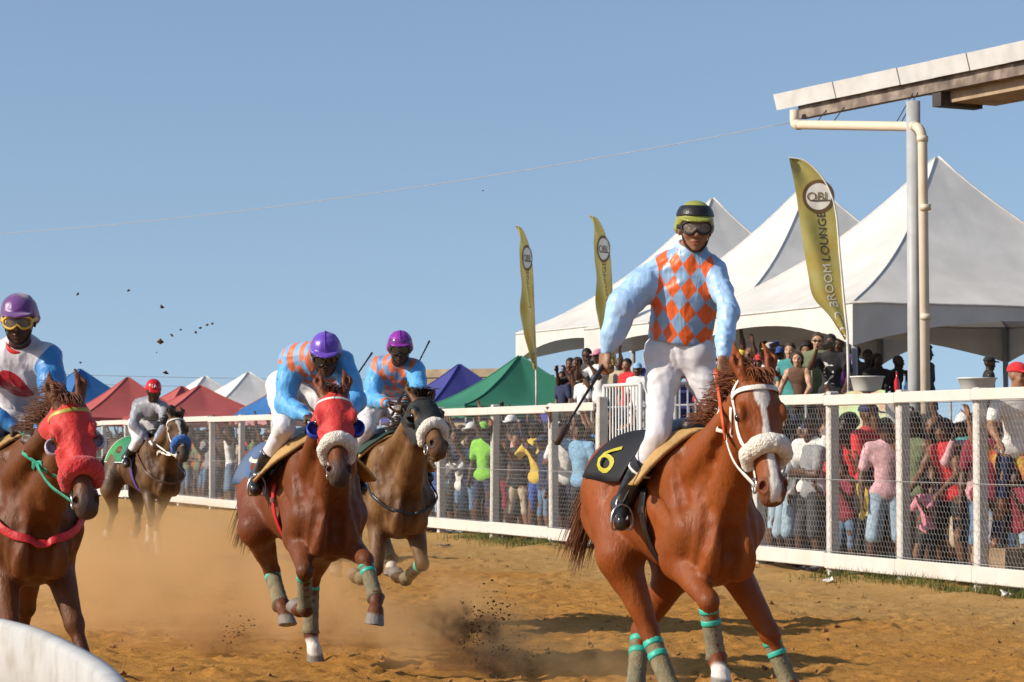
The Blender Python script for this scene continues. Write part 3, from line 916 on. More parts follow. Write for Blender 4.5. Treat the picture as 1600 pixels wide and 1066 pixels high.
# ================================================================ horses
def coat_mat(name, base, dark, muzzle=(.060, .046, .040), rough=.42, dust=0.0, dustcol=(.36, .21, .09)):
    m = bpy.data.materials.new(name); m.use_nodes = True
    n = m.node_tree; b = n.nodes['Principled BSDF']; lk = n.links.new
    tc = n.nodes.new('ShaderNodeTexCoord')
    at_ = n.nodes.new('ShaderNodeAttribute'); at_.attribute_name = 'Col'
    sp = n.nodes.new('ShaderNodeSeparateColor'); lk(at_.outputs['Color'], sp.inputs[0])
    def noise(scale, det=4):
        z = n.nodes.new('ShaderNodeTexNoise'); z.inputs['Scale'].default_value = scale; z.inputs['Detail'].default_value = det
        lk(tc.outputs['Object'], z.inputs['Vector']); return z.outputs['Fac']
    def mix(fac, a, c):
        x = n.nodes.new('ShaderNodeMix'); x.data_type = 'RGBA'
        if isinstance(fac, float): x.inputs['Factor'].default_value = fac
        else: lk(fac, x.inputs['Factor'])
        for k, q in (('A', a), ('B', c)):
            if isinstance(q, tuple): x.inputs[k].default_value = (*q, 1)
            else: lk(q, x.inputs[k])
        return x.outputs['Result']
    def rng(v, a, c, lo=0., hi=1.):
        r = n.nodes.new('ShaderNodeMapRange'); lk(v, r.inputs[0])
        r.inputs[1].default_value = a; r.inputs[2].default_value = c; r.inputs[3].default_value = lo; r.inputs[4].default_value = hi
        return r.outputs[0]
    c = mix(rng(noise(3.2, 5), .3, .7), tuple(x * .78 for x in base), tuple(x * 1.2 for x in base))
    c = mix(rng(noise(45, 3), .35, .75, 0, .35), c, tuple(x * .6 for x in base))
    if dust:
        c = mix(rng(noise(4.5, 6), .35, .75, 0, dust), c, dustcol)
    c = mix(sp.outputs[0], c, dark)
    c = mix(sp.outputs[2], c, muzzle)
    c = mix(sp.outputs[1], c, (.62, .57, .52))
    c = mix(at_.outputs['Alpha'], c, (.20, .175, .15))
    lk(c, b.inputs['Base Color'])
    b.inputs['Roughness'].default_value = rough
    lk(rng(noise(6, 4), .3, .7, rough - .05, rough + .16), b.inputs['Roughness'])
    b.inputs['Specular IOR Level'].default_value = .24
    b.inputs['Sheen Weight'].default_value = 0.0
    z = n.nodes.new('ShaderNodeTexNoise'); z.inputs['Scale'].default_value = 34; z.inputs['Detail'].default_value = 7
    mp = n.nodes.new('ShaderNodeMapping'); mp.inputs['Scale'].default_value = (1.6, 1.6, .7); lk(tc.outputs['Object'], mp.inputs[0]); lk(mp.outputs[0], z.inputs['Vector'])
    bp = n.nodes.new('ShaderNodeBump'); bp.inputs['Strength'].default_value = .45; bp.inputs['Distance'].default_value = .012
    lk(z.outputs['Fac'], bp.inputs['Height']); lk(bp.outputs[0], b.inputs['Normal'])
    return m

class Horse:
    pass

def build_horse(S):
    H = Horse(); H.S = S
    fr = H.fr = Frame((S['x'], S['y'], 0), R(S['yaw']))
    zo = S.get('zo', 0.0)
    T = lambda x, y, z: V(x, y, z + zo)
    root = H.root = empty('racehorse', fr.o, fr.rot(), S['label'], 'horse', 'racehorses on the dirt track')
    sd = SDF()
    lat = V(0, 1, 0)
    # ---- trunk
    sd.ell(T(.12, 0, 1.19), (.50, .236, .335), k=.1)
    sd.ell(T(-.22, 0, 1.21), (.46, .256, .265), k=.12)
    sd.cone(T(.30, 0, 1.45), T(-.50, 0, 1.40), .095, .13, k=.12)
    sd.cone(T(.38, 0, 1.47), T(.10, 0, 1.455), .085, .08, k=.08, sq=(lat, .7))
    sd.ell(T(.42, 0, 1.13), (.22, .178, .28), k=.1)
    for s in (-1, 1):
        sd.cone(T(.22, s * .10, 1.44), T(.50, s * .134, 1.10), .082, .090, k=.07)
        sd.ell(T(.33, s * .160, 1.05), (.15, .072, .17), k=.06)
        sd.ell(T(.595, s * .088, 1.02), (.105, .080, .17), k=.03)
        sd.ell(T(-.60, s * .125, 1.26), (.30, .15, .26), k=.08)
        sd.ell(T(-.80, s * .105, 1.18), (.13, .10, .22), k=.07)
        sd.ell(T(-.36, s * .21, 1.385), (.07, .045, .05), k=.07)
    sd.ell(T(.36, 0, .93), (.27, .14, .12), k=.08)
    sd.ell(T(-.52, 0, 1.40), (.33, .20, .135), k=.09)
    sd.cone(T(-.80, 0, 1.41), T(-.93, 0, 1.33), .055, .035, k=.06)
    n_trunk = len(sd.p)
    # ---- neck and head
    nb = T(.44, 0, 1.25)
    wpoll = S['poll'] if len(S['poll']) == 3 and not isinstance(S['poll'][2], bool) else None
    if wpoll is None:
        poll = fr.l(reach(fr.w(nb), S['poll'][0], S['poll'][1], S.get('neck', .86), S['poll'][2] if len(S['poll']) > 2 else True))
    else:
        poll = T(*wpoll)
    HL = S.get('head', .60)
    muz = fr.l(reach(fr.w(poll), S['muz'][0], S['muz'][1], HL, S['muz'][2]))
    ax = nrm(muz - poll)
    fd = S.get('face', (1, 0, .3))        # where the front of the face points, horse-local
    dn = nrm(V(*fd) - ax * (V(*fd) @ ax))
    lt = np.cross(dn, ax)                 # lateral, towards the horse's left
    k_ = HL / .60
    hw = S.get('headw', 1.14)            # heads are broad for their length
    hp = lambda t, n_, l_=0.0: poll + (ax * t + (dn * n_ + lt * l_) * hw) * k_
    H.hp, H.ax, H.dn, H.lt, H.poll, H.muz, H.hk = hp, ax, dn, lt, poll, muz, k_
    A = (ax, dn, lt)
    thr = hp(.10, -.17)
    up_mid = (nb + poll) / 2
    sd.cone(nb, thr * .6 + hp(.0, -.10) * .4, .205, .100, k=.09, sq=(lat, .60))
    sd.cone(T(.34, 0, 1.46), hp(.01, -.045), .095, .06, k=.07, sq=(lat, .75))
    sd.cone(T(.54, 0, 1.13), thr, .135, .062, k=.06)
    for s in (-1, 1):                     # neck muscles leave a jugular groove
        sd.cone(T(.42, s * .12, 1.33), hp(.06, -.08, s * .045), .085, .045, k=.05)
    # head
    kw = k_ * hw
    sd.ell(hp(.09, -.055), (.125 * k_, .085 * kw, .082 * kw), A, k=.03)
    sd.cone(hp(.12, -.065), hp(.50, -.055), .082 * kw, .052 * kw, k=.03, sq=(lt, .86))
    sd.ell(hp(.17, -.03), (.14 * k_, .045 * kw, .098 * kw), A, k=.03)
    sd.cone(hp(.14, -.018), hp(.50, -.022), .036 * kw, .030 * kw, k=.025)
    for s in (-1, 1):
        sd.ell(hp(.20, -.135, s * .052), (.125 * k_, .095 * kw, .030 * kw), A, k=.03)
        sd.ell(hp(.185, -.012, s * .088), (.042 * k_, .022 * kw, .02 * kw), A, k=.02)     # brow
        sd.cone(hp(.25, -.045, s * .078), hp(.36, -.06, s * .058), .012, .008, k=.02)      # cheek ridge
    sd.cone(hp(.30, -.14), hp(.53, -.105), .048 * kw, .034 * kw, k=.03)
    sd.ell(hp(.555, -.055), (.075 * k_, .062 * kw, .058 * kw), A, k=.03)
    sd.ell(hp(.60, -.075), (.03 * k_, .045 * kw, .045 * kw), A, k=.025)
    sd.ell(hp(.555, -.122), (.04 * k_, .026 * kw, .034 * kw), A, k=.02)                    # chin
    for s in (-1, 1):
        sd.ell(hp(.556, -.026, s * .042), (.040 * k_, .026 * kw, .022 * kw), A, k=.012)    # nostril rim
        sd.ell(hp(.20, -.032, s * .106), (.026 * k_, .018 * kw, .012 * kw), A, k=.012, op=1)
        sd.ell(hp(.566, -.014, s * .050), (.028 * k_, .022 * kw, .0145 * kw), (nrm(ax + lt * s * .35), dn, nrm(lt - ax * s * .35)), k=.006, op=1)
    sd.ell(hp(.605, -.105), (.06 * k_, .006 * kw, .06 * kw), A, k=.008, op=1)              # mouth
    ears = S.get('ears', .10)
    H.headonly = len(sd.p)
    for s in (-1, 1):
        e0 = hp(.03, -.005, s * .050); e1 = hp(-.075, .030 - ears * .2, s * .074); e2 = hp(-.205, .022 - ears * .5, s * .058)
        of = nrm(dn * .85 + lt * s * .35)
        sd.cone(e0, e1, .026 * k_, .033 * k_, k=.02, sq=(of, .7)); sd.cone(e1, e2, .033 * k_, .003, k=.012, sq=(of, .5))
        sd.cone(e0 * .35 + e1 * .65 + of * .027, e1 * .5 + e2 * .5 + of * .018, .013 * k_, .007, k=.012, op=1)
    def groove(pts, r, k=.05, out=.35, src=None):
        P, N = sd.onto(catmull(pts, 6), 0.0, 4)
        P = P + N * r * out
        for i in range(5):
            q = r * (.45 + .55 * math.sin(math.pi * (i + .5) / 5)); sd.cone(P[i], P[i + 1], q, q, k=k, op=1)
    groove([T(.72, 0, 1.27), T(.70, 0, 1.1), T(.66, 0, .95), T(.56, 0, .86)], .034, .05)                     # between the breast muscles
    for s in (-1, 1):
        groove([T(.62, s * .12, 1.30), T(.70, s * .155, 1.14), T(.66, s * .148, 1.02), T(.56, s * .11, .90)], .022, .045)
        groove([T(.36, s * .15, 1.48), T(.52, s * .22, 1.27), T(.62, s * .235, 1.12)], .018, .05)            # front of the shoulder
        groove([T(.10, s * .30, 1.34), T(.12, s * .32, 1.14), T(.20, s * .30, .98)], .020, .055)             # behind the triceps
        groove([T(.18, s * .30, 1.28), T(.34, s * .29, 1.20), T(.50, s * .27, 1.12)], .014, .045)            # above the triceps
        groove([T(-.62, s * .28, 1.46), T(-.78, s * .26, 1.24), T(-.82, s * .24, 1.02)], .014, .05)          # hamstring line
        groove([T(-.34, s * .30, 1.30), T(-.38, s * .29, 1.16), T(-.34, s * .25, 1.02)], .020, .07)          # flank
        groove([T(.60, s * .13, 1.26), T(.60, s * .12, 1.30) * .5 + hp(.12, -.19, s * .07) * .5, hp(.12, -.20, s * .07)], .014, .04)  # jugular
    # ---- legs
    n_legs = len(sd.p)
    H.legs = {}
    hooves = []
    def step(p, spec, L):
        if isinstance(spec[0], str):
            return fr.l(reach(fr.w(p), spec[1], spec[2], L, spec[3]))
        return p + nrm(V(*spec)) * L
    def lower(K, Ft, Hf, hind, s):
        can = nrm(Ft - K); pas = nrm(Hf - Ft)
        fw = V(1, 0, 0); fwc = nrm(fw - can * (fw @ can)); bk = -fwc
        r = 1.1 if hind else 1.0
        sd.cone(K, Ft, .036 * r, .031 * r, k=.02)
        sd.cone(K + bk * .028 + can * .03, Ft + bk * .018, .020 * r, .019 * r, k=.015)
        sd.ell(Ft + bk * .006, (.044 * r, .040 * r, .046 * r), (fwc, np.cross(can, fwc), can), k=.025)
        sd.ell(Ft + bk * .034, (.02, .024, .024), k=.02)
        # pastern + hoof
        pf = nrm(fwc - pas * (fwc @ pas)) if abs(fwc @ pas) < .95 else nrm(-can)
        sole = nrm(pas * math.cos(R(38)) - pf * math.sin(R(38)))
        cor = Ft + pas * .115
        sd.cone(Ft, cor, .034 * r, .040 * r, k=.025)
        end = cor + pas * .075
        sub = SDF()
        sub.cone(cor - sole * .02, cor + sole * .10 + nrm(pf - sole * (pf @ sole)) * .055, .047, .066, k=.02)
        sub.cut(cor + sole * .062, sole, .004)
        fn = lambda X, Y, Z, sub=sub: _subval(sub, X, Y, Z)
        sd.p.append((0, fn, cor - .16, cor + .16, .008))
        hooves.append((cor, sole, pas))
        return can, bk, pas, cor, sole
    for s, key in ((-1, 'rf'), (1, 'lf')):
        q = S[key]
        E = T(.31, s * .134, .96) + V(*q.get('e', (0, 0, 0)))
        P0 = T(.50, s * .134, 1.10)
        K = step(E, q['knee'], .42); Ft = step(K, q['fet'], .285); Hf = step(Ft, q['hoof'], .19)
        fa = nrm(K - E); fw = nrm(V(1, 0, 0) - fa * fa[0])
        sd.cone(P0, E, .105, .092, k=.045)
        sd.cone(E, K, .090, .046, k=.035)
        sd.cone(E + fw * .03 + fa * .02, E + fa * .24 + fw * .02, .064, .034, k=.025)
        sd.cone(E - fw * .035 - fa * .02, E + fa * .20 - fw * .018, .058, .03, k=.025)
        sd.ell(K + fw * .006, (.048, .046, .058), (fw, np.cross(fa, fw), fa), k=.025)
        sd.ell(K - fw * .035, (.02, .022, .03), (fw, np.cross(fa, fw), fa), k=.02)
        r_ = lower(K, Ft, Hf, False, s)
        H.legs[key] = (E, K, Ft, Hf) + r_
    for s, key in ((-1, 'rh'), (1, 'lh')):
        q = S[key]
        Hp = T(-.54, s * .135, 1.26)
        St = step(Hp, q['stifle'], .40); Hk = step(St, q['hock'], .43); Ft = step(Hk, q['fet'], .36); Hf = step(Ft, q['hoof'], .19)
        ga = nrm(Hk - St); can = nrm(Ft - Hk)
        bk = nrm(-(can + (-ga)) ) if np.linalg.norm(can - ga) < .05 else nrm(ga - can)     # outside of the bend
        fwg = nrm(V(1, 0, 0) - ga * ga[0])
        sd.cone(Hp, St, .185, .115, k=.07)
        sd.ell(St + fwg * .02, (.085, .075, .09), k=.05)
        sd.cone(St, Hk, .105, .048, k=.05)
        sd.cone(St - fwg * .05 + ga * .05, St + ga * .24 - fwg * .02, .065, .034, k=.04)
        sd.cone(Hp - V(.20, 0, .14), St + ga * .12 - fwg * .05, .115, .055, k=.07)
        hc = Hk - fwg * .045 - can * .055
        sd.ell(Hk, (.050, .047, .062), k=.03)
        sd.cone(hc, Hk + can * .05 - fwg * .02, .026, .026, k=.025)
        sd.cone(St + ga * .2 - fwg * .045, hc, .022, .018, k=.02)
        r_ = lower(Hk + can * .04, Ft, Hf, True, s)
        H.legs[key] = (St, Hk, Ft, Hf) + r_
    H.trunk = SDF(); H.trunk.p = sd.p[:n_trunk] + sd.p[n_legs:]
    def lumps(X, Y, Z):
        X, Y, Z = np.broadcast_arrays(X, Y, Z)
        n = vnoise(X * 7 + S['seed'], Y * 7, Z * 7) * .0045 + vnoise(X * 17, Y * 17 + S['seed'], Z * 13) * .0018
        rib = np.sin(X * 75) * .0014 * np.clip(1 - np.abs(X + .12) / .3, 0, 1) * np.clip(1 - np.abs(Z - 1.12 - zo) / .22, 0, 1)
        return np.where((X < .75) & (Z > .35), n + rib, 0)
    if S['id'] != 'e': sd.warp(lumps)
    H.sd = sd
    # ---- surface
    v, f = sd.mesh(S.get('h', .0105))
    N = len(v)
    Col = np.zeros((N, 4))
    for key, L in H.legs.items():
        d, t = seg_dist(v, L[1], L[2]); d2, t2 = seg_dist(v, L[2], L[3]); d0, t0 = seg_dist(v, L[0], L[1])
        low = np.maximum((d < .075) * smooth(t, 0, .4), (d2 < .1) * 1.0)
        Col[:, 0] = np.maximum(Col[:, 0], low * S.get('legdark', .5))
        Col[:, 0] = np.maximum(Col[:, 0], (d0 < .09) * smooth(t0, .55, 1.0) * S.get('legdark', .5) * .6)
        w = S.get('socks', {}).get(key, 0)
        if w:
            along = np.where(d2 < d, 1 + t2, t)
            Col[:, 1] = np.maximum(Col[:, 1], ((d < .07) | (d2 < .09)) * smooth(along, 2 - w - .08, 2 - w + .08))
        cor, sole, pas = L[7], L[8], L[6]
        Col[:, 3] = np.maximum(Col[:, 3], (np.linalg.norm(v - (cor + sole * .04), axis=1) < .13) * smooth((v - cor) @ sole, -.012, .004))
    loc = (v - poll) / k_
    ht, hn, hl = loc @ ax, loc @ dn, loc @ lt
    inhead = (np.abs(hl) < .13) & (ht > -.03) & (ht < .7) & (hn > -.26) & (hn < .1)
    nz = vnoise(v[:, 0] * 30, v[:, 1] * 30, v[:, 2] * 30) * .02
    Col[:, 2] = inhead * smooth(ht + nz, .46, .57) * S.get('muzdark', .85)
    Col[:, 2] = np.maximum(Col[:, 2], inhead * (np.linalg.norm((loc - 0), axis=1) < 9) * smooth(.035 - np.sqrt((ht - .20) ** 2 + (hn + .03) ** 2), 0, .02) * (np.abs(hl) > .07) * .8)
    nos = inhead * smooth(.019 - np.sqrt(((ht - .566) / 1.5) ** 2 + (np.abs(hl / hw) - .050) ** 2), -.003, .005) * (hn > -.06)
    if S.get('blaze'):
        b0, b1, w0, w1 = S['blaze']
        wdt = np.interp(ht, [b0 - .03, b0, b0 + .035, b0 + .09, b1 - .12, b1], [0, w0 * .9, w0, w1 * .55, w1 * .7, w1])
        bl = smooth(wdt + nz * .4 - np.abs(hl + S.get('blazeoff', 0)), -.003, .004) * (hn > -.075) * (ht > b0 - .03) * (ht < b1 + .03)
        Col[:, 1] = np.maximum(Col[:, 1], inhead * bl)
        Col[:, 2] *= 1 - Col[:, 1] * .8
    Col[:, 1] *= 1 - nos; Col[:, 2] *= 1 - nos; Col[:, 0] = np.maximum(Col[:, 0], nos)
    H.coat = coat_mat('horse_coat_' + S['id'], S['coat'], S.get('dark', (.03, .015, .008)), rough=S.get('rough', .47), dust=S.get('dust', 0.15))
    obj('body', v, f, H.coat, root, True, {'Col': Col})
    # ---- eyes
    eye = mat('horse_eye', (.012, .006, .004), .06, .1, spec=.8)
    for s in (-1, 1):
        u, w = sphere_geo(.0235 * k_, hp(.20, -.034, s * .089))
        obj('eye', u, w, eye, root)
    # ---- mane and tail
    hair = mat('hair_' + S['id'], S.get('hair', (.05, .02, .01)), .5, .35, 30, spec=.3)
    rs = np.random.RandomState(S['seed'])
    M = MB()
    w0 = T(.40, 0, 1.545)
    crest = catmull([hp(.03, .03), hp(-.02, -.03) + (T(.34, 0, 1.5) - poll) * .05, (hp(0, -.02) * .5 + T(.36, 0, 1.53) * .5) + V(-.02, 0, .05), w0], 40)
    crest, _ = sd.onto(crest, .0)
    side = S.get('maneside', -1)
    for i in range(420):
        c = crest[min(39, int(rs.rand() ** .9 * 36) + 2)] + rs.randn(3) * .009
        L = (.07 + rs.rand() * .09) * S.get('manelen', 1)
        wind = V(-.8 + rs.randn() * .25, side * (.35 + rs.rand() * .35), .35 + rs.randn() * .2)
        p = [c]; d = nrm(V(-.35, side * .35, .6) + rs.randn(3) * .22)
        for j in range(5):
            p.append(p[-1] + d * L / 5); d = nrm(d + wind * .3 + V(0, side * .08, -.3))
        r0 = .0018 + rs.rand() * .003
        M.tube(catmull(p, 8), np.linspace(r0, .0012, 8), 4, False)
    for i in range(int(40 * S.get('manelen', 1))):   # forelock
        c = hp(.0 + rs.rand() * .04, .028, rs.randn() * .022); d = nrm(-ax * .1 + dn * .7 + lt * rs.randn() * .3); p = [c]
        for j in range(5):
            p.append(p[-1] + d * .028); d = nrm(d + ax * .5 + lt * rs.randn() * .15 + V(-.15, 0, 0))
        M.tube(catmull(p, 7), np.linspace(.006, .001, 7), 4, False)
    M.obj('mane', hair, root, True)
    M = MB()
    dock = T(-.90, 0, 1.36)
    td = S.get('tail', (-.6, -.1, -.5)); tl = S.get('taillen', .62)
    for i in range(420):
        c = dock + V(-rs.rand() * .05, rs.randn() * .018, rs.randn() * .025)
        L = tl * (.6 + rs.rand() * .5)
        d = nrm(V(td[0] - .18, td[1] + rs.randn() * .08, .25 + td[2] * .55 + rs.randn() * .08)); p = [c]
        sp = V(rs.randn() * .08, rs.randn() * .11, rs.randn() * .05)
        for j in range(7):
            p.append(p[-1] + d * L / 7); d = nrm(d + V(td[0], td[1], td[2]) * .5 + sp * .35 + V(0, 0, -.12))
        M.tube(catmull(p, 10), np.interp(np.linspace(0, 1, 10), [0, .3, 1], [.003, .004, .0008]), 4, False)
    M.obj('tail', hair, root, True)
    return H

def _subval(sub, X, Y, Z):
    f = 1.0
    for op, fn, lo, hi, k in sub.p:
        d = fn(X, Y, Z)
        f = SDF.comb(op, f * np.ones_like(d), d, k)
    return f
def sphere_geo(r, c, n=12, m=8, sc_=(1, 1, 1)):
    v, f = [], []
    for i in range(m + 1):
        th = math.pi * i / m
        for k in range(n):
            a = 2 * math.pi * k / n
            v.append((c[0] + r * sc_[0] * math.sin(th) * math.cos(a), c[1] + r * sc_[1] * math.sin(th) * math.sin(a), c[2] + r * sc_[2] * math.cos(th)))
    for i in range(m):
        for k in range(n):
            f.append((i * n + k, (i + 1) * n + k, (i + 1) * n + (k + 1) % n, i * n + (k + 1) % n))
    return v, f
N_, F_ = True, False
HS = {}
HS[1] = dict(id='a', seed=1, x=.85, y=13.03, yaw=18, zo=-.08, poll=(1181, 586, N_), neck=.82, muz=(1214, 768, N_), head=.61, face=(1, -.12, .25),
    rf=dict(e=(.03, 0, -.02), knee=('px', 1107, 940, N_), fet=('px', 1121, 1030, F_), hoof=('px', 1128, 1082, N_)),
    lf=dict(e=(.0, 0, -.02), knee=('px', 1204, 992, N_), fet=('px', 1238, 1078, N_), hoof=('px', 1262, 1122, N_)),
    rh=dict(stifle=('px', 968, 868, N_), hock=('px', 1017, 992, F_), fet=('px', 1052, 1085, N_), hoof=('px', 1075, 1122, N_)),
    lh=dict(stifle=('px', 1062, 888, N_), hock=('px', 1002, 985, F_), fet=('px', 994, 1078, N_), hoof=('px', 1004, 1122, N_)),
    coat=(.225, .051, .0075), dark=(.12, .028, .007), hair=(.16, .05, .016), legdark=.4, blaze=(.10, .60, .040, .026), muzdark=.5, socks=dict(rf=.75),
    dust=.12, tail=(-.18, -.24, -.95), taillen=.56, h=.0095,
    label='bright chestnut racehorse with white blaze and number 6 cloth, nearest on the right')
HS[2] = dict(id='b', seed=2, manelen=.55, x=-1.28, y=16.0, yaw=20, zo=-.10, poll=(521, 612, N_), neck=.84, muz=(531, 738, N_), head=.61, face=(1, -.25, .4),
    rf=dict(knee=('px', 476, 893, N_), fet=('px', 478, 953, F_), hoof=('px', 460, 946, F_)),
    lf=dict(e=(.04, 0, .0), knee=('px', 571, 876, N_), fet=('px', 588, 935, N_), hoof=('px', 585, 976, N_)),
    rh=dict(stifle=('px', 402, 825, N_), hock=('px', 425, 893, F_), fet=('px', 440, 945, N_), hoof=('px', 450, 976, N_)),
    lh=dict(stifle=('px', 505, 850, N_), hock=('px', 488, 905, F_), fet=('px', 486, 995, N_), hoof=('px', 494, 1036, N_)),
    coat=(.145, .034, .008), dark=(.05, .018, .009), hair=(.06, .022, .012), legdark=.45, muzdark=.9, socks=dict(lh=.85), dust=.12,
    tail=(-.30, -.12, -.9), taillen=.60, label='red-bay racehorse in a red hood with blue eye cups and white noseband')
HS[3] = dict(id='c', seed=3, x=-.98, y=19.6, yaw=20, zo=-.09, poll=(660, 622, N_), neck=.84, muz=(690, 694, N_), head=.62, face=(1, .1, .8),
    rf=dict(knee=('px', 588, 889, N_), fet=('px', 563, 906, F_), hoof=('px', 552, 896, F_)),
    lf=dict(knee=('px', 660, 881, N_), fet=('px', 633, 907, F_), hoof=('px', 616, 894, F_)),
    rh=dict(stifle=('px', 540, 800, N_), hock=('px', 522, 838, F_), fet=('px', 524, 873, N_), hoof=('px', 525, 899, N_)),
    lh=dict(stifle=('px', 618, 810, N_), hock=('px', 598, 838, F_), fet=('px', 612, 874, N_), hoof=('px', 610, 900, N_)),
    coat=(.090, .036, .011), dark=(.030, .018, .010), hair=(.018, .012, .009), legdark=.55, muzdark=.25, socks=dict(lh=.6), dust=.55,
    label='dusty brown bay racehorse in a black hood with white noseband')
HS[4] = dict(id='d', seed=4, x=-2.60, y=13.55, yaw=20, zo=-.10, headw=1.06, poll=(106, 624, N_), neck=.86, muz=(137, 790, N_), head=.59, face=(1, -.12, .25),
    rf=dict(knee=('px', 15, 975, N_), fet=('px', 26, 1050, F_), hoof=('px', 38, 1092, N_)),
    lf=dict(knee=('px', 116, 976, N_), fet=('px', 140, 1055, N_), hoof=('px', 158, 1098, N_)),
    rh=dict(stifle=('px', -70, 880, N_), hock=('px', -40, 960, F_), fet=('px', -30, 1050, N_), hoof=('px', -20, 1085, N_)),
    lh=dict(stifle=('px', 40, 870, N_), hock=('px', 42, 950, F_), fet=('px', 30, 1010, F_), hoof=('px', 25, 1050, N_)),
    coat=(.118, .034, .0085), dark=(.04, .018, .01), hair=(.12, .045, .02), legdark=.4, muzdark=.9, dust=.15,
    label='brown racehorse with red hood and fluffy red noseband at the left edge')
HS[5] = dict(id='e', seed=5, x=-4.40, y=31.0, yaw=31, zo=-.06, poll=(275, 650, N_), neck=.84, muz=(288, 710, N_), head=.62, face=(1, -.2, .6),
    rf=dict(knee=('px', 236, 806, N_), fet=('px', 234, 838, F_), hoof=('px', 226, 857, N_)),
    lf=dict(knee=('px', 244, 812, N_), fet=('px', 247, 850, N_), hoof=('px', 249, 874, N_)),
    rh=dict(stifle=('px', 172, 765, N_), hock=('px', 178, 798, F_), fet=('px', 170, 826, F_), hoof=('px', 166, 838, F_)),
    lh=dict(stifle=('px', 215, 780, N_), hock=('px', 216, 800, F_), fet=('px', 215, 826, N_), hoof=('px', 209, 836, F_)),
    coat=(.055, .025, .010), dark=(.022, .014, .009), hair=(.012, .009, .007), legdark=.5, muzdark=.8, blaze=(.10, .45, .028, .018), socks=dict(rf=1.0, lf=1.2, rh=1.0),
    dust=.35, h=.013, label='dark brown racehorse with blue noseband galloping far behind the others')
HORSES = {k: build_horse(S) for k, S in HS.items()}
# ================================================================ people
def skin_mat(name, c):
    if name in _mats: return _mats[name]
    m = mat(name, c, .48, .14, 14, spec=.35)
    n = m.node_tree; b = n.nodes['Principled BSDF']; src = b.inputs['Base Color'].links[0].from_socket
    a = n.nodes.new('ShaderNodeAttribute'); a.attribute_name = 'Col'
    sp = n.nodes.new('ShaderNodeSeparateColor'); n.links.new(a.outputs['Color'], sp.inputs[0])
    for i, cc in ((0, (.012, .008, .007)), (1, tuple(x * y for x, y in zip(c, (.9, .55, .55)))), (2, (.7, .68, .64))):
        x = n.nodes.new('ShaderNodeMix'); x.data_type = 'RGBA'
        n.links.new(sp.outputs[i], x.inputs['Factor']); n.links.new(src, x.inputs['A']); x.inputs['B'].default_value = (*cc, 1)
        src = x.outputs['Result']
    n.links.new(src, b.inputs['Base Color'])
    return m

def hand(sd, w, d, n, side, curl, r=.0092, sc_=1.0, spread=0.0):
    d = nrm(d); n = nrm(n - d * (n @ d)); t = np.cross(d, n) * side
    sd.ell(w + d * .048 * sc_, (.050 * sc_, .040 * sc_, .017 * sc_), (d, t, n), k=.015)
    for i, L in enumerate((.072, .080, .074, .058)):
        p = w + d * .085 * sc_ + t * (.028 - .0187 * i) * sc_
        dr = nrm(d + t * spread * (1.5 - i) * .3); ang = 0.0
        for j, fr_ in enumerate((.45, .32, .25)):
            ang += curl * (1.0 if j else .85)
            q = dr * math.cos(ang) + n * math.sin(ang)
            p2 = p + q * L * fr_ * sc_
            sd.cone(p, p2, r * (1.05 - .1 * j) * sc_, r * (.98 - .1 * j) * sc_, k=.006)
            p = p2
    p = w + d * .022 * sc_ + t * .030 * sc_
    a1 = nrm(d * .62 + t * (.75 - .35 * min(curl, 1)) + n * .35 * min(curl + .3, 1.2))
    a2 = nrm(d * .8 + t * (.35 - .7 * min(curl, 1)) + n * .75 * min(curl, 1))
    p2 = p + a1 * .042 * sc_
    sd.cone(p, p2, r * 1.35 * sc_, r * 1.1 * sc_, k=.012); sd.cone(p2, p2 + a2 * .034 * sc_, r * 1.1 * sc_, r * .9 * sc_, k=.006)

def axes(J):
    lr = nrm(J['sl'] - J['sr']); up = nrm(J['che'] - J['pel']); fr_ = nrm(np.cross(lr, up))
    return lr, up, fr_
def head_frame(J):
    hf = nrm(J['hf']); hu = nrm(J['hu'] - hf * (np.asarray(J['hu']) @ hf)); hl = np.cross(hu, hf)
    kh = J.get('kh', 1.0)
    return hf, hl, hu, (lambda f, l, u: J['hd'] + (hf * f + hl * l + hu * u) * kh), kh

def torso(sd, J, g=0.0, fat=1.0, k=.06, lo=True):
    lr, up, fr_ = axes(J)
    m = J.get('mid', (J['pel'] + J['che']) / 2)
    B = J.get('build', 1.0) * fat
    if lo: sd.cone(J['hipl'] + up * .03, J['hipr'] + up * .03, .105 * B + g, .105 * B + g, k=k, sq=(fr_, .95))
    sd.cone(J['pel'], m, .125 * B + g, .120 * B + g, k=k, sq=(fr_, .85))
    sd.cone(m, J['che'] - up * .10, .122 * B + g, .150 * B + g, k=k, sq=(fr_, .72))
    sd.cone(J['sl'] * .75 + J['sr'] * .25 - up * .10, J['sr'] * .75 + J['sl'] * .25 - up * .10, .090 * B + g, .090 * B + g, k=k)
    sd.cone(J['sl'] * .88 + J['sr'] * .12, J['sr'] * .88 + J['sl'] * .12, .056 + g, .056 + g, k=k)
    sd.cone(J['nk'] - up * .03, J['sl'] * .7 + J['sr'] * .3, .062 + g, .05 + g, k=k)
    sd.cone(J['nk'] - up * .03, J['sr'] * .7 + J['sl'] * .3, .062 + g, .05 + g, k=k)

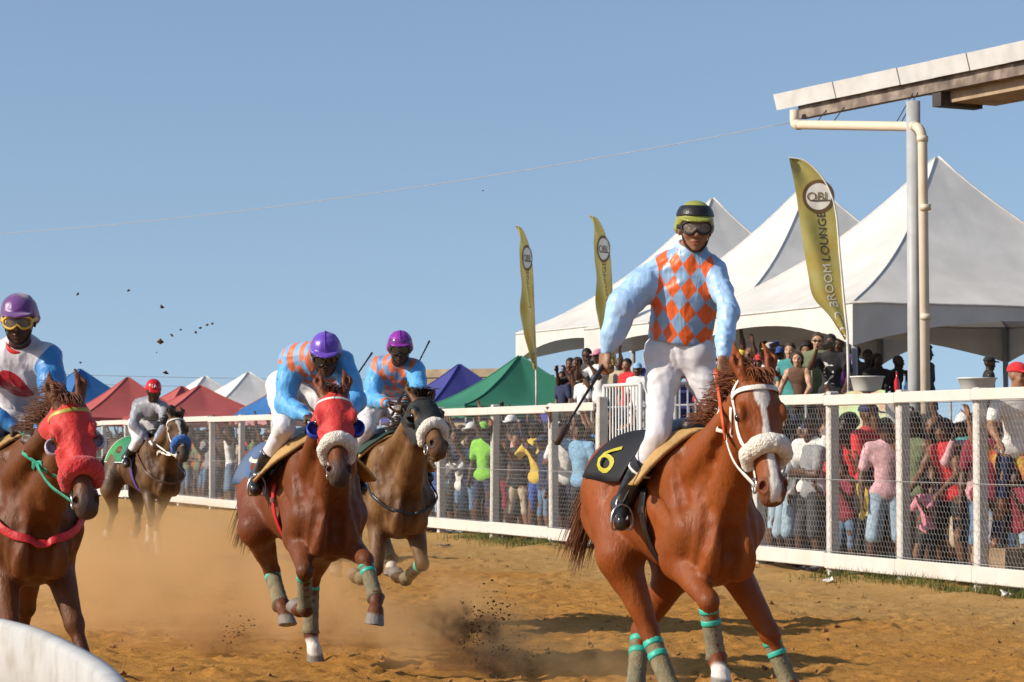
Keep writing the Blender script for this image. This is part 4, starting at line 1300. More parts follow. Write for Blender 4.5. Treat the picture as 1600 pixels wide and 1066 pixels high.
def body_mesh(J, h, hands=True, full=True):
    sd = SDF()
    lr, up, fr_ = axes(J)
    lf = J.get('limb', 1.0)
    torso(sd, J, 0.0, .9 if lf < 1 else 1.0)
    for s in 'lr':
        a, e, w = J['s' + s], J['e' + s], J['w' + s]
        sd.ell(a, .058 * lf, k=.04)
        sd.cone(a, e, .047 * lf, .038 * lf, k=.03); sd.cone(a * .55 + e * .45, a * .45 + e * .55, .046 * lf, .046 * lf, k=.04)
        sd.cone(e, w, .039 * lf, .026, k=.02); sd.cone(e * .8 + w * .2, e * .6 + w * .4, .041 * lf, .037 * lf, k=.03)
        hd = J.get('hd' + s, nrm(w - e)); pn = J.get('pn' + s, fr_)
        if hands: hand(sd, w, np.asarray(hd, float), np.asarray(pn, float), 1 if s == 'l' else -1, J.get('curl' + s, .5), sc_=J.get('handsc', 1.0))
        hp_, kn, an, to = J['hip' + s], J['k' + s], J['a' + s], J['t' + s]
        sd.cone(hp_, kn, .082 * lf, .056 * lf, k=.04); sd.cone(kn, an, .054 * lf, .038 * lf, k=.03)
        calf = nrm(np.cross(np.cross(kn - hp_, an - kn) + lr * .01, an - kn))
        sd.cone(kn * .8 + an * .2, kn * .55 + an * .45, .056 * lf, .05 * lf, k=.04)
        sd.cone(an, to, .038, .028, k=.03); sd.ell(an - nrm(to - an) * .03, .035, k=.03)
    hf, hl, hu, P, kh = head_frame(J)
    A = (hf, hl, hu); q = lambda *r: tuple(x * kh for x in r)
    sd.cone(J['nk'] - up * .04, P(-.012, 0, -.06), .058, .054 * kh, k=.03)
    sd.ell(P(-.012, 0, .028), q(.094, .075, .088), A, k=.02)
    sd.ell(P(.030, 0, -.028), q(.060, .060, .082), A, k=.025)
    sd.ell(P(.030, 0, -.075), q(.048, .049, .036), A, k=.02)
    sd.ell(P(.066, 0, -.096), q(.020, .022, .017), A, k=.015)
    for s in (-1, 1):
        sd.ell(P(.078, s * .030, .024), q(.013, .027, .009), A, k=.012)
        sd.ell(P(.062, s * .043, -.026), q(.024, .020, .022), A, k=.02)
        sd.ell(P(.100, s * .031, .003), q(.017, .019, .012), A, k=.010, op=1)
        sd.ell(P(-.008, s * .076, -.006), q(.021, .009, .031), A, k=.008)
    sd.cone(P(.084, 0, .006), P(.104, 0, -.030), .0095 * kh, .0150 * kh, k=.012)
    for s in (-1, 1): sd.ell(P(.095, s * .015, -.034), q(.012, .010, .009), A, k=.006)
    sd.ell(P(.086, 0, -.0600), q(.013, .025, .0075), A, k=.006)
    sd.ell(P(.084, 0, -.0730), q(.013, .022, .0085), A, k=.006)
    sd.ell(P(.100, 0, -.0665), q(.013, .024, .0022), A, k=.005, op=1)
    v, f = sd.mesh(h)
    loc = (v - J['hd']) / kh
    x, y, z = loc @ hf, loc @ hl, loc @ hu
    hd_ = (x > .02) & (np.abs(y) < .08) & (np.abs(z) < .13)
    C = np.zeros((len(v), 3))
    ey = np.sqrt((np.abs(y) - .031) ** 2 + ((z - .002) * 1.6) ** 2)
    C[:, 0] = hd_ * (smooth(.016 - ey, 0, .005) * .75 + smooth(.007 - np.abs(z - .028), -.001, .003) * smooth(.022 - np.abs(np.abs(y) - .032), 0, .004) * .6) * (x > .05)
    C[:, 0] = np.maximum(C[:, 0], hd_ * smooth(.0035 - np.abs(z + .0665), 0, .002) * smooth(.026 - np.abs(y), 0, .004) * (x > .06) * .7)
    C[:, 1] = hd_ * smooth(.013 - np.abs(z + .067), 0, .004) * smooth(.027 - np.abs(y), 0, .006) * (x > .06) * .8
    return v, f, C, sd

def creases(amp, fr_, seed=0.0, zs=.75):
    def fn(X, Y, Z):
        X, Y, Z = np.broadcast_arrays(X, Y, Z)
        w = vnoise(X * fr_ * .5 + seed, Y * fr_ * .5, Z * fr_ * .5) * 1.6
        n1 = vnoise(X * fr_ + w, Y * fr_ + w + seed, Z * fr_ * zs + w)
        n2 = vnoise(X * fr_ * 2.3 + w, Y * fr_ * 2.3, Z * fr_ * 2.0 + seed)
        return amp * ((np.abs(n1) * 2 - .7) + .45 * (np.abs(n2) * 2 - .7))
    return fn

def shirt_mesh(J, h, sleeve=1.0, puff=.018, fat=1.0, blouse=0.0, hem=.02, crease=.006, cf=11, seed=0.0, rs_=None, neck=.0, hemdir=None, zs=.75, radr=None, radl=None):
    """sleeve: 0 none, .5 to above the elbow, 1 to the wrist"""
    sd = SDF(); lr, up, fr_ = axes(J)
    torso(sd, J, puff, fat, lo=hem > .05)
    if blouse:
        sd.cone(J['pel'] + up * .07, J['pel'] * .45 + J['che'] * .55, .135 + blouse, .14 + blouse, k=.05, sq=(fr_, .8))
    hd_ = up if hemdir is None else nrm(hemdir)
    sd.cut(J['pel'] - hd_ * hem, -hd_, .01)
    for s in 'lr':
        a, e, w = J['s' + s], J['e' + s], J['w' + s]
        if sleeve <= 0: continue
        if sleeve < .9:
            b = a + (e - a) * min(1, sleeve * 1.35)
            sd.cone(a, b, .052 + puff, .052 + puff, k=.04)
        else:
            rad = (radl if s == 'l' else radr) or (.062, .052, .046, .034)
            mid_ = (a + e) / 2
            sd.cone(a, mid_, rad[0] + puff * .4, rad[1] + puff * .4, k=.05); sd.cone(mid_, e, rad[1] + puff * .4, rad[2] + puff * .3, k=.04)
            m2 = e * .35 + w * .65
            sd.cone(e, m2, rad[2] + puff * .3, rad[3] + puff * .5, k=.035); sd.cone(m2, w, rad[3] + puff * .5, .031, k=.012)
    if crease: sd.warp(creases(crease, cf, seed, zs))
    v, f = sd.mesh(h)
    # coordinates for cloth patterns: across, up, sleeve
    u = (v - J['che']) @ lr; t = (v - J['pel']) @ up; d = (v - J['che']) @ fr_
    ang = np.arctan2(u, np.where(np.abs(d) < 1e-6, 1e-6, d)) * .16
    arm = np.full(len(v), 9.0)
    for s in 'lr':
        dd, tt = seg_dist(v, J['s' + s], J['e' + s]); d2, t2 = seg_dist(v, J['e' + s], J['w' + s])
        arm = np.minimum(arm, np.minimum(dd - .068, d2 - .05))
    q = v - J['pel']; q = q - np.outer(np.clip(q @ up, 0, np.linalg.norm(J['che'] - J['pel'])), up)
    tor = np.sqrt((q @ lr) ** 2 + ((q @ fr_) * 1.3) ** 2) - .165
    sl = smooth(tor - arm, .010, .024)
    return v, f, np.stack([u, t, sl], 1)

def trouser_mesh(J, h, length=1.0, puff=.014, crease=.005, cf=12, seed=3.0, flare=0.0, waist=True, slim=1.0):
    """length: 1 to the ankle, .55 shorts"""
    sd = SDF(); lr, up, fr_ = axes(J)
    B = J.get('build', 1.0)
    sd.cone(J['hipl'] + up * .03, J['hipr'] + up * .03, .105 * B + puff, .105 * B + puff, k=.05, sq=(fr_, .95))
    sd.cone(J['pel'] - up * .02, J['pel'] + up * .09, .118 * B + puff, .122 * B + puff, k=.04, sq=(fr_, .85))
    for s in 'lr':
        hp_, kn, an = J['hip' + s], J['k' + s], J['a' + s]
        if length <= .62:
            b = hp_ + (kn - hp_) * (length / .5)
            sd.cone(hp_, b, .088 * slim + puff, .074 * slim + puff + flare, k=.03)
        else:
            e = kn + (an - kn) * (length - .5) * 2
            sd.cone(hp_, kn, .086 * slim + puff, .058 * slim + puff, k=.03); sd.cone(kn, e, .056 * slim + puff, .044 + puff + flare, k=.03)
            sd.ell(hp_ * .7 + kn * .3 - fr_ * .015, .088 * slim + puff, k=.04)
    if crease: sd.warp(creases(crease, cf, seed))
    if waist: sd.cut(J['pel'] + up * .10, up, .008)
    return sd.mesh(h)

def standing(arms='down', lean=0.0, turn=0.0, rs=None, build=1.0, fem=False):
    """joints of a standing figure 1.72 m tall that faces +x"""
    rs = rs or np.random.RandomState(0)
    J = dict(build=build)
    J['pel'] = V(0, 0, .94); J['che'] = V(.0 + lean, 0, 1.41); J['nk'] = V(lean, 0, 1.46); J['mid'] = V(lean * .4, 0, 1.16)
    w = .168 if fem else .19
    J['sl'] = V(lean, w, 1.40); J['sr'] = V(lean, -w, 1.40)
    J['hd'] = V(lean + .02, 0, 1.605); J['hf'] = V(math.cos(turn), math.sin(turn), -.05); J['hu'] = V(.02, 0, 1)
    J['hipl'] = V(0, .088, .90); J['hipr'] = V(0, -.088, .90)
    sp = .06 + rs.rand() * .06
    J['kl'] = V(.03, .09 + sp * .5, .49); J['kr'] = V(.02 + rs.rand() * .05, -.09 - sp * .5, .49)
    J['al'] = V(-.02, .10 + sp, .085); J['ar'] = V(-.01, -.10 - sp, .085)
    J['tl'] = J['al'] + V(.17, .03, -.055); J['tr'] = J['ar'] + V(.17, -.04, -.055)
    for s, sg in (('l', 1), ('r', -1)):
        a = J['s' + s]; m = arms if isinstance(arms, str) else arms[s]
        if m == 'down':
            e = a + nrm(V(-.05, sg * .22, -1)) * .29; w_ = e + nrm(V(.25, sg * .05, -1)) * .255; hd = V(.15, 0, -1); pn = V(0, -sg, 0); c = .35
        elif m == 'hip':
            e = a + nrm(V(-.15, sg * .75, -.8)) * .29; w_ = e + nrm(V(.35, -sg * .9, -.3)) * .255; hd = V(.3, -sg, -.4); pn = V(-1, 0, 0); c = .5
        elif m == 'fence':
            e = a + nrm(V(.55, sg * .25, -.75)) * .29; w_ = e + nrm(V(.75, -sg * .05, .75)) * .255; hd = V(.3, 0, 1); pn = V(1, 0, 0); c = .7
        elif m == 'high':
            e = a + nrm(V(.6, sg * .35, .55)) * .29; w_ = e + nrm(V(.35, sg * .0, 1)) * .255; hd = V(.2, 0, 1); pn = V(1, 0, 0); c = .5
        elif m == 'up':
            e = a + nrm(V(.15, sg * .35, .95)) * .29; w_ = e + nrm(V(.1, -sg * .1, 1)) * .255; hd = V(0, 0, 1); pn = V(1, 0, 0); c = .3
        elif m == 'phone':
            e = a + nrm(V(.75, sg * .15, -.42)) * .29; w_ = e + nrm(V(.40, -sg * .42, .85)) * .255; hd = V(.25, -sg * .2, 1); pn = V(.2, -sg, .1); c = .8
        elif m == 'cross':
            e = a + nrm(V(.30, sg * .2, -1)) * .29; w_ = e + nrm(V(.42, -sg * .95, .15)) * .255; hd = V(.1, -sg, .1); pn = V(-1, 0, 0); c = .3
        elif m == 'lean':
            e = a + nrm(V(.30, sg * .3, -.9)) * .29; w_ = e + nrm(V(.80, -sg * .15, -.65)) * .255; hd = V(.8, 0, -.35); pn = V(0, 0, -1); c = .6
        else:
            e = a + nrm(V(.45, sg * .2, -.8)) * .29; w_ = e + nrm(V(.8, -sg * .35, .1)) * .255; hd = V(1, -sg * .2, 0); pn = V(0, -sg, 0); c = .7
        J['e' + s], J['w' + s], J['hd' + s], J['pn' + s], J['curl' + s] = e, w_, hd, pn, c
    return J
# ================================================================ tack
def leather(name, c, rough=.45): return mat(name, c, rough, .2, 20, bump=.15, bscale=60, spec=.4)
WHITE_STRAP = leather('white_strap', (.72, .70, .66)); BLACK_STRAP = leather('black_leather', (.018, .016, .016), .35)
METAL = mat('steel', (.55, .55, .56), .28, .1, metal=1.0)
WOOL_W = mat('white_fleece', (.74, .69, .60), .95, .18, 60, bump=.9, bscale=90, sheen=.4)
def fleece(c, n): return mat(n, c, .95, .25, 60, bump=.9, bscale=90, sheen=.3)

def strap_on(H, pts, w, th, m, name, n=40, off=.004, closed=False, sd=None, proj=True):
    P = catmull(pts, n)
    if proj: P, N = (sd or H.sd).onto(P, off)
    else: N = (sd or H.sd).grad(P)
    for _ in range(2):
        P[1:-1] = (P[:-2] + 2 * P[1:-1] + P[2:]) / 4
    v, f = ribbon_geo(P, N, w, th, closed)
    return obj(name, v, f, m, H.root)
def drape(H, xs, angs, off=.012, zc=1.22):
    zo = H.S.get('zo', 0)
    X, A = np.meshgrid(xs, np.radians(angs), indexing='ij')
    off = np.broadcast_to(np.asarray(off, float), X.shape)
    C = np.stack([X, X * 0, X * 0 + zc + zo], -1)
    D = np.stack([X * 0, -np.sin(A), np.cos(A)], -1)
    lo = np.zeros(X.shape); hi = np.full(X.shape, .7)
    for _ in range(18):
        m = (lo + hi) / 2
        ins = H.trunk.val(C + D * m[..., None]) < 0
        lo = np.where(ins, m, lo); hi = np.where(ins, hi, m)
    return C + D * (hi + off)[..., None]
def panel(H, name, x0, x1, a0, a1, m, off=.012, th=.008, n=16, k=22, flare=0.0, skew=0.0, parent=None, edge=None):
    xs = np.linspace(x0, x1, n); an = np.linspace(a0, a1, k)
    o_ = off + flare * (np.abs(an)[None, :] / 90.) ** 2 * np.linspace(.4, 1, n)[:, None]
    G = drape(H, xs, an, o_)
    for _ in range(3):
        G[1:-1] = (G[:-2] + 2 * G[1:-1] + G[2:]) / 4; G[:, 1:-1] = (G[:, :-2] + 2 * G[:, 1:-1] + G[:, 2:]) / 4
    G[..., 0] += skew * (np.abs(np.radians(an))[None, :]) * 1.0
    v, f = sheet(G, None, th)
    o = obj(name, v, f, m, parent or H.root)
    if edge:
        for i in (0, -1):
            t, tf = tube_geo(G[i], .007, 6)
            obj('trim', t, tf, edge, o)
        for j in (0, -1):
            t, tf = tube_geo(G[:, j], .007, 6)
            obj('trim', t, tf, edge, o)
    return o
def number(H, s, x0, a0, size, m, parent, off=.022, skew=0.0, aspect=1.0):
    v, f = text_geo(s)
    xs = x0 + v[:, 0] * size * aspect; an = a0 - v[:, 1] * size / .30 * 57.3
    gx = np.linspace(xs.min() - .02, xs.max() + .02, 14); ga = np.linspace(an.min() - 3, an.max() + 3, 18)
    G = drape(H, gx, ga, off)
    u = (xs - gx[0]) / (gx[1] - gx[0]); w = (an - ga[0]) / (ga[1] - ga[0])
    i, j = np.clip(u.astype(int), 0, 12), np.clip(w.astype(int), 0, 16); u, w = (u - i)[:, None], (w - j)[:, None]
    P = (G[i, j] * (1 - u) + G[i + 1, j] * u) * (1 - w) + (G[i, j + 1] * (1 - u) + G[i + 1, j + 1] * u) * w
    P[:, 0] += skew * np.abs(np.radians(an))
    return obj('number', P, f, m, parent, False)
def hood(H, m, t0, t1, eye=.047, name='hood', off=.006):
    hp, ax, dn, lt, k_ = H.hp, H.ax, H.dn, H.lt, H.hk
    sd = SDF(); sd.p = list(H.sd.p[:H.headonly]); sd.shell(off * 1.6)
    sd.warp(creases(.0022, 22, 2.0))
    sd.cut(hp(t1, 0), ax); sd.cut(hp(t0, 0), -ax + dn * .1); sd.cut(hp(.2, -.19), -dn)
    for s in (-1, 1):
        sd.ell(hp(.205, -.032, s * .10), (eye * k_, eye * .85 * k_, .06), (ax, dn, lt), k=.006, op=1)
        sd.cone(hp(.02, .0, s * .052), hp(-.08, .05, s * .075), .036, .04, k=.006, op=1)
    c = hp(.2, -.05)
    v, f = sd.mesh(.0085, c - .36, c + .36)
    return obj(name, v, f, m, H.root)
def eye_cup(H, s, m, r=.062):
    hp = H.hp; c = hp(.225, -.058, s * .104)
    A = (nrm(H.lt * s), H.ax, H.dn)
    sd = SDF().ell(c, (r * .85, r, r * .95), A, k=.002).ell(c, (r * .85 - .010, r - .010, r * .95 - .010), A, k=.003, op=1)
    sd.cut(c + H.dn * .012, nrm(H.dn * .9 - H.lt * s * .1), .003)
    sd.cut(c - H.lt * s * .022, -H.lt * s, .003)
    v, f = sd.mesh(.006)
    return obj('eye_cup', v, f, m, H.root)
def noseband(H, m, t=.385, r=.040, name='fleece_noseband', ext=.105, seed=1.0):
    hp = H.hp
    pts = [hp(t + .035, -ext, -.088), hp(t + .015, -.045, -.090), hp(t, .005, -.062), hp(t - .005, .028, 0), hp(t, .005, .062), hp(t + .015, -.045, .090), hp(t + .035, -ext, .088)]
    P = catmull(pts, 18)
    P, _ = H.sd.onto(P, r * .55)
    sd = SDF()
    for i in range(17):
        ra = r * (.72 + .28 * math.sin(math.pi * (i + .5) / 17))
        sd.cone(P[i], P[i + 1], ra, ra, k=.01)
    def fz(X, Y, Z):
        X, Y, Z = np.broadcast_arrays(X, Y, Z)
        return vnoise(X * 45 + seed, Y * 45, Z * 45) * .0030 + vnoise(X * 110, Y * 110, Z * 110) * .0028
    sd.warp(fz)
    v, f = sd.mesh(.0065)
    return obj(name, v, f, m, H.root)
def bridle(H, m, w=.020, brow=None, cheek=True):
    hp = H.hp
    off = .006
    bl, br = hp(.505, -.095, .068), hp(.505, -.095, -.068)
    strap_on(H, [bl, hp(.36, -.10, .08), hp(.22, -.10, .10), hp(.09, -.075, .095), hp(.035, -.05, .085), hp(-.03, -.02, .03), hp(-.03, -.02, -.03), hp(.035, -.05, -.085), hp(.09, -.075, -.095), hp(.22, -.10, -.10), hp(.36, -.10, -.08), br], w, .005, m, 'headstall', 60, off)
    strap_on(H, [hp(.075, -.07, .095), hp(.075, -.005, .085), hp(.085, .02, .03), hp(.085, .02, -.03), hp(.075, -.005, -.085), hp(.075, -.07, -.095)], w, .005, brow or m, 'browband', 40, off + .003)
    if cheek:
        strap_on(H, [hp(.10, -.11, .09), hp(.17, -.19, .075), hp(.19, -.225, 0), hp(.17, -.19, -.075), hp(.10, -.11, -.09)], w * .7, .004, m, 'throat_strap', 30, off)
    H.bits = []
    for s in (-1, 1):
        c, nn = H.sd.onto(hp(.515, -.098, s * .065)[None], .012); c = c[0]
        a = np.linspace(0, 2 * math.pi, 21)
        P = [c + (H.ax * math.cos(q) + H.dn * math.sin(q)) * .034 for q in a]
        v, f = tube_geo(P, .0055, 6, False)
        obj('bit_ring', v, f, METAL, H.root)
        H.bits.append(c)
def rein(H, s, hand_l, m, w=.016, sag=.05, name='rein', via=None, m2=None):
    b = H.bits[0 if s < 0 else 1]
    pts = [b] + ([np.asarray(via)] if via is not None else [(b + hand_l) / 2 - V(0, 0, sag)]) + [hand_l]
    P = catmull(pts, 24)
    for i in range(len(P)):
        if H.sd.val(P[i][None])[0] < .008: P[i] = H.sd.onto(P[i][None], .008)[0][0]
    N = H.sd.grad(P)
    v, f = ribbon_geo(P, N, w, .005)
    return obj(name, v, f, m, H.root)
def girth(H, m, x=.17, w=.075, a0=60, name='girth'):
    an = np.concatenate([np.linspace(a0, 180, 20), np.linspace(-178, -a0, 20)])
    zc = 1.15
    P = drape(H, [x], an, .008, zc)[0]
    zo = H.S.get('zo', 0)
    N = P - V(x, 0, zc + zo)
    v, f = ribbon_geo(P, N, w, .008)
    o = obj(name, v, f, m, H.root)
    for sgn in (1, -1):
        q = drape(H, [x], [sgn * 82], .016, zc)[0, 0]
        b = MB(); 
        for d in (-.02, .02): b.box(q + V(d - .009, -.004, -.016), q + V(d + .009, .004, .016))
        bo = b.obj('buckle', METAL, o); bo['kind'] = 'stuff'
    return o
def wraps(H, key, m, band, t0=.12, t1=.98, bands=(.16, .36)):
    L = H.legs[key]; K, Ft = L[1], L[2]; can, bk = L[4], L[5]
    hind = key in ('rh', 'lh')
    ts = np.linspace(t0, t1, 12); C = [K + (Ft - K) * t + bk * .010 for t in ts]
    r = (.0505 if hind else .0455) + .002 * np.sin(ts * 40)
    r = r + np.where(ts > .85, (ts - .85) * .07, 0)
    v, f = tube_geo(C, r, 14)
    o = obj('leg_wrap', v, f, m, H.root)
    for b in bands:
        C = [K + (Ft - K) * t + bk * .010 for t in np.linspace(b - .045, b + .045, 4)]
        v, f = tube_geo(C, [.0485 + (.005 if hind else 0)] * 4, 14)
        obj('tape_band', v, f, band, o)
def breastplate(H, m, w=.03, low=.98, name='breast_strap', top=(.18, .235, 1.36)):
    zo = H.S.get('zo', 0)
    T = lambda x, y, z: V(x, y, z + zo)
    pts = [T(top[0], -top[1], top[2]), T(.42, -.25, (top[2] + low) / 2 + .02), T(.62, -.15, low + .05), T(.70, 0, low), T(.62, .15, low + .05), T(.42, .25, (top[2] + low) / 2 + .02), T(top[0], top[1], top[2])]
    return strap_on(H, pts, w, .007, m, name, 60, .020)
def saddle(H, m):
    zo = H.S.get('zo', 0)
    sd = SDF(); T = lambda x, y, z: V(x, y, z + zo)
    sd.cone(T(.22, 0, 1.60), T(-.20, 0, 1.56), .055, .07, k=.03, sq=(V(0, 1, 0), 1.4))
    sd.ell(T(.02, 0, 1.565), (.10, .10, .03), k=.03)
    for s in (-1, 1): sd.cone(T(.12, s * .10, 1.53), T(.10, s * .22, 1.40), .045, .03, k=.04, sq=(V(0, 1, .6 * s), .6))
    v, f = sd.mesh(.012)
    return obj('saddle', v, f, m, H.root)
def stirrup(H, foot, s, m):
    zo = H.S.get('zo', 0)
    top = drape(H, [.10], [-s * 55], .03)[0, 0]
    up = V(0, 0, 1)
    P = catmull([top, (top + foot + up * .11) / 2 + V(0, s * .01, 0), foot + up * .11], 12)
    v, f = ribbon_geo(P, [V(0, s, .1)] * 12, .022, .005)
    o = obj('stirrup_leather', v, f, m, H.root)
    a = np.linspace(-.5, math.pi + .5, 18)
    Q = [foot + V(0, math.cos(q) * .058, .02 + math.sin(q) * .085) for q in a]
    Q = [Q[-1] * .5 + Q[0] * .5] + Q + [Q[-1] * .5 + Q[0] * .5]
    v, f = tube_geo(Q, .006, 6)
    obj('stirrup_iron', v, f, METAL, o)
# ================================================================ jockeys
def silk(name, a, b=None, sleeve=None, mode='plain', du=.08, dv=.12, spot=(0, .2, .09), rough=.32, off=(0, 0), yoke=None):
    m = bpy.data.materials.new(name); m.use_nodes = True
    n = m.node_tree; p = n.nodes['Principled BSDF']; lk = n.links.new
    at_ = n.nodes.new('ShaderNodeAttribute'); at_.attribute_name = 'Pat'
    sp = n.nodes.new('ShaderNodeSeparateColor'); lk(at_.outputs['Color'], sp.inputs[0])
    U, T_, S_ = sp.outputs
    def mth(op, x, y=None):
        q = n.nodes.new('ShaderNodeMath'); q.operation = op
        for i, z in enumerate((x, y)):
            if z is None: continue
            if isinstance(z, (int, float)): q.inputs[i].default_value = z
            else: lk(z, q.inputs[i])
        return q.outputs[0]
    def mix(fac, x, y):
        q = n.nodes.new('ShaderNodeMix'); q.data_type = 'RGBA'
        lk(fac, q.inputs['Factor'])
        for k, z in (('A', x), ('B', y)):
            if isinstance(z, tuple): q.inputs[k].default_value = (*z, 1)
            else: lk(z, q.inputs[k])
        return q.outputs['Result']
    c = a
    if mode == 'diamond':
        x = mth('DIVIDE', mth('ADD', U, off[0]), du); y = mth('DIVIDE', mth('ADD', T_, off[1]), dv)
        k = mth('ADD', mth('FLOOR', mth('ADD', x, y)), mth('FLOOR', mth('SUBTRACT', x, y)))
        c = mix(mth('ABSOLUTE', mth('MODULO', k, 2)), a, b)
    elif mode == 'spot':
        x = mth('DIVIDE', mth('SUBTRACT', U, spot[0]), spot[2]); y = mth('DIVIDE', mth('SUBTRACT', T_, spot[1]), spot[2] * 1.05)
        r = mth('ADD', mth('MULTIPLY', x, x), mth('MULTIPLY', y, y))
        c = mix(mth('LESS_THAN', r, 1.0), a, b)
    if sleeve: c = mix(mth('GREATER_THAN', S_, .5), c, sleeve)
    tc = n.nodes.new('ShaderNodeTexCoord')
    z = n.nodes.new('ShaderNodeTexNoise'); z.inputs['Scale'].default_value = 9; lk(tc.outputs['Object'], z.inputs['Vector'])
    if isinstance(c, tuple):
        q = n.nodes.new('ShaderNodeRGB'); q.outputs[0].default_value = (*c, 1); c = q.outputs[0]
    hs = n.nodes.new('ShaderNodeHueSaturation'); lk(c, hs.inputs['Color'])
    mr = n.nodes.new('ShaderNodeMapRange'); lk(z.outputs['Fac'], mr.inputs[0]); mr.inputs[1].default_value = .3; mr.inputs[2].default_value = .7; mr.inputs[3].default_value = .85; mr.inputs[4].default_value = 1.1
    lk(mr.outputs[0], hs.inputs['Value'])
    lk(hs.outputs[0], p.inputs['Base Color'])
    p.inputs['Roughness'].default_value = rough + .08; p.inputs['Sheen Weight'].default_value = .1
    p.inputs['Specular IOR Level'].default_value = .45
    z2 = n.nodes.new('ShaderNodeTexNoise'); z2.inputs['Scale'].default_value = 7; z2.inputs['Detail'].default_value = 5; z2.inputs['Distortion'].default_value = 1.6; mp = n.nodes.new('ShaderNodeMapping'); mp.inputs['Scale'].default_value = (1.7, 1.7, .55); lk(tc.outputs['Object'], mp.inputs[0]); lk(mp.outputs[0], z2.inputs['Vector'])
    bp = n.nodes.new('ShaderNodeBump'); bp.inputs['Strength'].default_value = .3; bp.inputs['Distance'].default_value = .03
    lk(z2.outputs['Fac'], bp.inputs['Height']); lk(bp.outputs[0], p.inputs['Normal'])
    return m
CLEAR = bpy.data.materials.new('goggle_lens'); CLEAR.use_nodes = True
_n = CLEAR.node_tree; _b = _n.nodes['Principled BSDF']; _b.inputs['Base Color'].default_value = (.25, .22, .18, 1); _b.inputs['Roughness'].default_value = .08
_t = _n.nodes.new('ShaderNodeBsdfTransparent'); _x = _n.nodes.new('ShaderNodeMixShader'); _x.inputs[0].default_value = .55
_n.links.new(_b.outputs[0], _x.inputs[1]); _n.links.new(_t.outputs[0], _x.inputs[2]); _n.links.new(_x.outputs[0], _n.nodes['Material Output'].inputs[0])
SMOKE = mat('smoked_lens', (.03, .025, .02), .08, .1, spec=.8)

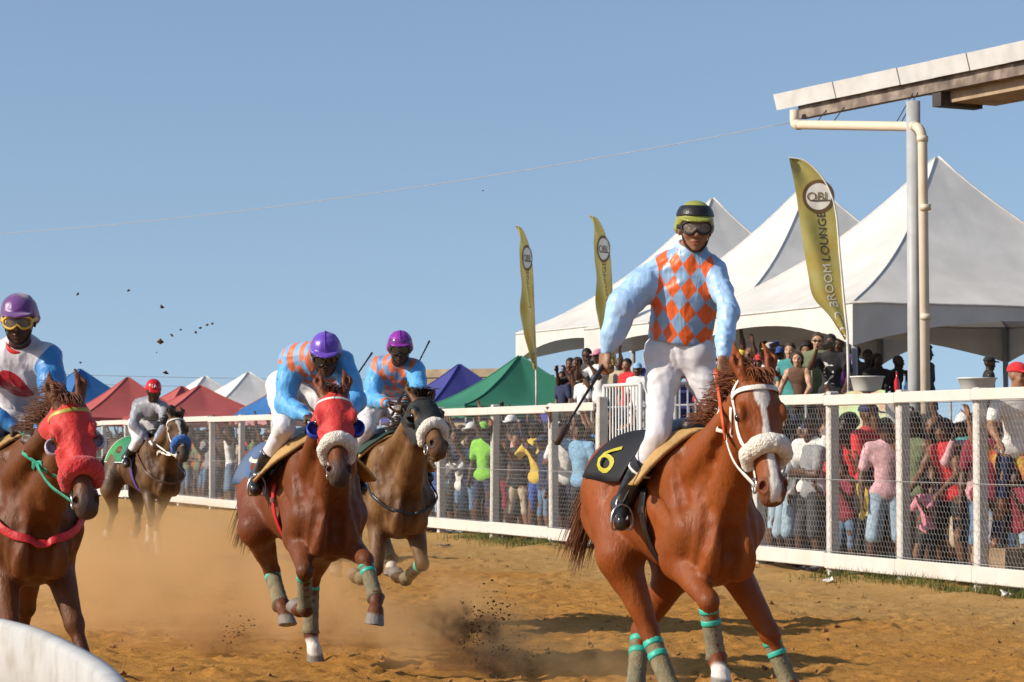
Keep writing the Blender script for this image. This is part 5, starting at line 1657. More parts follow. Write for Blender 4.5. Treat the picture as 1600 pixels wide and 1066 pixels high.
def build_jockey(H, D):
    fr = H.fr
    W = {}
    yb = D['y']                            # depth of the pelvis
    W['pel'] = at(*D['pel'], yb)
    W['che'] = at(*D['che'][:2], yb + D['che'][2])
    W['sr'] = at(*D['sr'][:2], yb + D['sr'][2]); W['sl'] = at(*D['sl'][:2], yb + D['sl'][2])
    W['hd'] = at(*D['hd'][:2], yb + D['hd'][2])
    for s in 'rl':
        for a, b, L in (('s', 'e', .285), ('e', 'w', .255)):
            q = D[b + s]; W[b + s] = reach(W[a + s], q[0], q[1], L, q[2])
        q = D['hip' + s]; W['hip' + s] = at(q[0], q[1], yb + q[2])
        for b, q in zip('kat', D['legs' + s] if 'legs' + s in D else D['legs']):
            W[b + s] = fr.w(V(q[0], q[1] * (1 if s == 'l' else -1), q[2]))
    J = {k: fr.l(p) for k, p in W.items()}
    J['build'] = D.get('build', .92); J['kh'] = D.get('kh', 1.0); J['handsc'] = 1.05; J['limb'] = .78
    Mi = fr.M
    J['hf'] = Mi @ V(*D['hf']); J['hu'] = Mi @ V(*D['hu'])
    lr, up, f_ = axes(J)
    J['nk'] = J['che'] + nrm(J['hd'] - J['che']) * .055
    J['mid'] = (J['pel'] + J['che']) / 2 + f_ * D.get('hunch', -.02)
    for s in 'rl':
        J['curl' + s] = D.get('curl' + s, 1.15)
        J['hd' + s] = Mi @ V(*D['hand' + s]) if 'hand' + s in D else nrm(J['w' + s] - J['e' + s])
        J['pn' + s] = Mi @ V(*D.get('palm' + s, (0, 0, -1)))
    base = V(J['pel'][0], J['pel'][1], J['pel'][2] - .14)
    root = empty('person', fr.w(base), fr.rot(), D['label'], 'jockey', 'jockeys riding in the race')
    B = lambda v: np.asarray(v) - base
    v, f, C, bsd = body_mesh(J, D.get('h', .0078))
    obj('body', B(v), f, skin_mat('skin_' + D['skin'], SKINS[D['skin']]), root, True, {'Col': C})
    hf, hl, hu, P, kh = head_frame(J)
    for s in (-1, 1):
        u, w = sphere_geo(.0128 * kh, B(P(.077, s * .031, .003)), 10, 8)
        e = obj('eye', u, w, mat('eye_white', (.38, .35, .32), .25, .05), root)
        u, w = sphere_geo(.0072 * kh, B(P(.0845, s * .031, .003)), 8, 6)
        obj('iris', u, w, mat('iris', (.015, .01, .008), .1, .05), e)
    sh = D['shirt']
    v, f, pat = shirt_mesh(J, D.get('hs', .0088), 1.0, sh.get('puff', .016), sh.get('fat', 1.0), sh.get('blouse', 0.0), sh.get('hem', .0), sh.get('crease', .0075), sh.get('cf', 10), H.S['seed'] * 3.1, radr=sh.get('radr'), radl=sh.get('radl'), zs=sh.get('zs', .6))
    so = obj('shirt', B(v), f, sh['mat'], root, True, {'Pat': pat})
    if 'collar' in sh:
        a = np.linspace(0, 2 * math.pi, 24); nk = J['nk']; nu = nrm(P(-.012, 0, -.06) - (nk - up * .02))
        x_ = nrm(np.cross(lr, nu)); y_ = np.cross(nu, x_)
        ring = [nk + nu * (.012 + .012 * math.cos(q)) + (x_ * math.cos(q) * .078 + y_ * math.sin(q) * .074) for q in a[:-1]]
        cv, cf = ribbon_geo(B(ring), [x_ * math.cos(q) + y_ * math.sin(q) + nu * .25 for q in a[:-1]], .045, .012, True)
        obj('collar', cv, cf, sh['collar'], so)
    if 'cuff' in sh:
        for s in 'rl':
            w = J['w' + s]; d = nrm(w - J['e' + s])
            cv, cf = tube_geo([B(w - d * .035), B(w - d * .01), B(w + d * .005)], [.040, .041, .036], 14)
            obj('cuff', cv, cf, sh['cuff'], so)
    # breeches and boots
    v, f = trouser_mesh(J, D.get('hs', .0088), .80, .010, .005, 13, H.S['seed'], waist=False, slim=D.get('slim', .92))
    obj('breeches', B(v), f, D.get('breech', BREECH), root)
    for s in 'rl':
        kn, an, to = J['k' + s], J['a' + s], J['t' + s]
        sd = SDF()
        a = kn * .52 + an * .48
        sd.cone(a, an, .062, .046, k=.02); sd.cone(an, to, .045, .038, k=.03); sd.ell(an - nrm(to - an) * .035, .042, k=.03)
        sd.cone(an + nrm(an - kn) * .03, to + nrm(an - kn) * .012, .034, .032, k=.02)
        sd.warp(creases(.004, 18, 5.0))
        sd.cut(a, nrm(kn - an), .004)
        v, f = sd.mesh(.0085)
        bo = obj('boot', B(v), f, BOOT, root)
        if D.get('sock'):
            sd = SDF(); b0 = kn * .66 + an * .34; b1 = kn * .50 + an * .50
            sd.cone(b0, b1, .064, .064, k=.01); sd.cut(b0, nrm(kn - an)); sd.cut(b1, nrm(an - kn))
            v, f = sd.mesh(.008); obj('sock_band', B(v), f, D['sock'], bo)
            b0 = kn * .535 + an * .465; b1 = kn * .51 + an * .49
            cv, cf = tube_geo([B(b0), B(b1)], [.068, .068], 16); obj('sock_stripe', cv, cf, WHITE_STRAP, bo)
    # helmet
    hm = D['helmet']; A = (hf, hl, hu); q = lambda *r: tuple(x * kh for x in r)
    sd = SDF().ell(P(-.016, 0, .050), q(.113, .091, .092), A, k=.01)
    sd.cone(P(-.055, .058, .005), P(-.055, -.058, .005), .040 * kh, .040 * kh, k=.04)
    sd.cut(P(.06, 0, .040), nrm(-hu * 1.0 + hf * .55 ), .006)
    sd.cut(P(0, 0, -.035), -hu, .006)
    pk = SDF().ell(P(.085, 0, .045), q(.052, .074, .011), (nrm(hf - hu * .22), hl, nrm(hu + hf * .22)), k=.01)
    sd.p += pk.p
    if hm.get('crease'): sd.warp(creases(hm['crease'], 14, 4))
    v, f = sd.mesh(.0065)
    ho = obj('helmet', B(v), f, hm['mat'], root)
    if hm.get('band'):
        sd = SDF().ell(P(-.016, 0, .050), q(.118, .096, .097), A, k=.01)
        z0, z1, bm, front = hm['band']
        sd.cut(P(0, 0, z1), hu); sd.cut(P(0, 0, z0), -hu)
        if front is not None: sd.cut(P(front, 0, 0), -hf)
        v, f = sd.mesh(.0065); obj('helmet_band', B(v), f, bm, ho)
    if hm.get('button'):
        u, w = sphere_geo(.013, B(P(-.016, 0, .143))); obj('button', u, w, hm['mat'], ho)
    if hm.get('seam'):
        a = np.linspace(-.1, math.pi * .62, 20)
        Q = [P(-.016 + .1155 * math.cos(t), 0, .050 + .0945 * math.sin(t)) for t in a]
        cv, cf = tube_geo(B(Q), .0028, 5); obj('seam', cv, cf, hm['seam'], ho)
    if hm.get('text'):
        tv, tf = text_geo(hm['text']); sz = .062
        Q = []
        for x, y, _ in tv:
            a = (x * sz + hm.get('tx', 0)) / .10; e = .55 + (y * sz) / .10
            Q.append(P(-.016 +   .1165 * math.cos(e) * math.cos(a), .0945 * math.cos(e) * math.sin(a), .050 + .0955 * math.sin(e)))
        obj('lettering', B(Q), tf, WHITE_STRAP, ho, False)
    # chin strap and goggles
    if D.get('strap', True):
        Q, N = bsd.onto(catmull([P(.02, .075, .03), P(.035, .068, -.03), P(.06, .045, -.085), P(.075, 0, -.118), P(.06, -.045, -.085), P(.035, -.068, -.03), P(.02, -.075, .03)], 30), .004)
        cv, cf = ribbon_geo(B(Q), N, .013, .004); obj('chin_strap', cv, cf, BLACK_STRAP, ho)
    gg = D.get('goggles')
    if gg:
        out = []
        for t in np.linspace(0, 2 * math.pi, 41)[:-1]:
            c, s_ = math.cos(t), math.sin(t)
            l = .070 * np.sign(c) * abs(c) ** .7; u = .032 * np.sign(s_) * abs(s_) ** .75
            if s_ < 0: u *= 1 - .72 * math.exp(-(l / .016) ** 2)
            out.append((l, u + .003))
        cur = lambda l: .112 - 7.0 * l * l
        ring = [P(cur(l), l, u) for l, u in out]
        cv, cf = tube_geo(B(ring + [ring[0]]), .0068 * kh, 6, False)
        go = obj('goggles', cv, cf, gg[0], root)
        cen = [P(cur(l * .5) + .004, l * .5, u * .5) for l, u in out]
        m_ = len(ring)
        lv = ring + cen + [P(.120, 0, .010)]
        lf = [(i, (i + 1) % m_, m_ + (i + 1) % m_, m_ + i) for i in range(m_)] + [(m_ + i, m_ + (i + 1) % m_, 2 * m_) for i in range(m_)]
        obj('lens', B(lv), lf, gg[1], go)
        for s in (-1, 1):
            Q, N = bsd.onto(catmull([P(.075, s * .072, .005), P(.02, s * .085, .01), P(-.05, s * .08, .015)], 10), .006)
            cv, cf = ribbon_geo(B(Q), N, .020, .003); obj('goggle_strap', cv, cf, gg[0], go)
    H.J = J; H.jroot = root
    H.handpos = {s: J['w' + s] + nrm(J['hd' + s]) * .07 for s in 'rl'}
    for s in 'rl':
        stirrup(H, J['a' + s] * .35 + J['t' + s] * .65 + V(0, 0, -.045), -1 if s == 'r' else 1, BLACK_STRAP)
    return J
BREECH = mat('white_breeches', (.60, .585, .61), .55, .08, 6, bump=.12, bscale=25, dirt=(.62, .52, .40), dscale=4, damt=.35, sheen=.1)
BOOT = mat('boot_leather', (.012, .012, .013), .22, .2, 20, spec=.55, dirt=(.12, .08, .045), dscale=7, damt=.45)
SKINS = dict(dark=(.085, .040, .023), brown=(.14, .066, .035), mid=(.26, .125, .068), light=(.46, .27, .18), deep=(.050, .026, .017))
def whip(name, a, b, label, flap=.0, m=None):
    root = empty(name, a, 0, label, 'riding whip')
    d = nrm(b - a); L = np.linalg.norm(b - a)
    v, f = tube_geo([V(0, 0, 0) - d * .06, d * .02, d * .14, d * .16], [.011, .012, .011, .008], 8)
    obj('handle', v, f, BLACK_STRAP, root)
    v, f = tube_geo([d * .16, d * (L * .7), d * (L * .78)], [.0075, .0055, .005], 8)
    obj('shaft', v, f, BLACK_STRAP, root)
    v, f = tube_geo([d * (L * .76), d * (L * .78), d * (L * .98), d * L], [.007, .013 + flap, .015 + flap, .008], 10)
    obj('flap', v, f, m or BLACK_STRAP, root)
    return root
# ================================================================ the five mounts and riders
ORANGE, SKYB, GREYB = (.72, .115, .018), (.20, .42, .72), (.22, .36, .55)
OLIVE = mat('dusty_leg_wrap', (.175, .155, .095), .9, .25, 25, bump=.4, bscale=80, dirt=(.30, .20, .10), dscale=9, damt=.6)
TEAL = mat('teal_tape', (.035, .40, .30), .5, .15, 20)
TAN = mat('tan_saddle_pad', (.44, .27, .10), .75, .2, 12, bump=.3, bscale=50, dirt=(.30, .17, .06), dscale=4, damt=.5)
def rider_1():
    H = HORSES[1]
    sm = silk('silk_diamonds_bright', ORANGE, GREYB, (.33, .52, .78), 'diamond', .082, .118, off=(.0, .03), rough=.30)
    lightblue = mat('pale_blue_satin', (.36, .54, .78), .32, .1, spec=.5)
    build_jockey(H, dict(y=13.0, pel=(1060, 545), che=(1078, 408, -.08), sr=(1036, 416, -.04), sl=(1118, 423, -.14), hd=(1086, 358, -.16),
        hf=(.02, -1, -.06), hu=(.02, .03, 1), er=(976, 474, N_), wr=(946, 553, N_), el=(1139, 487, N_), wl=(1130, 556, N_),
        hipr=(1036, 562, .03), hipl=(1086, 562, -.03), legs=((.20, .19, 1.47), (-.01, .31, 1.12), (.10, .345, 1.045)), handr=(-.18, -.25, -1), palmr=(.6, .5, -.3), handl=(.1, -.35, -1), palml=(-.3, .5, -.3), hunch=-.015,
        slim=.84, skin='mid', kh=1.02, build=.90, shirt=dict(mat=sm, puff=.011, fat=1.0, blouse=.026, hem=-.035, crease=.0062, cf=15, zs=.32, radr=(.052, .076, .076, .058), radl=(.046, .044, .042, .042), collar=lightblue),
        helmet=dict(mat=mat('yellow_green_helmet', (.29, .31, .06), .4, .12, 10), band=(.060, .116, BLACK_STRAP, -.03)),
        goggles=(BLACK_STRAP, CLEAR), sock=mat('navy_sock', (.012, .014, .025), .8),
        label='jockey standing tall in the stirrups in orange and blue diamond silks, whip lowered'))
    bridle(H, WHITE_STRAP, .026)
    noseband(H, WOOL_W, .375, .044)
    H.red = leather('orange_rein', (.50, .09, .025))
    rein(H, -1, H.handpos['l'] + V(0, -.05, -.02), WHITE_STRAP, .022, via=H.hp(.28, -.20, -.10))
    rein(H, 1, H.handpos['l'] + V(.02, .04, -.02), WHITE_STRAP, .022, via=H.hp(.28, -.20, .12))
    strap_on(H, [H.handpos['l'] + V(0, -.05, 0), H.hp(.10, -.16, -.12), H.hp(.22, -.2, -.11)], .022, .006, H.red, 'rein_grip', 20, .012, proj=False)
    cl = panel(H, 'saddle_cloth', -.47, -.06, -70, 70, mat('black_number_cloth', (.010, .010, .012), .7, .2), .034, skew=-.06)
    number(H, '6', -.30, 50, .22, mat('yellow_print', (.46, .42, .03), .6), cl, .046, skew=-.06, aspect=1.2)
    panel(H, 'saddle_pad', .10, .34, -74, 74, TAN, .026, .018, flare=.14, skew=-.05)
    saddle(H, BLACK_STRAP)
    girth(H, BLACK_STRAP, .13, .07)
    for k in ('rf', 'lf', 'rh', 'lh'): wraps(H, k, OLIVE, TEAL, .09)
    whip('riding_whip', H.fr.w(H.handpos['r']), at(868, 694, 12.6), 'black riding whip hanging from the hand of the standing jockey', .006, mat('worn_whip_flap', (.05, .03, .02), .6))
def rider_2():
    H = HORSES[2]
    sm = silk('silk_diamonds_blue', (.62, .15, .05), (.16, .36, .66), (.09, .36, .72), 'diamond', .07, .09, off=(.02, .0), rough=.45)
    build_jockey(H, dict(y=16.2, pel=(462, 600), che=(494, 556, -.42), sr=(454, 562, -.36), sl=(536, 566, -.50), hd=(509, 556, -.66),
        hf=(.05, -.93, -.36), hu=(.0, -.36, .93), er=(446, 632, N_), wr=(480, 650, N_), el=(556, 628, N_), wl=(536, 652, N_),
        hipr=(440, 606, -.02), hipl=(484, 608, -.06), legs=((.20, .20, 1.53), (-.06, .30, 1.22), (.06, .34, 1.155)), handr=(.6, -.6, -.3), handl=(-.4, -.7, -.2), hunch=-.06,
        skin='dark', shirt=dict(mat=sm, puff=.018, hem=-.02, crease=.0045, cf=13, radr=(.062, .058, .056, .045), radl=(.062, .058, .056, .045), collar=mat('orange_collar', (.62, .15, .05), .5)),
        helmet=dict(mat=mat('purple_helmet_silk', (.115, .045, .40), .35, .15, 8, sheen=.2), crease=.003, band=(.028, .046, mat('light_purple_band', (.16, .16, .55), .4), None), button=True, seam=mat('purple_seam', (.07, .03, .28), .5)),
        goggles=(BLACK_STRAP, SMOKE), label='crouching jockey in a purple cap with orange and blue silks on the hooded red-bay'))
    red = mat('red_hood_cloth', (.55, .022, .018), .6, .15, 14, bump=.25, bscale=60, sheen=.2)
    hood(H, red, .015, .37); blue = mat('blue_eye_cup', (.02, .06, .40), .35, .1)
    for s in (-1, 1): eye_cup(H, s, blue, .060)
    noseband(H, WOOL_W, .385, .040)
    bridle(H, WHITE_STRAP, .016, cheek=False)
    rein(H, -1, H.handpos['r'], leather('dark_rein', (.05, .03, .025))); rein(H, 1, H.handpos['l'], leather('dark_rein', (.05, .03, .025)))
    cl = panel(H, 'saddle_cloth', -.52, -.04, -80, 80, mat('blue_number_cloth', (.035, .105, .24), .75, .2, dirt=(.25, .18, .1), damt=.3), .016, skew=-.05, edge=None)
    panel(H, 'felt_pad', -.54, -.02, -22, 22, TAN, .010, .012)
    number(H, '5', -.30, 40, .24, mat('cream_print', (.66, .62, .50), .6), cl, .028, skew=-.05)
    panel(H, 'saddle_pad', .10, .36, -78, 78, TAN, .030, .018, flare=.19, skew=-.12)
    saddle(H, BLACK_STRAP); girth(H, leather('red_girth', (.50, .02, .025)), .13, .055)
    for k in ('rf', 'lf', 'rh', 'lh'): wraps(H, k, OLIVE, TEAL, .09, bands=(.16,) if k != 'lf' else (.14, .3))
    whip('riding_whip', H.fr.w(H.handpos['l'] + V(-.05, .02, .1)), at(581, 552, 16.2), 'thin black riding whip sticking up behind the red-hooded horse', -.008)
def rider_3():
    H = HORSES[3]
    sm = silk('silk_diamonds_dusty', (.60, .14, .06), (.14, .26, .46), (.09, .36, .70), 'diamond', .075, .09, off=(.03, .02), rough=.45)
    build_jockey(H, dict(y=19.8, pel=(598, 628), che=(619, 574, -.34), sr=(590, 574, -.30), sl=(650, 578, -.40), hd=(625, 546, -.50),
        hf=(.06, -1, -.12), hu=(.0, -.12, 1), er=(581, 624, N_), wr=(604, 630, N_), el=(655, 612, N_), wl=(634, 630, N_),
        hipr=(580, 632, 0), hipl=(614, 634, -.04), legs=((.20, .20, 1.535), (-.05, .30, 1.24), (.07, .34, 1.17)), handr=(.9, -.4, -.1), handl=(-.5, -.7, -.2), hunch=-.05,
        skin='deep', shirt=dict(mat=sm, puff=.018, hem=-.02, crease=.0045, cf=13, radr=(.062, .057, .054, .044), radl=(.062, .057, .054, .044), collar=mat('orange_collar', (.62, .15, .05), .5), cuff=mat('orange_collar', (.62, .15, .05), .5)),
        helmet=dict(mat=mat('magenta_helmet_silk', (.25, .03, .33), .32, .15, 8), crease=.003, seam=mat('magenta_seam', (.15, .02, .22), .5), band=(.035, .085, mat('purple_raised_goggles', (.16, .03, .22), .2, .2), .02)),
        goggles=(BLACK_STRAP, SMOKE), label='jockey in a magenta cap with orange and blue silks on the black-hooded bay'))
    blk = mat('black_hood_cloth', (.018, .020, .020), .7, .25, 14, bump=.25, bscale=60, dirt=(.10, .07, .04), damt=.4)
    hood(H, blk, .03, .36, .055)
    for s in (-1, 1): eye_cup(H, s, blk, .05)
    noseband(H, WOOL_W, .385, .040)
    bridle(H, BLACK_STRAP, .016, cheek=False)
    rein(H, -1, H.handpos['r'], BLACK_STRAP); rein(H, 1, H.handpos['l'], BLACK_STRAP)
    breastplate(H, BLACK_STRAP, .022, 1.0)
    cl = panel(H, 'saddle_cloth', -.48, -.02, -80, 80, mat('dark_green_cloth', (.02, .05, .04), .8, .2, dirt=(.25, .18, .1), damt=.4), .016, skew=-.05)
    panel(H, 'saddle_pad', .10, .33, -76, 76, TAN, .028, .016, flare=.15, skew=-.11)
    panel(H, 'pad_cover', .14, .335, -50, 50, mat('dark_green_cloth', (.02, .05, .04), .8), .048, .008, flare=.15, skew=-.11)
    saddle(H, BLACK_STRAP); girth(H, BLACK_STRAP, .13, .06)
    for k in ('rf', 'lf', 'rh', 'lh'): wraps(H, k, OLIVE, TEAL, .09, bands=(.2,))
    whip('riding_whip', H.fr.w(H.handpos['r'] + V(0, 0, -.04)), at(671, 533, 19.5), 'long black riding whip held upright by the magenta-capped jockey', -.008)
def rider_4():
    H = HORSES[4]
    sm = silk('silk_white_red_spot', (.52, .51, .57), (.40, .010, .02), (.035, .20, .48), 'spot', spot=(-.02, .345, .085), rough=.35)
    build_jockey(H, dict(y=13.75, pel=(26, 660), che=(34, 552, -.30), sr=(-12, 556, -.24), sl=(76, 560, -.36), hd=(30, 502, -.46),
        hf=(.10, -1, -.16), hu=(.0, -.16, 1), er=(-36, 632, N_), wr=(20, 668, N_), el=(84, 628, N_), wl=(62, 672, N_),
        hipr=(2, 668, 0), hipl=(52, 668, -.04), legs=((.18, .22, 1.47), (.03, .31, 1.20), (.16, .35, 1.14)), handr=(.8, -.5, -.25), palmr=(.0, .2, -1), handl=(-.5, -.7, -.3), curlr=.75, hunch=-.04,
        skin='deep', kh=1.03, shirt=dict(mat=sm, puff=.018, hem=-.02, crease=.0045, cf=13, radr=(.06, .056, .052, .042), radl=(.064, .06, .056, .045), collar=mat('red_collar', (.60, .03, .03), .5)),
        helmet=dict(mat=mat('deep_purple_velvet', (.10, .02, .16), .4, .25, 8, sheen=.5), crease=.003),
        goggles=(mat('yellow_goggle_frame', (.65, .42, .06), .35), CLEAR), label='jockey in a purple helmet and white silks with a red spot at the left edge'))
    red = mat('red_hood_cloth', (.55, .022, .018), .6); hood(H, red, .0, .40, .05)
    wc = mat('white_eye_cup', (.46, .44, .52), .4, .1)
    for s in (-1, 1): eye_cup(H, s, wc, .046)
    noseband(H, fleece((.58, .018, .022), 'red_fleece'), .40, .044, ext=.09)
    bridle(H, leather('striped_webbing_strap', (.05, .36, .16)), .022, brow=leather('yellow_browband', (.42, .36, .06)))
    strap_on(H, [H.hp(.36, -.02, -.08), H.hp(.355, .03, 0), H.hp(.36, -.02, .08)], .016, .005, WHITE_STRAP, 'nose_strap', 20, .014)
    rein(H, -1, H.handpos['r'], leather('green_rein', (.03, .30, .20)), .024, via=H.hp(.30, -.22, -.15)); rein(H, 1, H.handpos['l'], leather('green_rein', (.03, .30, .20)), .022)
    breastplate(H, leather('red_breast_strap', (.50, .02, .025)), .042, 1.04)
    panel(H, 'saddle_cloth', -.48, -.02, -80, 80, mat('pale_blue_cloth', (.10, .25, .50), .75), .016, skew=-.05)
    panel(H, 'saddle_pad', .10, .33, -76, 76, TAN, .028, .016, flare=.15, skew=-.11)
    saddle(H, BLACK_STRAP); girth(H, BLACK_STRAP, .13, .06)
def rider_5():
    H = HORSES[5]
    sm = silk('grey_silk', (.20, .21, .24), (.05, .05, .055), (.27, .29, .34), 'spot', spot=(0, .12, .16), rough=.4)
    build_jockey(H, dict(y=31.2, pel=(222, 660), che=(239, 632, -.40), sr=(216, 632, -.30), sl=(256, 638, -.55), hd=(240, 611, -.62),
        hf=(.25, -.85, -.42), hu=(.1, -.4, .9), er=(209, 664, N_), wr=(231, 688, N_), el=(259, 664, N_), wl=(243, 690, N_),
        hipr=(212, 664, 0), hipl=(234, 666, -.08), legs=((.18, .21, 1.45), (.03, .30, 1.24), (.16, .34, 1.17)), handr=(.6, -.6, -.4), handl=(.1, -.8, -.4), hunch=-.06, h=.011, hs=.012,
        skin='dark', shirt=dict(mat=sm, puff=.018, hem=-.02, crease=.0045, cf=13, radr=(.06, .055, .05, .04), radl=(.06, .055, .05, .04)),
        helmet=dict(mat=mat('red_helmet', (.50, .015, .02), .3, .1), text='LA', tx=-.01, seam=None, band=(-.012, .0, mat('yellow_piping', (.6, .4, .1), .5), None)),
        goggles=(BLACK_STRAP, SMOKE), label='jockey in a red helmet and grey silks on the far dark horse'))
    noseband(H, fleece((.02, .12, .42), 'blue_fleece'), .40, .048)
    bridle(H, WHITE_STRAP, .022)
    rein(H, -1, H.handpos['r'], WHITE_STRAP, .028); rein(H, 1, H.handpos['l'], WHITE_STRAP, .024)
    breastplate(H, leather('brown_breast_strap', (.10, .05, .03)), .025, 1.0)
    panel(H, 'saddle_cloth', -.48, .0, -84, 84, mat('navy_green_cloth', (.02, .05, .12), .7, c2=(.03, .28, .06), nscale=3), .016, edge=mat('white_trim', (.7, .7, .68), .6), skew=-.05)
    panel(H, 'saddle_pad', .0, .20, -70, 70, TAN, .028, .016, flare=.05, skew=-.08)
    saddle(H, BLACK_STRAP); girth(H, leather('violet_girth', (.10, .06, .30)), .08, .06)
    for k in ('rf', 'lf'): wraps(H, k, mat('white_leg_wrap', (.5, .45, .38), .9), mat('white_leg_wrap', (.5, .45, .38), .9), .5, .95, bands=())
for q in (rider_1, rider_2, rider_3, rider_4, rider_5): q()
# ================================================================ the crowd
POSES = [  # arms, woman, head turn, lean, words
    ('down', False, .45, .0), ({'l': 'fence', 'r': 'fence'}, False, .35, .06), ({'l': 'phone', 'r': 'phone'}, False, .1, .0),
    ('cross', False, .5, .0), ({'l': 'down', 'r': 'high'}, False, .3, .03), ({'l': 'hip', 'r': 'down'}, True, .4, .0),
    ({'l': 'fence', 'r': 'front'}, True, .5, .05), ({'l': 'lean', 'r': 'lean'}, True, .35, .12), ({'l': 'lean', 'r': 'phone'}, False, .2, .05),
    ({'l': 'up', 'r': 'down'}, False, .3, .0), ({'l': 'high', 'r': 'high'}, True, .45, .04), ('lean', False, .6, .12)]
class Proto: pass
def build_proto(arms, fem, turn, lean, i):
    rs = np.random.RandomState(40 + i)
    p = Proto()
    J = p.J = standing(arms, lean, turn, rs, .76 if fem else .86, fem)
    v, f, C, _ = body_mesh(J, .0145)
    p.body = mesh_data('body', v, f, skin_mat('skin_dark', SKINS['dark']), True, {'Col': C})
    base = mat('black_cotton', (.02, .02, .022), .85)
    q = lambda n, vf: mesh_data(n, vf[0], vf[1], base)
    p.tee = q('t_shirt', shirt_mesh(J, .017, .5, .012, 1.0, .0, .10, .0045, 11, i)[:2])
    p.tank = q('vest_top', shirt_mesh(J, .017, 0.0, .010, 1.0, .0, .06, .004, 11, i)[:2])
    p.long = q('long_sleeved_shirt', shirt_mesh(J, .017, 1.0, .011, 1.0, .0, .10, .0045, 11, i)[:2])
    p.trousers = q('trousers', trouser_mesh(J, .017, .98, .004, .004, 11, i, slim=.92))
    p.shorts = q('shorts', trouser_mesh(J, .017, .52, .008, .004, 11, i, flare=.016, slim=.95))
    hf, hl, hu, P, kh = head_frame(J); A = (hf, hl, hu)
    h = SDF().ell(P(-.018, 0, .040), (.100, .082, .088), A, k=.01); h.cut(P(.035, 0, .035), nrm(hf * .75 - hu * .75), .006); h.cut(P(-.03, 0, -.05), -hu, .006)
    p.short = q('hair', h.mesh(.013))
    h = SDF().ell(P(-.022, 0, .048), (.118, .108, .108), A, k=.01); h.cut(P(.038, 0, .035), nrm(hf * .75 - hu * .7), .006)
    h.warp(lambda X, Y, Z: vnoise(*np.broadcast_arrays(X * 40, Y * 40, Z * 40)) * .008)
    p.afro = q('hair', h.mesh(.013))
    h = SDF().ell(P(-.022, 0, .036), (.104, .090, .094), A, k=.02); h.cone(P(-.075, 0, .02), P(-.105, 0, -.20), .075, .05, k=.05, sq=(hl, 1.3))
    for s in (-1, 1): h.cone(P(-.02, s * .072, .02), P(-.01, s * .088, -.17), .028, .022, k=.03)
    h.cut(P(.034, 0, .036), nrm(hf * .9 - hu * .5), .006); h.warp(creases(.005, 30, i))
    p.longhair = q('hair', h.mesh(.013))
    c = SDF().ell(P(-.016, 0, .052), (.108, .090, .088), A, k=.01); c.cut(P(0, 0, .042), -hu, .004)
    c.ell(P(.115, 0, .046), (.075, .075, .009), (nrm(hf - hu * .12), hl, nrm(hu + hf * .12)), k=.012)
    p.cap = q('cap', c.mesh(.012))
    c = SDF()
    for sg in (-1, 1):
        c.ell(P(.096, sg * .032, .004), (.012, .027, .018), A, k=.006); c.cone(P(.085, sg * .06, .01), P(-.005, sg * .082, .008), .007, .006, k=.006)
    c.cone(P(.104, -.012, .010), P(.104, .012, .010), .006, .006, k=.006)
    p.shades = q('sunglasses', c.mesh(.009))
    return p
PROTO = [build_proto(*a, i) for i, a in enumerate(POSES)]
TONES = {'black': (.018, .018, .020), 'charcoal': (.045, .045, .05), 'navy': (.018, .025, .07), 'white': (.68, .67, .65), 'red': (.52, .02, .025), 'maroon': (.18, .015, .03),
         'grey': (.24, .24, .25), 'blue': (.03, .09, .36), 'sky blue': (.22, .42, .62), 'yellow': (.60, .42, .06), 'lime green': (.22, .55, .06), 'orange': (.62, .14, .02),
         'pink': (.58, .22, .28), 'olive': (.13, .16, .08), 'teal': (.04, .22, .22), 'beige': (.42, .35, .25), 'denim': (.10, .17, .27), 'pale denim': (.27, .37, .46), 'brown': (.12, .06, .035), 'pale pink': (.60, .35, .38), 'patterned red': (.50, .04, .04), 'patterned white': (.62, .60, .58), 'patterned blue': (.05, .12, .42), 'patterned yellow': (.60, .40, .05), 'purple': (.14, .04, .22)}
def cloth(t):
    if t.startswith('patterned'):
        return mat('cloth_' + t.replace(' ', '_'), TONES[t], .85, .3, 16, c2={'red': (.60, .55, .50), 'white': (.05, .06, .12), 'blue': (.55, .50, .45), 'yellow': (.45, .05, .04)}[t.split()[1]], detail=1.0)
    return mat('cloth_' + t.replace(' ', '_'), TONES[t], .85, .16, 7, bump=.2, bscale=25, sheen=.1)
HAIRM = mat('black_hair', (.012, .010, .009), .75, .3, 40)
HAIRB = mat('brown_hair', (.05, .025, .014), .6, .3, 40)
def dress(o, m):
    o.material_slots[0].link = 'OBJECT'; o.material_slots[0].material = m
    return o
USED = set(); NPEOPLE = [0]
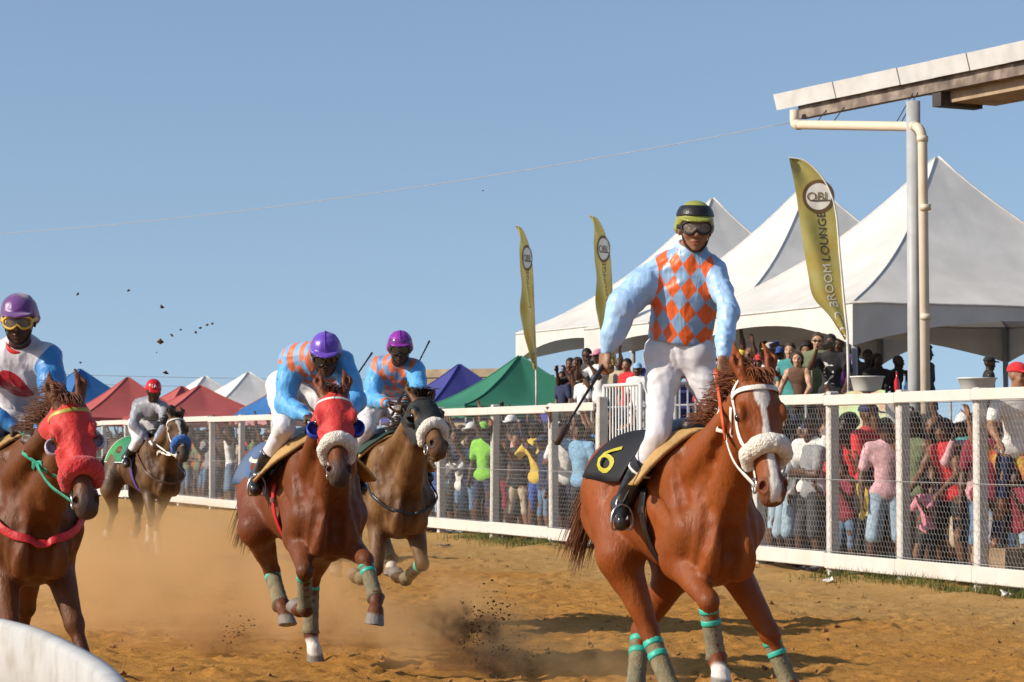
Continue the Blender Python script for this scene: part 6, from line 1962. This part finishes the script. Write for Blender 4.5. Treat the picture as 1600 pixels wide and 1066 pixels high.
def person(pos, rz, k, top, bottom, label, skin='dark', kind='tee', legs='trousers', head='short', cap=None, scale=1.0, shoes=None, group='spectators along the fence', cat='spectator', tilt=0.0, shades=False):
    p = PROTO[k]
    assert label not in USED, label
    USED.add(label); NPEOPLE[0] += 1
    root = empty('person', pos, rz, label, cat, group)
    root.scale = (scale,) * 3; root.rotation_euler = (tilt, 0, rz)
    dress(inst('body', p.body, root), skin_mat('skin_' + skin, SKINS[skin]))
    dress(inst({'tee': 't_shirt', 'tank': 'vest_top', 'long': 'long_sleeved_shirt'}[kind], getattr(p, kind), root), cloth(top))
    dress(inst(legs, getattr(p, legs), root), cloth(bottom))
    if head == 'cap': dress(inst('cap', p.cap, root), cloth(cap or 'black'))
    elif head != 'bald': dress(inst('hair', getattr(p, head), root), HAIRB if skin == 'light' else HAIRM)
    if shades: dress(inst('sunglasses', p.shades, root), SMOKE)
    if shoes:
        for s in 'lr':
            if not hasattr(p, 'shoe' + s):
                J = p.J; sd = SDF().cone(J['a' + s] + V(0, 0, -.03), J['t' + s] + V(.02, 0, 0), .048, .042, k=.02); sd.cut(V(0, 0, .004), V(0, 0, -1))
                v, f = sd.mesh(.018); setattr(p, 'shoe' + s, mesh_data('shoe', v, f, cloth('black')))
            dress(inst('shoe', getattr(p, 'shoe' + s), root), cloth(shoes))
    return root
def face_rz(turn=0.0):                    # towards the track, turned a little to where the horses come from
    d = -FN; return math.atan2(d[1], d[0]) + turn
def at_fence(px, n): return fence_at(px, n)
def fence_at(px, n):
    u = (px - CX) / FPX; o = F0 + FN * n
    t = (u * o[1] - o[0]) / (FD[0] - u * FD[1])
    return o + FD * t
# ---- people one can pick out through the wire, right part
def spot(px, n, k, top, bottom, label, turn=0.0, **kw):
    person(fence_at(px, n), face_rz(turn), k, top, bottom, label, **kw)
spot(1226, .55, 0, 'charcoal', 'pale denim', 'tall person in pale jeans and dark top beside the muzzle of the chestnut horse', .7, scale=1.03)
spot(1268, .50, 9, 'white', 'black', 'person in white shirt and black trousers raising an arm near the chestnut muzzle', .5, kind='long', scale=1.0)
spot(1322, .42, 1, 'maroon', 'denim', 'child in maroon t-shirt and jeans gripping the wire beside a red-shirted adult', .3, scale=.70, shoes='sky blue')
spot(1356, .75, 3, 'red', 'beige', 'person in bright red t-shirt, beige shorts and navy cap by the fence', 2.0, legs='shorts', scale=1.07, head='cap', cap='navy')
spot(1384, .52, 0, 'pale pink', 'pale denim', 'person in pale pink shirt and pale denim shorts behind the second visible post', 1.2, legs='shorts', scale=.98)
spot(1449, .40, 6, 'pink', 'black', 'small child in pale pink top and pink shoes between the two rightmost posts', .2, scale=.62, head='afro', shoes='pink')
spot(1487, .62, 7, 'red', 'black', 'person in red vest and black trousers between the two rightmost posts', .3, kind='tank', head='longhair', scale=.97, skin='brown')
spot(1428, .55, 4, 'olive', 'charcoal', 'person in olive vest reaching up left of the child in pale pink', .4, kind='tank', skin='brown', head='afro')
spot(1465, .95, 10, 'black', 'navy', 'person with both arms raised behind the child in pale pink', .2, head='longhair', skin='brown')
spot(1508, .95, 2, 'teal', 'black', 'person in teal t-shirt and white cap next to the rightmost post', .3, head='cap', cap='white')
spot(1544, .50, 0, 'maroon', 'denim', 'person in maroon t-shirt and blue jeans wearing a blue cap', .8, head='cap', cap='blue')
spot(1592, .45, 1, 'maroon', 'pale denim', 'child in maroon shirt and pale jeans at the far right edge', .3, scale=.68, head='short', shoes='white')
spot(1572, .80, 0, 'grey', 'grey', 'person all in grey at the right end of the crowd', .6, kind='long', scale=1.0)
spot(1596, .85, 4, 'blue', 'black', 'person in bright blue t-shirt at the right edge of the crowd', .5)
pr = fence_at(1586, .42); pr[2] = .45
person(pr, face_rz(1.25), 11, 'white', 'navy', 'person in red cap and white shirt leaning over the top rail at right', kind='tee', head='cap', cap='red', skin='mid', scale=1.0)
M = MB(); M.box((-.3, -.3, 0), (.3, .3, .449)); bx_ = M.obj('crate', mat('crate_timber', (.25, .17, .10), .85, .3), None); bx_.location = (pr[0], pr[1], 0); bx_.rotation_euler[2] = FROT
for z in (.1, .22, .34):
    M = MB()
    for s in (-1, 1): M.box((-.31, s * .301 - .008, z - .04), (.31, s * .301 + .008, z + .04))
    so_ = M.obj('slat', mat('crate_timber', (.25, .17, .10)), bx_); so_['kind'] = 'stuff'
tag(bx_, 'low wooden crate under the person leaning over the rail', 'crate')
# ---- centre
spot(884, .45, 6, 'white', 'navy', 'person in white t-shirt and navy trousers just left of the gate', .9, scale=1.0, skin='brown')
spot(908, .42, 4, 'sky blue', 'charcoal', 'person in pale blue top reaching up next to the gate post', .6, scale=.98)
spot(817, .50, 5, 'pale pink', 'denim', 'person in pale pink top and denim shorts below the green canopy', .4, head='longhair', legs='shorts')
spot(842, .55, 1, 'yellow', 'blue', 'person in yellow top and blue trousers left of the wide white post', .3, head='longhair', skin='brown')
spot(757, .55, 0, 'lime green', 'navy', 'person in lime green shirt and green cap right of the hooded bay', .5, head='cap', cap='lime green')
spot(722, .45, 1, 'white', 'denim', 'short person in white long sleeves at the wire right of the hooded bay', .2, kind='long', scale=.82)
spot(703, .50, 1, 'charcoal', 'pale denim', 'person in charcoal top and pale jeans gripping the wire by the bay horse', .4)
spot(738, .70, 9, 'beige', 'brown', 'person in beige top and white cap reaching up right of the hooded bay', .3, head='cap', cap='white', skin='brown')
spot(786, .55, 4, 'black', 'maroon', 'person in black top and maroon trousers with raised arm beside a post', .2)
spot(800, .95, 0, 'charcoal', 'black', 'tall person in charcoal and white cap below the green canopy', .3, head='cap', cap='white', scale=1.06)
# ---- far left
spot(300, .55, 0, 'orange', 'orange', 'person all in orange just right of the far dark horse', .5)
spot(309, .9, 3, 'white', 'grey', 'person in white shirt with arms folded right of the far dark horse', .4)
spot(340, .5, 1, 'navy', 'orange', 'person in navy top and orange trousers between far fence posts', .3)
spot(352, .8, 2, 'maroon', 'black', 'person in maroon top with raised hands between far fence posts', .3)
spot(385, .5, 0, 'beige', 'beige', 'person all in beige left of the crouching jockey', .5)
spot(395, .9, 9, 'grey', 'black', 'person in grey with a raised arm left of the crouching jockey', .2)
pp = fence_at(268, 1.2); pp[2] = .55
person(pp, face_rz(.4), 0, 'pink', 'blue', 'person in pink t-shirt standing above the rail behind the grey-clad jockey', head='afro', scale=1.0)
M = MB(); M.box((-.35, -.35, 0), (.35, .35, .545)); b2 = M.obj('bench_block', mat('crate_timber', (.25, .17, .10)), None); b2.location = (pp[0], pp[1], 0)
tag(b2, 'wooden block under the spectator who stands above the rail', 'block')

# ---- the rest of the crowd, row by row
ZONES = [(0, 165, 'behind the red-hooded horse at left'), (165, 290, 'behind the far dark horse'), (290, 330, 'right of the far dark horse'), (330, 375, 'between the far red canopies and fence'), (375, 430, 'left of the crouching jockey'), (430, 560, 'behind the red-hooded bay'),
         (560, 690, 'behind the black-hooded bay'), (690, 768, 'right of the black-hooded bay'), (768, 860, 'below the green canopy'), (860, 935, 'just left of the gate'), (935, 1185, 'around the gate'),
         (1185, 1293, 'beside the chestnut muzzle'), (1293, 1403, 'between second and third posts from right'), (1403, 1523, 'between the two rightmost posts'), (1523, 1700, 'right of the rightmost post')]
ROWS = ['front row', 'second row', 'third row', 'back row']
def crowd():
    rs = np.random.RandomState(21)
    tops = ['black'] * 5 + ['charcoal'] * 3 + ['navy'] * 3 + ['white'] * 3 + ['red'] * 3 + ['maroon', 'grey', 'grey', 'blue', 'blue', 'sky blue', 'yellow', 'lime green', 'orange', 'orange', 'pink', 'olive', 'beige', 'brown', 'purple', 'pale pink', 'patterned red', 'patterned red', 'patterned white', 'patterned white', 'patterned blue', 'patterned yellow', 'teal', 'sky blue', 'white', 'red']
    bots = ['black'] * 5 + ['denim'] * 4 + ['navy'] * 2 + ['pale denim', 'charcoal', 'charcoal', 'beige', 'grey', 'olive', 'maroon']
    taken = [fence_t(p) for p in (1226, 1268, 1322, 1356, 1384, 1449, 1487, 1428, 1544, 1592, 1572, 884, 908, 817, 842, 757, 722, 703, 738, 786, 300, 340, 385)]
    for row, (n0, gap) in enumerate(((.5, .50), (.92, .48), (1.4, .50), (2.0, .58))):
        t = fence_t(1640) + rs.rand() * .4
        while t < fence_t(70):
            p = fpos(t, n0 + rs.randn() * .08)
            px = CX + FPX * p[0] / p[1]
            step = gap * (.8 + rs.rand() * .45) * (1 if t < 16 else 1.25 if t < 30 else 1.45)
            if px < 60: break
            if px > 1660: t += step; continue
            hidden = 452 < px < 545 or 585 < px < 655 or 1020 < px < 1190 or px < 150 or (row > 1 and px < 430)
            if row == 0 and (min(abs(t - q) for q in taken) < .30): t += step * .5; continue
            if hidden: t += step; continue
            zone = next(z for a, b, z in ZONES if a <= px < b)
            for _ in range(60):
                k = int(rs.randint(12)) if row < 1 else int(rs.choice([0, 2, 3, 4, 9, 10, 2, 4, 0]))
                top, bot = tops[rs.randint(len(tops))], bots[rs.randint(len(bots))]
                fem = POSES[k][1]
                head = rs.choice(['longhair', 'afro', 'cap', 'longhair']) if fem else rs.choice(['short', 'short', 'cap', 'cap', 'afro', 'bald'])
                capc = tops[rs.randint(24)]
                kind = rs.choice(['tee', 'tee', 'tee', 'long', 'tank'] if not fem else ['tee', 'tank'])
                legs = 'shorts' if rs.rand() < .25 else 'trousers'
                w = {'tee': 't-shirt', 'tank': 'vest', 'long': 'long sleeves'}[kind]
                lab = f"person in {top} {w} and {bot} {legs}"
                if head == 'cap': lab += f", {capc} cap"
                lab += f", {ROWS[row]}, {zone}"
                if lab not in USED and len(lab.replace('-', ' ').split()) <= 16: break
            sc_ = .86 + rs.rand() * .16
            if row == 0 and rs.rand() < .16: sc_ = .62 + rs.rand() * .14; 
            person(p, face_rz(.25 + rs.randn() * .45), k, top, bot, lab, skin=str(rs.choice(['dark', 'dark', 'deep', 'brown', 'brown', 'mid'])), kind=str(kind), legs=legs, head=str(head), cap=capc, scale=sc_,
                   shoes=str(rs.choice(['white', 'black', 'grey'])) if row == 0 and px > 690 else None)
            t += step
crowd()

# ---- people on the deck
def on_deck(px, hy, n, k, top, bottom, label, turn=0.0, **kw):
    p = dpos(px, n)
    zh = CAMH + (HORIZON - hy) * p[1] / FPX
    return person(p, face_rz(turn), k, top, bottom, label, scale=min(1.12, max(.8, (zh - DECKZ) / 1.605)), group='spectators on the viewing deck', **kw)
from mathutils.bvhtree import BVHTree
def chest_marks(root, k):
    me = PROTO[k].tee
    bv = BVHTree.FromPolygons([p.co for p in me.vertices], [tuple(p.vertices) for p in me.polygons])
    def put(pts):
        out = []
        for y, z in pts:
            h = bv.ray_cast(Vector((1, y, z)), Vector((-1, 0, 0)))[0]
            out.append((h[0] + .006 if h else .13, y, z))
        obj('printed_mark', out, [tuple(range(len(out)))], mat('white_shirt_print', (.66, .66, .64), .7, .03), root, False)
    c = -.02
    put([(c - .07, 1.345), (c + .075, 1.29), (c - .07, 1.235), (c - .045, 1.29)])
    put([(c - .07, 1.215), (c + .07, 1.215), (c + .07, 1.185), (c - .07, 1.185)])
    put([(c - .075, 1.155), (c - .04, 1.155), (c + .075, 1.035), (c + .04, 1.035)])
    put([(c + .04, 1.155), (c + .075, 1.155), (c - .04, 1.035), (c - .075, 1.035)])
r_ = on_deck(1300, 536, .35, 8, 'black', 'black', 'person in black t-shirt with white marks filming with a phone on the deck', .9, skin='dark', shades=True)
chest_marks(r_, 8)
on_deck(1279, 533, .55, 0, 'olive', 'denim', 'tall person in olive polo shirt and sunglasses on the deck', .6, skin='light', shades=True)
on_deck(1251, 562, .25, 7, 'brown', 'black', 'person with long dark hair leaning forward in sleeveless top on the deck', .7, skin='light', kind='tank', head='longhair')
on_deck(1236, 548, .55, 0, 'teal', 'teal', 'person in plain teal t-shirt watching from the deck', .4, skin='light')
on_deck(1205, 549, .45, 2, 'white', 'white', 'person in white shirt and cap holding up a blue phone on the deck', .4, head='cap', cap='beige')
on_deck(1188, 566, .35, 3, 'pale pink', 'white', 'person in pale pink top and red cap on the deck', .4, head='cap', cap='red')
on_deck(1173, 555, .75, 0, 'pink', 'black', 'bald person in pale pink top between the jockey arm and white shirt', .3, head='bald', skin='mid')
on_deck(1150, 562, .5, 0, 'yellow', 'black', 'person in yellow top and sunglasses beside the hand of the standing jockey', .6, skin='mid', shades=True)
on_deck(1163, 566, 1.1, 0, 'black', 'black', 'person in black half hidden behind the one in yellow top', .3)
on_deck(1114, 562, .6, 0, 'lime green', 'black', 'person in lime green top right behind the jockey in diamond silks', .3, skin='brown')
on_deck(981, 571, .5, 0, 'red', 'navy', 'person in red shirt on the deck left of the standing jockey', .2, skin='mid')
on_deck(997, 578, .4, 0, 'white', 'white', 'person in white with a pale blue cap close beside the standing jockey', .6, head='cap', cap='sky blue')
on_deck(918, 556, 1.0, 0, 'charcoal', 'black', 'tall person in charcoal and sunglasses at the back of the deck, left', .5, shades=True)
on_deck(926, 574, .4, 2, 'grey', 'black', 'person in grey with raised hands left of the lowered whip hand', .2, skin='brown')
on_deck(903, 569, .55, 2, 'black', 'black', 'person in black with both hands before the face on the deck', .2)
on_deck(910, 590, .2, 0, 'white', 'black', 'shorter person in white top left of the whip hand on the deck', .2, head='afro')
on_deck(880, 589, .6, 0, 'navy', 'black', 'person in dark clothes at the left end of the deck', .2, skin='brown')
on_deck(944, 566, .8, 0, 'olive', 'black', 'person in olive behind the whip hand of the standing jockey', .2)
for i, (px, hy, n, w) in enumerate(((1338, 553, 2.4, 'right of the large flag pole'), (1357, 558, 2.2, 'second right of the large flag pole'), (1371, 564, 1.9, 'with long hair, third right of the large flag pole'), (1403, 566, 2.2, 'just left of the column'), (1446, 552, 2.0, 'just right of the downpipe'), (1545, 569, 2.6, 'near the red-capped person'))):
    on_deck(px, hy, n, (0, 3, 5, 0, 0, 0)[i], 'black', 'black', f'dark figure under the marquee, {w}', .2 + i * .5, skin='deep', head=('short', 'short', 'longhair', 'bald', 'afro', 'cap')[i])
DECKMORE = [(1030, 1.6), (1098, .6), (1128, 1.3), (1142, .9), (1196, 1.4), (1220, 1.1), (1262, 1.0), (1312, .8), (892, 1.1), (936, .4), (956, 1.1), (970, .9)]
DTOPS = ['white', 'red', 'sky blue', 'yellow', 'grey', 'navy', 'orange', 'purple', 'maroon', 'white', 'blue', 'beige', 'black', 'charcoal', 'pink']
for i, (px, n) in enumerate(DECKMORE):
    near = next(w for a, w in ((900, 'at the left end'), (1000, 'left of the standing jockey'), (1150, 'right behind the standing jockey'), (1240, 'above the chestnut head'), (1330, 'left of the large flag pole'), (1440, 'beside the column'), (1700, 'right of the downpipe')) if px < a)
    on_deck(px, HORIZON - (DECKZ + 1.605 * (.93 + .02 * (i % 5)) - CAMH) * FPX / dpos(px, n)[1], n, (0, 3, 2, 9, 0, 4, 3)[i % 7], DTOPS[i], 'black', f'person in {DTOPS[i]} top on the deck, {near}', .4, skin=('brown', 'dark', 'mid', 'dark')[i % 4], head=('short', 'cap', 'afro', 'bald')[i % 4], cap=DTOPS[(i + 5) % 15])
# phones, marks on the t-shirt, tubs and tables
PH = mat('phone_case', (.02, .02, .025), .25, .1, spec=.6)
def phone(px, y, p, label, c=None):
    q = at(px, y, p)
    M = MB(); M.box((-.038, -.006, -.075), (.038, .006, .075)); b = M.obj('phone', c or PH, None); b.location = q; b.rotation_euler = (.1, 1.2, .2)
    bv = b.modifiers.new('edge', 'BEVEL'); bv.width = .006; bv.segments = 2
    M = MB(); M.box((-.033, -.0085, -.066), (.033, -.0065, .066)); M.obj('screen', SMOKE, b)
    tag(b, label, 'phone')
d0 = dpos(1300, .35)
phone(1294, 541, d0[1] - .42, 'dark phone raised by the person in black t-shirt with white marks')
d1 = dpos(1205, .45)
phone(1210, 539, d1[1] - .35, 'bright blue phone held up on the deck', mat('blue_phone_case', (.03, .10, .55), .3))
TUB = mat('white_plastic_tub', (.66, .65, .60), .5, .06, 4)
def tub(px, y, n, r, h, label):
    p = dpos(px, n); z = CAMH + (HORIZON - y) * p[1] / FPX
    root = empty('tub', (p[0], p[1], z), 0, label, 'tub')
    v, f = lathe_geo([(r * .72, 0), (r * .8, h * .1), (r * .97, h * .9), (r * 1.04, h * .92), (r * 1.04, h), (r * .95, h), (r * .7, h * .06), (.001, h * .05)], 28)
    obj('shell', v, f, TUB, root)
    v, f = lathe_geo([(.001, -.02), (.05, -.02), (.05, -(z - DECKZ)), (.20, -(z - DECKZ) ), (.20, -(z - DECKZ) + .02)], 16)
    obj('pedestal', v, f, TUB, root)
tub(1355, 612, .5, .225, .20, 'white flared plastic tub right of the large flag pole')
tub(1527, 612, .9, .24, .17, 'wide white tub near the person in red cap')
def table(px, n, label):
    p = dpos(px, n); root = empty('cocktail_table', p, 0, label, 'table')
    v, f = lathe_geo([(.001, .86), (.42, .86), (.43, .85), (.43, .82), (.36, .5), (.33, .1), (.001, .1)], 30)
    obj('tablecloth', v, f, mat('white_tablecloth', (.62, .62, .60), .8, .05, bump=.2, bscale=10), root)
    v, f = lathe_geo([(.05, 0), (.05, .84)], 10); obj('stem', v, f, STEEL, root)
    return p
tp = table(1392, 1.2, 'cloth-covered cocktail table left of the column on the deck')
def bottle(p, h, c, label):
    v, f = lathe_geo([(.001, 0), (.035, 0), (.037, .02), (.037, h * .6), (.014, h * .78), (.013, h), (.001, h)], 12)
    o = obj('bottle', v, f, mat('bottle_' + c, TONES[c], .1, .05, spec=.6), None, loc=p); tag(o, label, 'bottle')
    v, f = lathe_geo([(.001, h), (.016, h), (.016, h + .02), (.001, h + .02)], 10); obj('cap', v, f, PH, o)
bottle(tp + V(.05, -.2, .862), .30, 'red', 'red bottle standing on the cocktail table left of the column')
bottle(tp + V(.17, -.1, .862), .26, 'sky blue', 'pale blue bottle standing beside the red one')
# ================================================================ dust and flying soil
def dust(c, r, dens, label, seed=0.0, scale=1.6, lo=.46, hi=.70, stretch=(1, 1, 1), color=(.93, .62, .30)):
    v, f = sphere_geo(1.0, (0, 0, 0), 24, 14)
    m = bpy.data.materials.new('track_dust'); m.use_nodes = True
    n = m.node_tree; n.nodes.clear(); lk = n.links.new
    out = n.nodes.new('ShaderNodeOutputMaterial'); pv = n.nodes.new('ShaderNodeVolumePrincipled')
    pv.inputs['Color'].default_value = (*color, 1); pv.inputs['Anisotropy'].default_value = .2
    tc = n.nodes.new('ShaderNodeTexCoord')
    ln = n.nodes.new('ShaderNodeVectorMath'); ln.operation = 'LENGTH'; lk(tc.outputs['Object'], ln.inputs[0])
    fall = n.nodes.new('ShaderNodeMapRange'); fall.interpolation_type = 'SMOOTHSTEP'; lk(ln.outputs['Value'], fall.inputs[0])
    fall.inputs[1].default_value = 1.0; fall.inputs[2].default_value = .25
    mp = n.nodes.new('ShaderNodeMapping'); mp.inputs['Scale'].default_value = tuple(r[i] * stretch[i] for i in range(3)); mp.inputs['Location'].default_value = (seed, seed * 2, seed)
    lk(tc.outputs['Object'], mp.inputs['Vector'])
    nz = n.nodes.new('ShaderNodeTexNoise'); nz.inputs['Scale'].default_value = scale; nz.inputs['Detail'].default_value = 4; nz.inputs['Roughness'].default_value = .6
    lk(mp.outputs[0], nz.inputs['Vector'])
    rg = n.nodes.new('ShaderNodeMapRange'); lk(nz.outputs['Fac'], rg.inputs[0]); rg.inputs[1].default_value = lo; rg.inputs[2].default_value = hi
    m1 = n.nodes.new('ShaderNodeMath'); m1.operation = 'MULTIPLY'; lk(rg.outputs[0], m1.inputs[0]); lk(fall.outputs[0], m1.inputs[1])
    m2 = n.nodes.new('ShaderNodeMath'); m2.operation = 'MULTIPLY'; lk(m1.outputs[0], m2.inputs[0]); m2.inputs[1].default_value = dens
    lk(m2.outputs[0], pv.inputs['Density']); lk(pv.outputs[0], out.inputs['Volume'])
    o = obj('dust_cloud', v, f, m, None, loc=c); o.scale = r
    tag(o, label, 'dust', 'clouds of track dust', kind='stuff')
dust(V(-3.9, 26.0, .12), (2.4, 4.2, .85), 1.5, 'dust billowing round the legs of the far dark horse', 1.0, 1.1, .44, .62)
dust(V(-2.7, 19.5, .25), (1.7, 2.6, .85), 2.4, 'dust hanging between the two hooded horses', 3.0, 1.5, .47, .62)
dust(V(-1.2, 18.6, .15), (1.5, 2.0, .60), 3.0, 'dust rising behind the hooves of the red-hooded bay', 5.0, 2.2, .48, .62)
dust(V(-.25, 16.6, .12), (.95, 1.1, .42), 2.8, 'dust cloud kicked up right of the red-hooded bay', 7.0, 3.2, .46, .66)
dust(V(.45, 15.6, .05), (.9, .9, .34), 1.8, 'low dust drifting behind the chestnut horse', 9.0, 3.2, .46, .66)
dust(V(-.33, 16.35, .22), (.34, .4, .24), 24.0, 'dark puff of soil dust left of the chestnut horse', 11.0, 6.0, .50, .66, color=(.42, .24, .11))
dust(V(-.15, 16.0, .06), (.5, .5, .13), 18.0, 'dark low puff of soil at the bottom edge', 13.0, 6.0, .48, .66, color=(.42, .24, .11))
dust(V(-2.0, 17.3, .12), (.30, .5, .16), 12.0, 'brown puff of soil left of the red-hooded bay hooves', 15.0, 5.0, .48, .66, color=(.62, .36, .15))
def spray(c, spread, n, rmax, label, seed, rise=(0, 0, 1)):
    rs = np.random.RandomState(seed); M = MB()
    for _ in range(n):
        a = rs.rand() ** .7; q = c + V(*spread) * rs.randn(3) * .42 * (.3 + a) + V(*rise) * a
        if q[2] < .01: q[2] = .01 + rs.rand() * .05
        lump(rs, q, .002 + rmax * rs.rand() ** 5, M)
    o = M.obj('flying_soil', mat('dark_flying_soil', (.075, .036, .014), .95, .35, 20), None, False)
    tag(o, label, 'soil', kind='stuff')
spray(V(-.42, 16.3, .06), (.16, .3, .14), 700, .010, 'dark spray of kicked soil rising left of the low dust', 1, (.35, .1, .34))
spray(V(-.20, 16.0, .03), (.30, .3, .07), 700, .009, 'low dark burst of kicked soil near the bottom edge', 2, (.25, 0, .12))
spray(V(-2.05, 17.3, .05), (.12, .3, .10), 300, .009, 'brown soil thrown up left of the red-hooded bay', 3, (.25, 0, .15))
SKYC = [(201, 454, .012), (253, 480, .014), (245, 551, .010), (250, 533, .030), (269, 524, .020), (282, 515, .012), (305, 519, .015), (313, 512, .012), (323, 508, .018), (332, 506, .012), (259, 582, .016), (122, 460, .012), (755, 298, .010), (90, 567, .014), (126, 566, .012)]
for i, (x, y, r) in enumerate(SKYC):
    rs = np.random.RandomState(60 + i); M = MB(); lump(rs, V(0, 0, 0), r, M)
    o = M.obj('soil_clod', mat('dark_flying_soil', (.075, .036, .014)), None, False); o.location = at(x, y, 15.5 + (i % 5) * .9)
    tag(o, ('largest dark clod flying in the sky above the grey-clad jockey' if i == 3 else 'dark clod of soil flying high against the sky at left') if x < 500 else 'tiny dark speck high in the sky above the flags', 'soil clod', 'clods flying against the sky')
# litter by the fence
def litter(px, n, c, label, s=.08):
    rs = np.random.RandomState(int(px)); p = fence_at(px, n); p[2] = track_z(p[0], p[1]) + .01
    v = np.array([(x + rs.randn() * .01, y + rs.randn() * .01, abs(rs.randn()) * .025) for x in np.linspace(-s, s, 5) for y in np.linspace(-s * .7, s * .7, 4)]).reshape(5, 4, 3)
    W, f = sheet(v, None, .003)
    o = obj('litter', W, f, mat('litter_' + c, TONES[c], .5), None, loc=p); tag(o, label, 'litter')
litter(693, -1.2, 'grey', 'crumpled pale plastic on the sand right of the hooded bay', .10)
litter(1292, -.55, 'white', 'small white paper scrap in the grass by the third post from right', .05)
litter(1572, -.25, 'white', 'white cup lying in the grass at far right', .05)
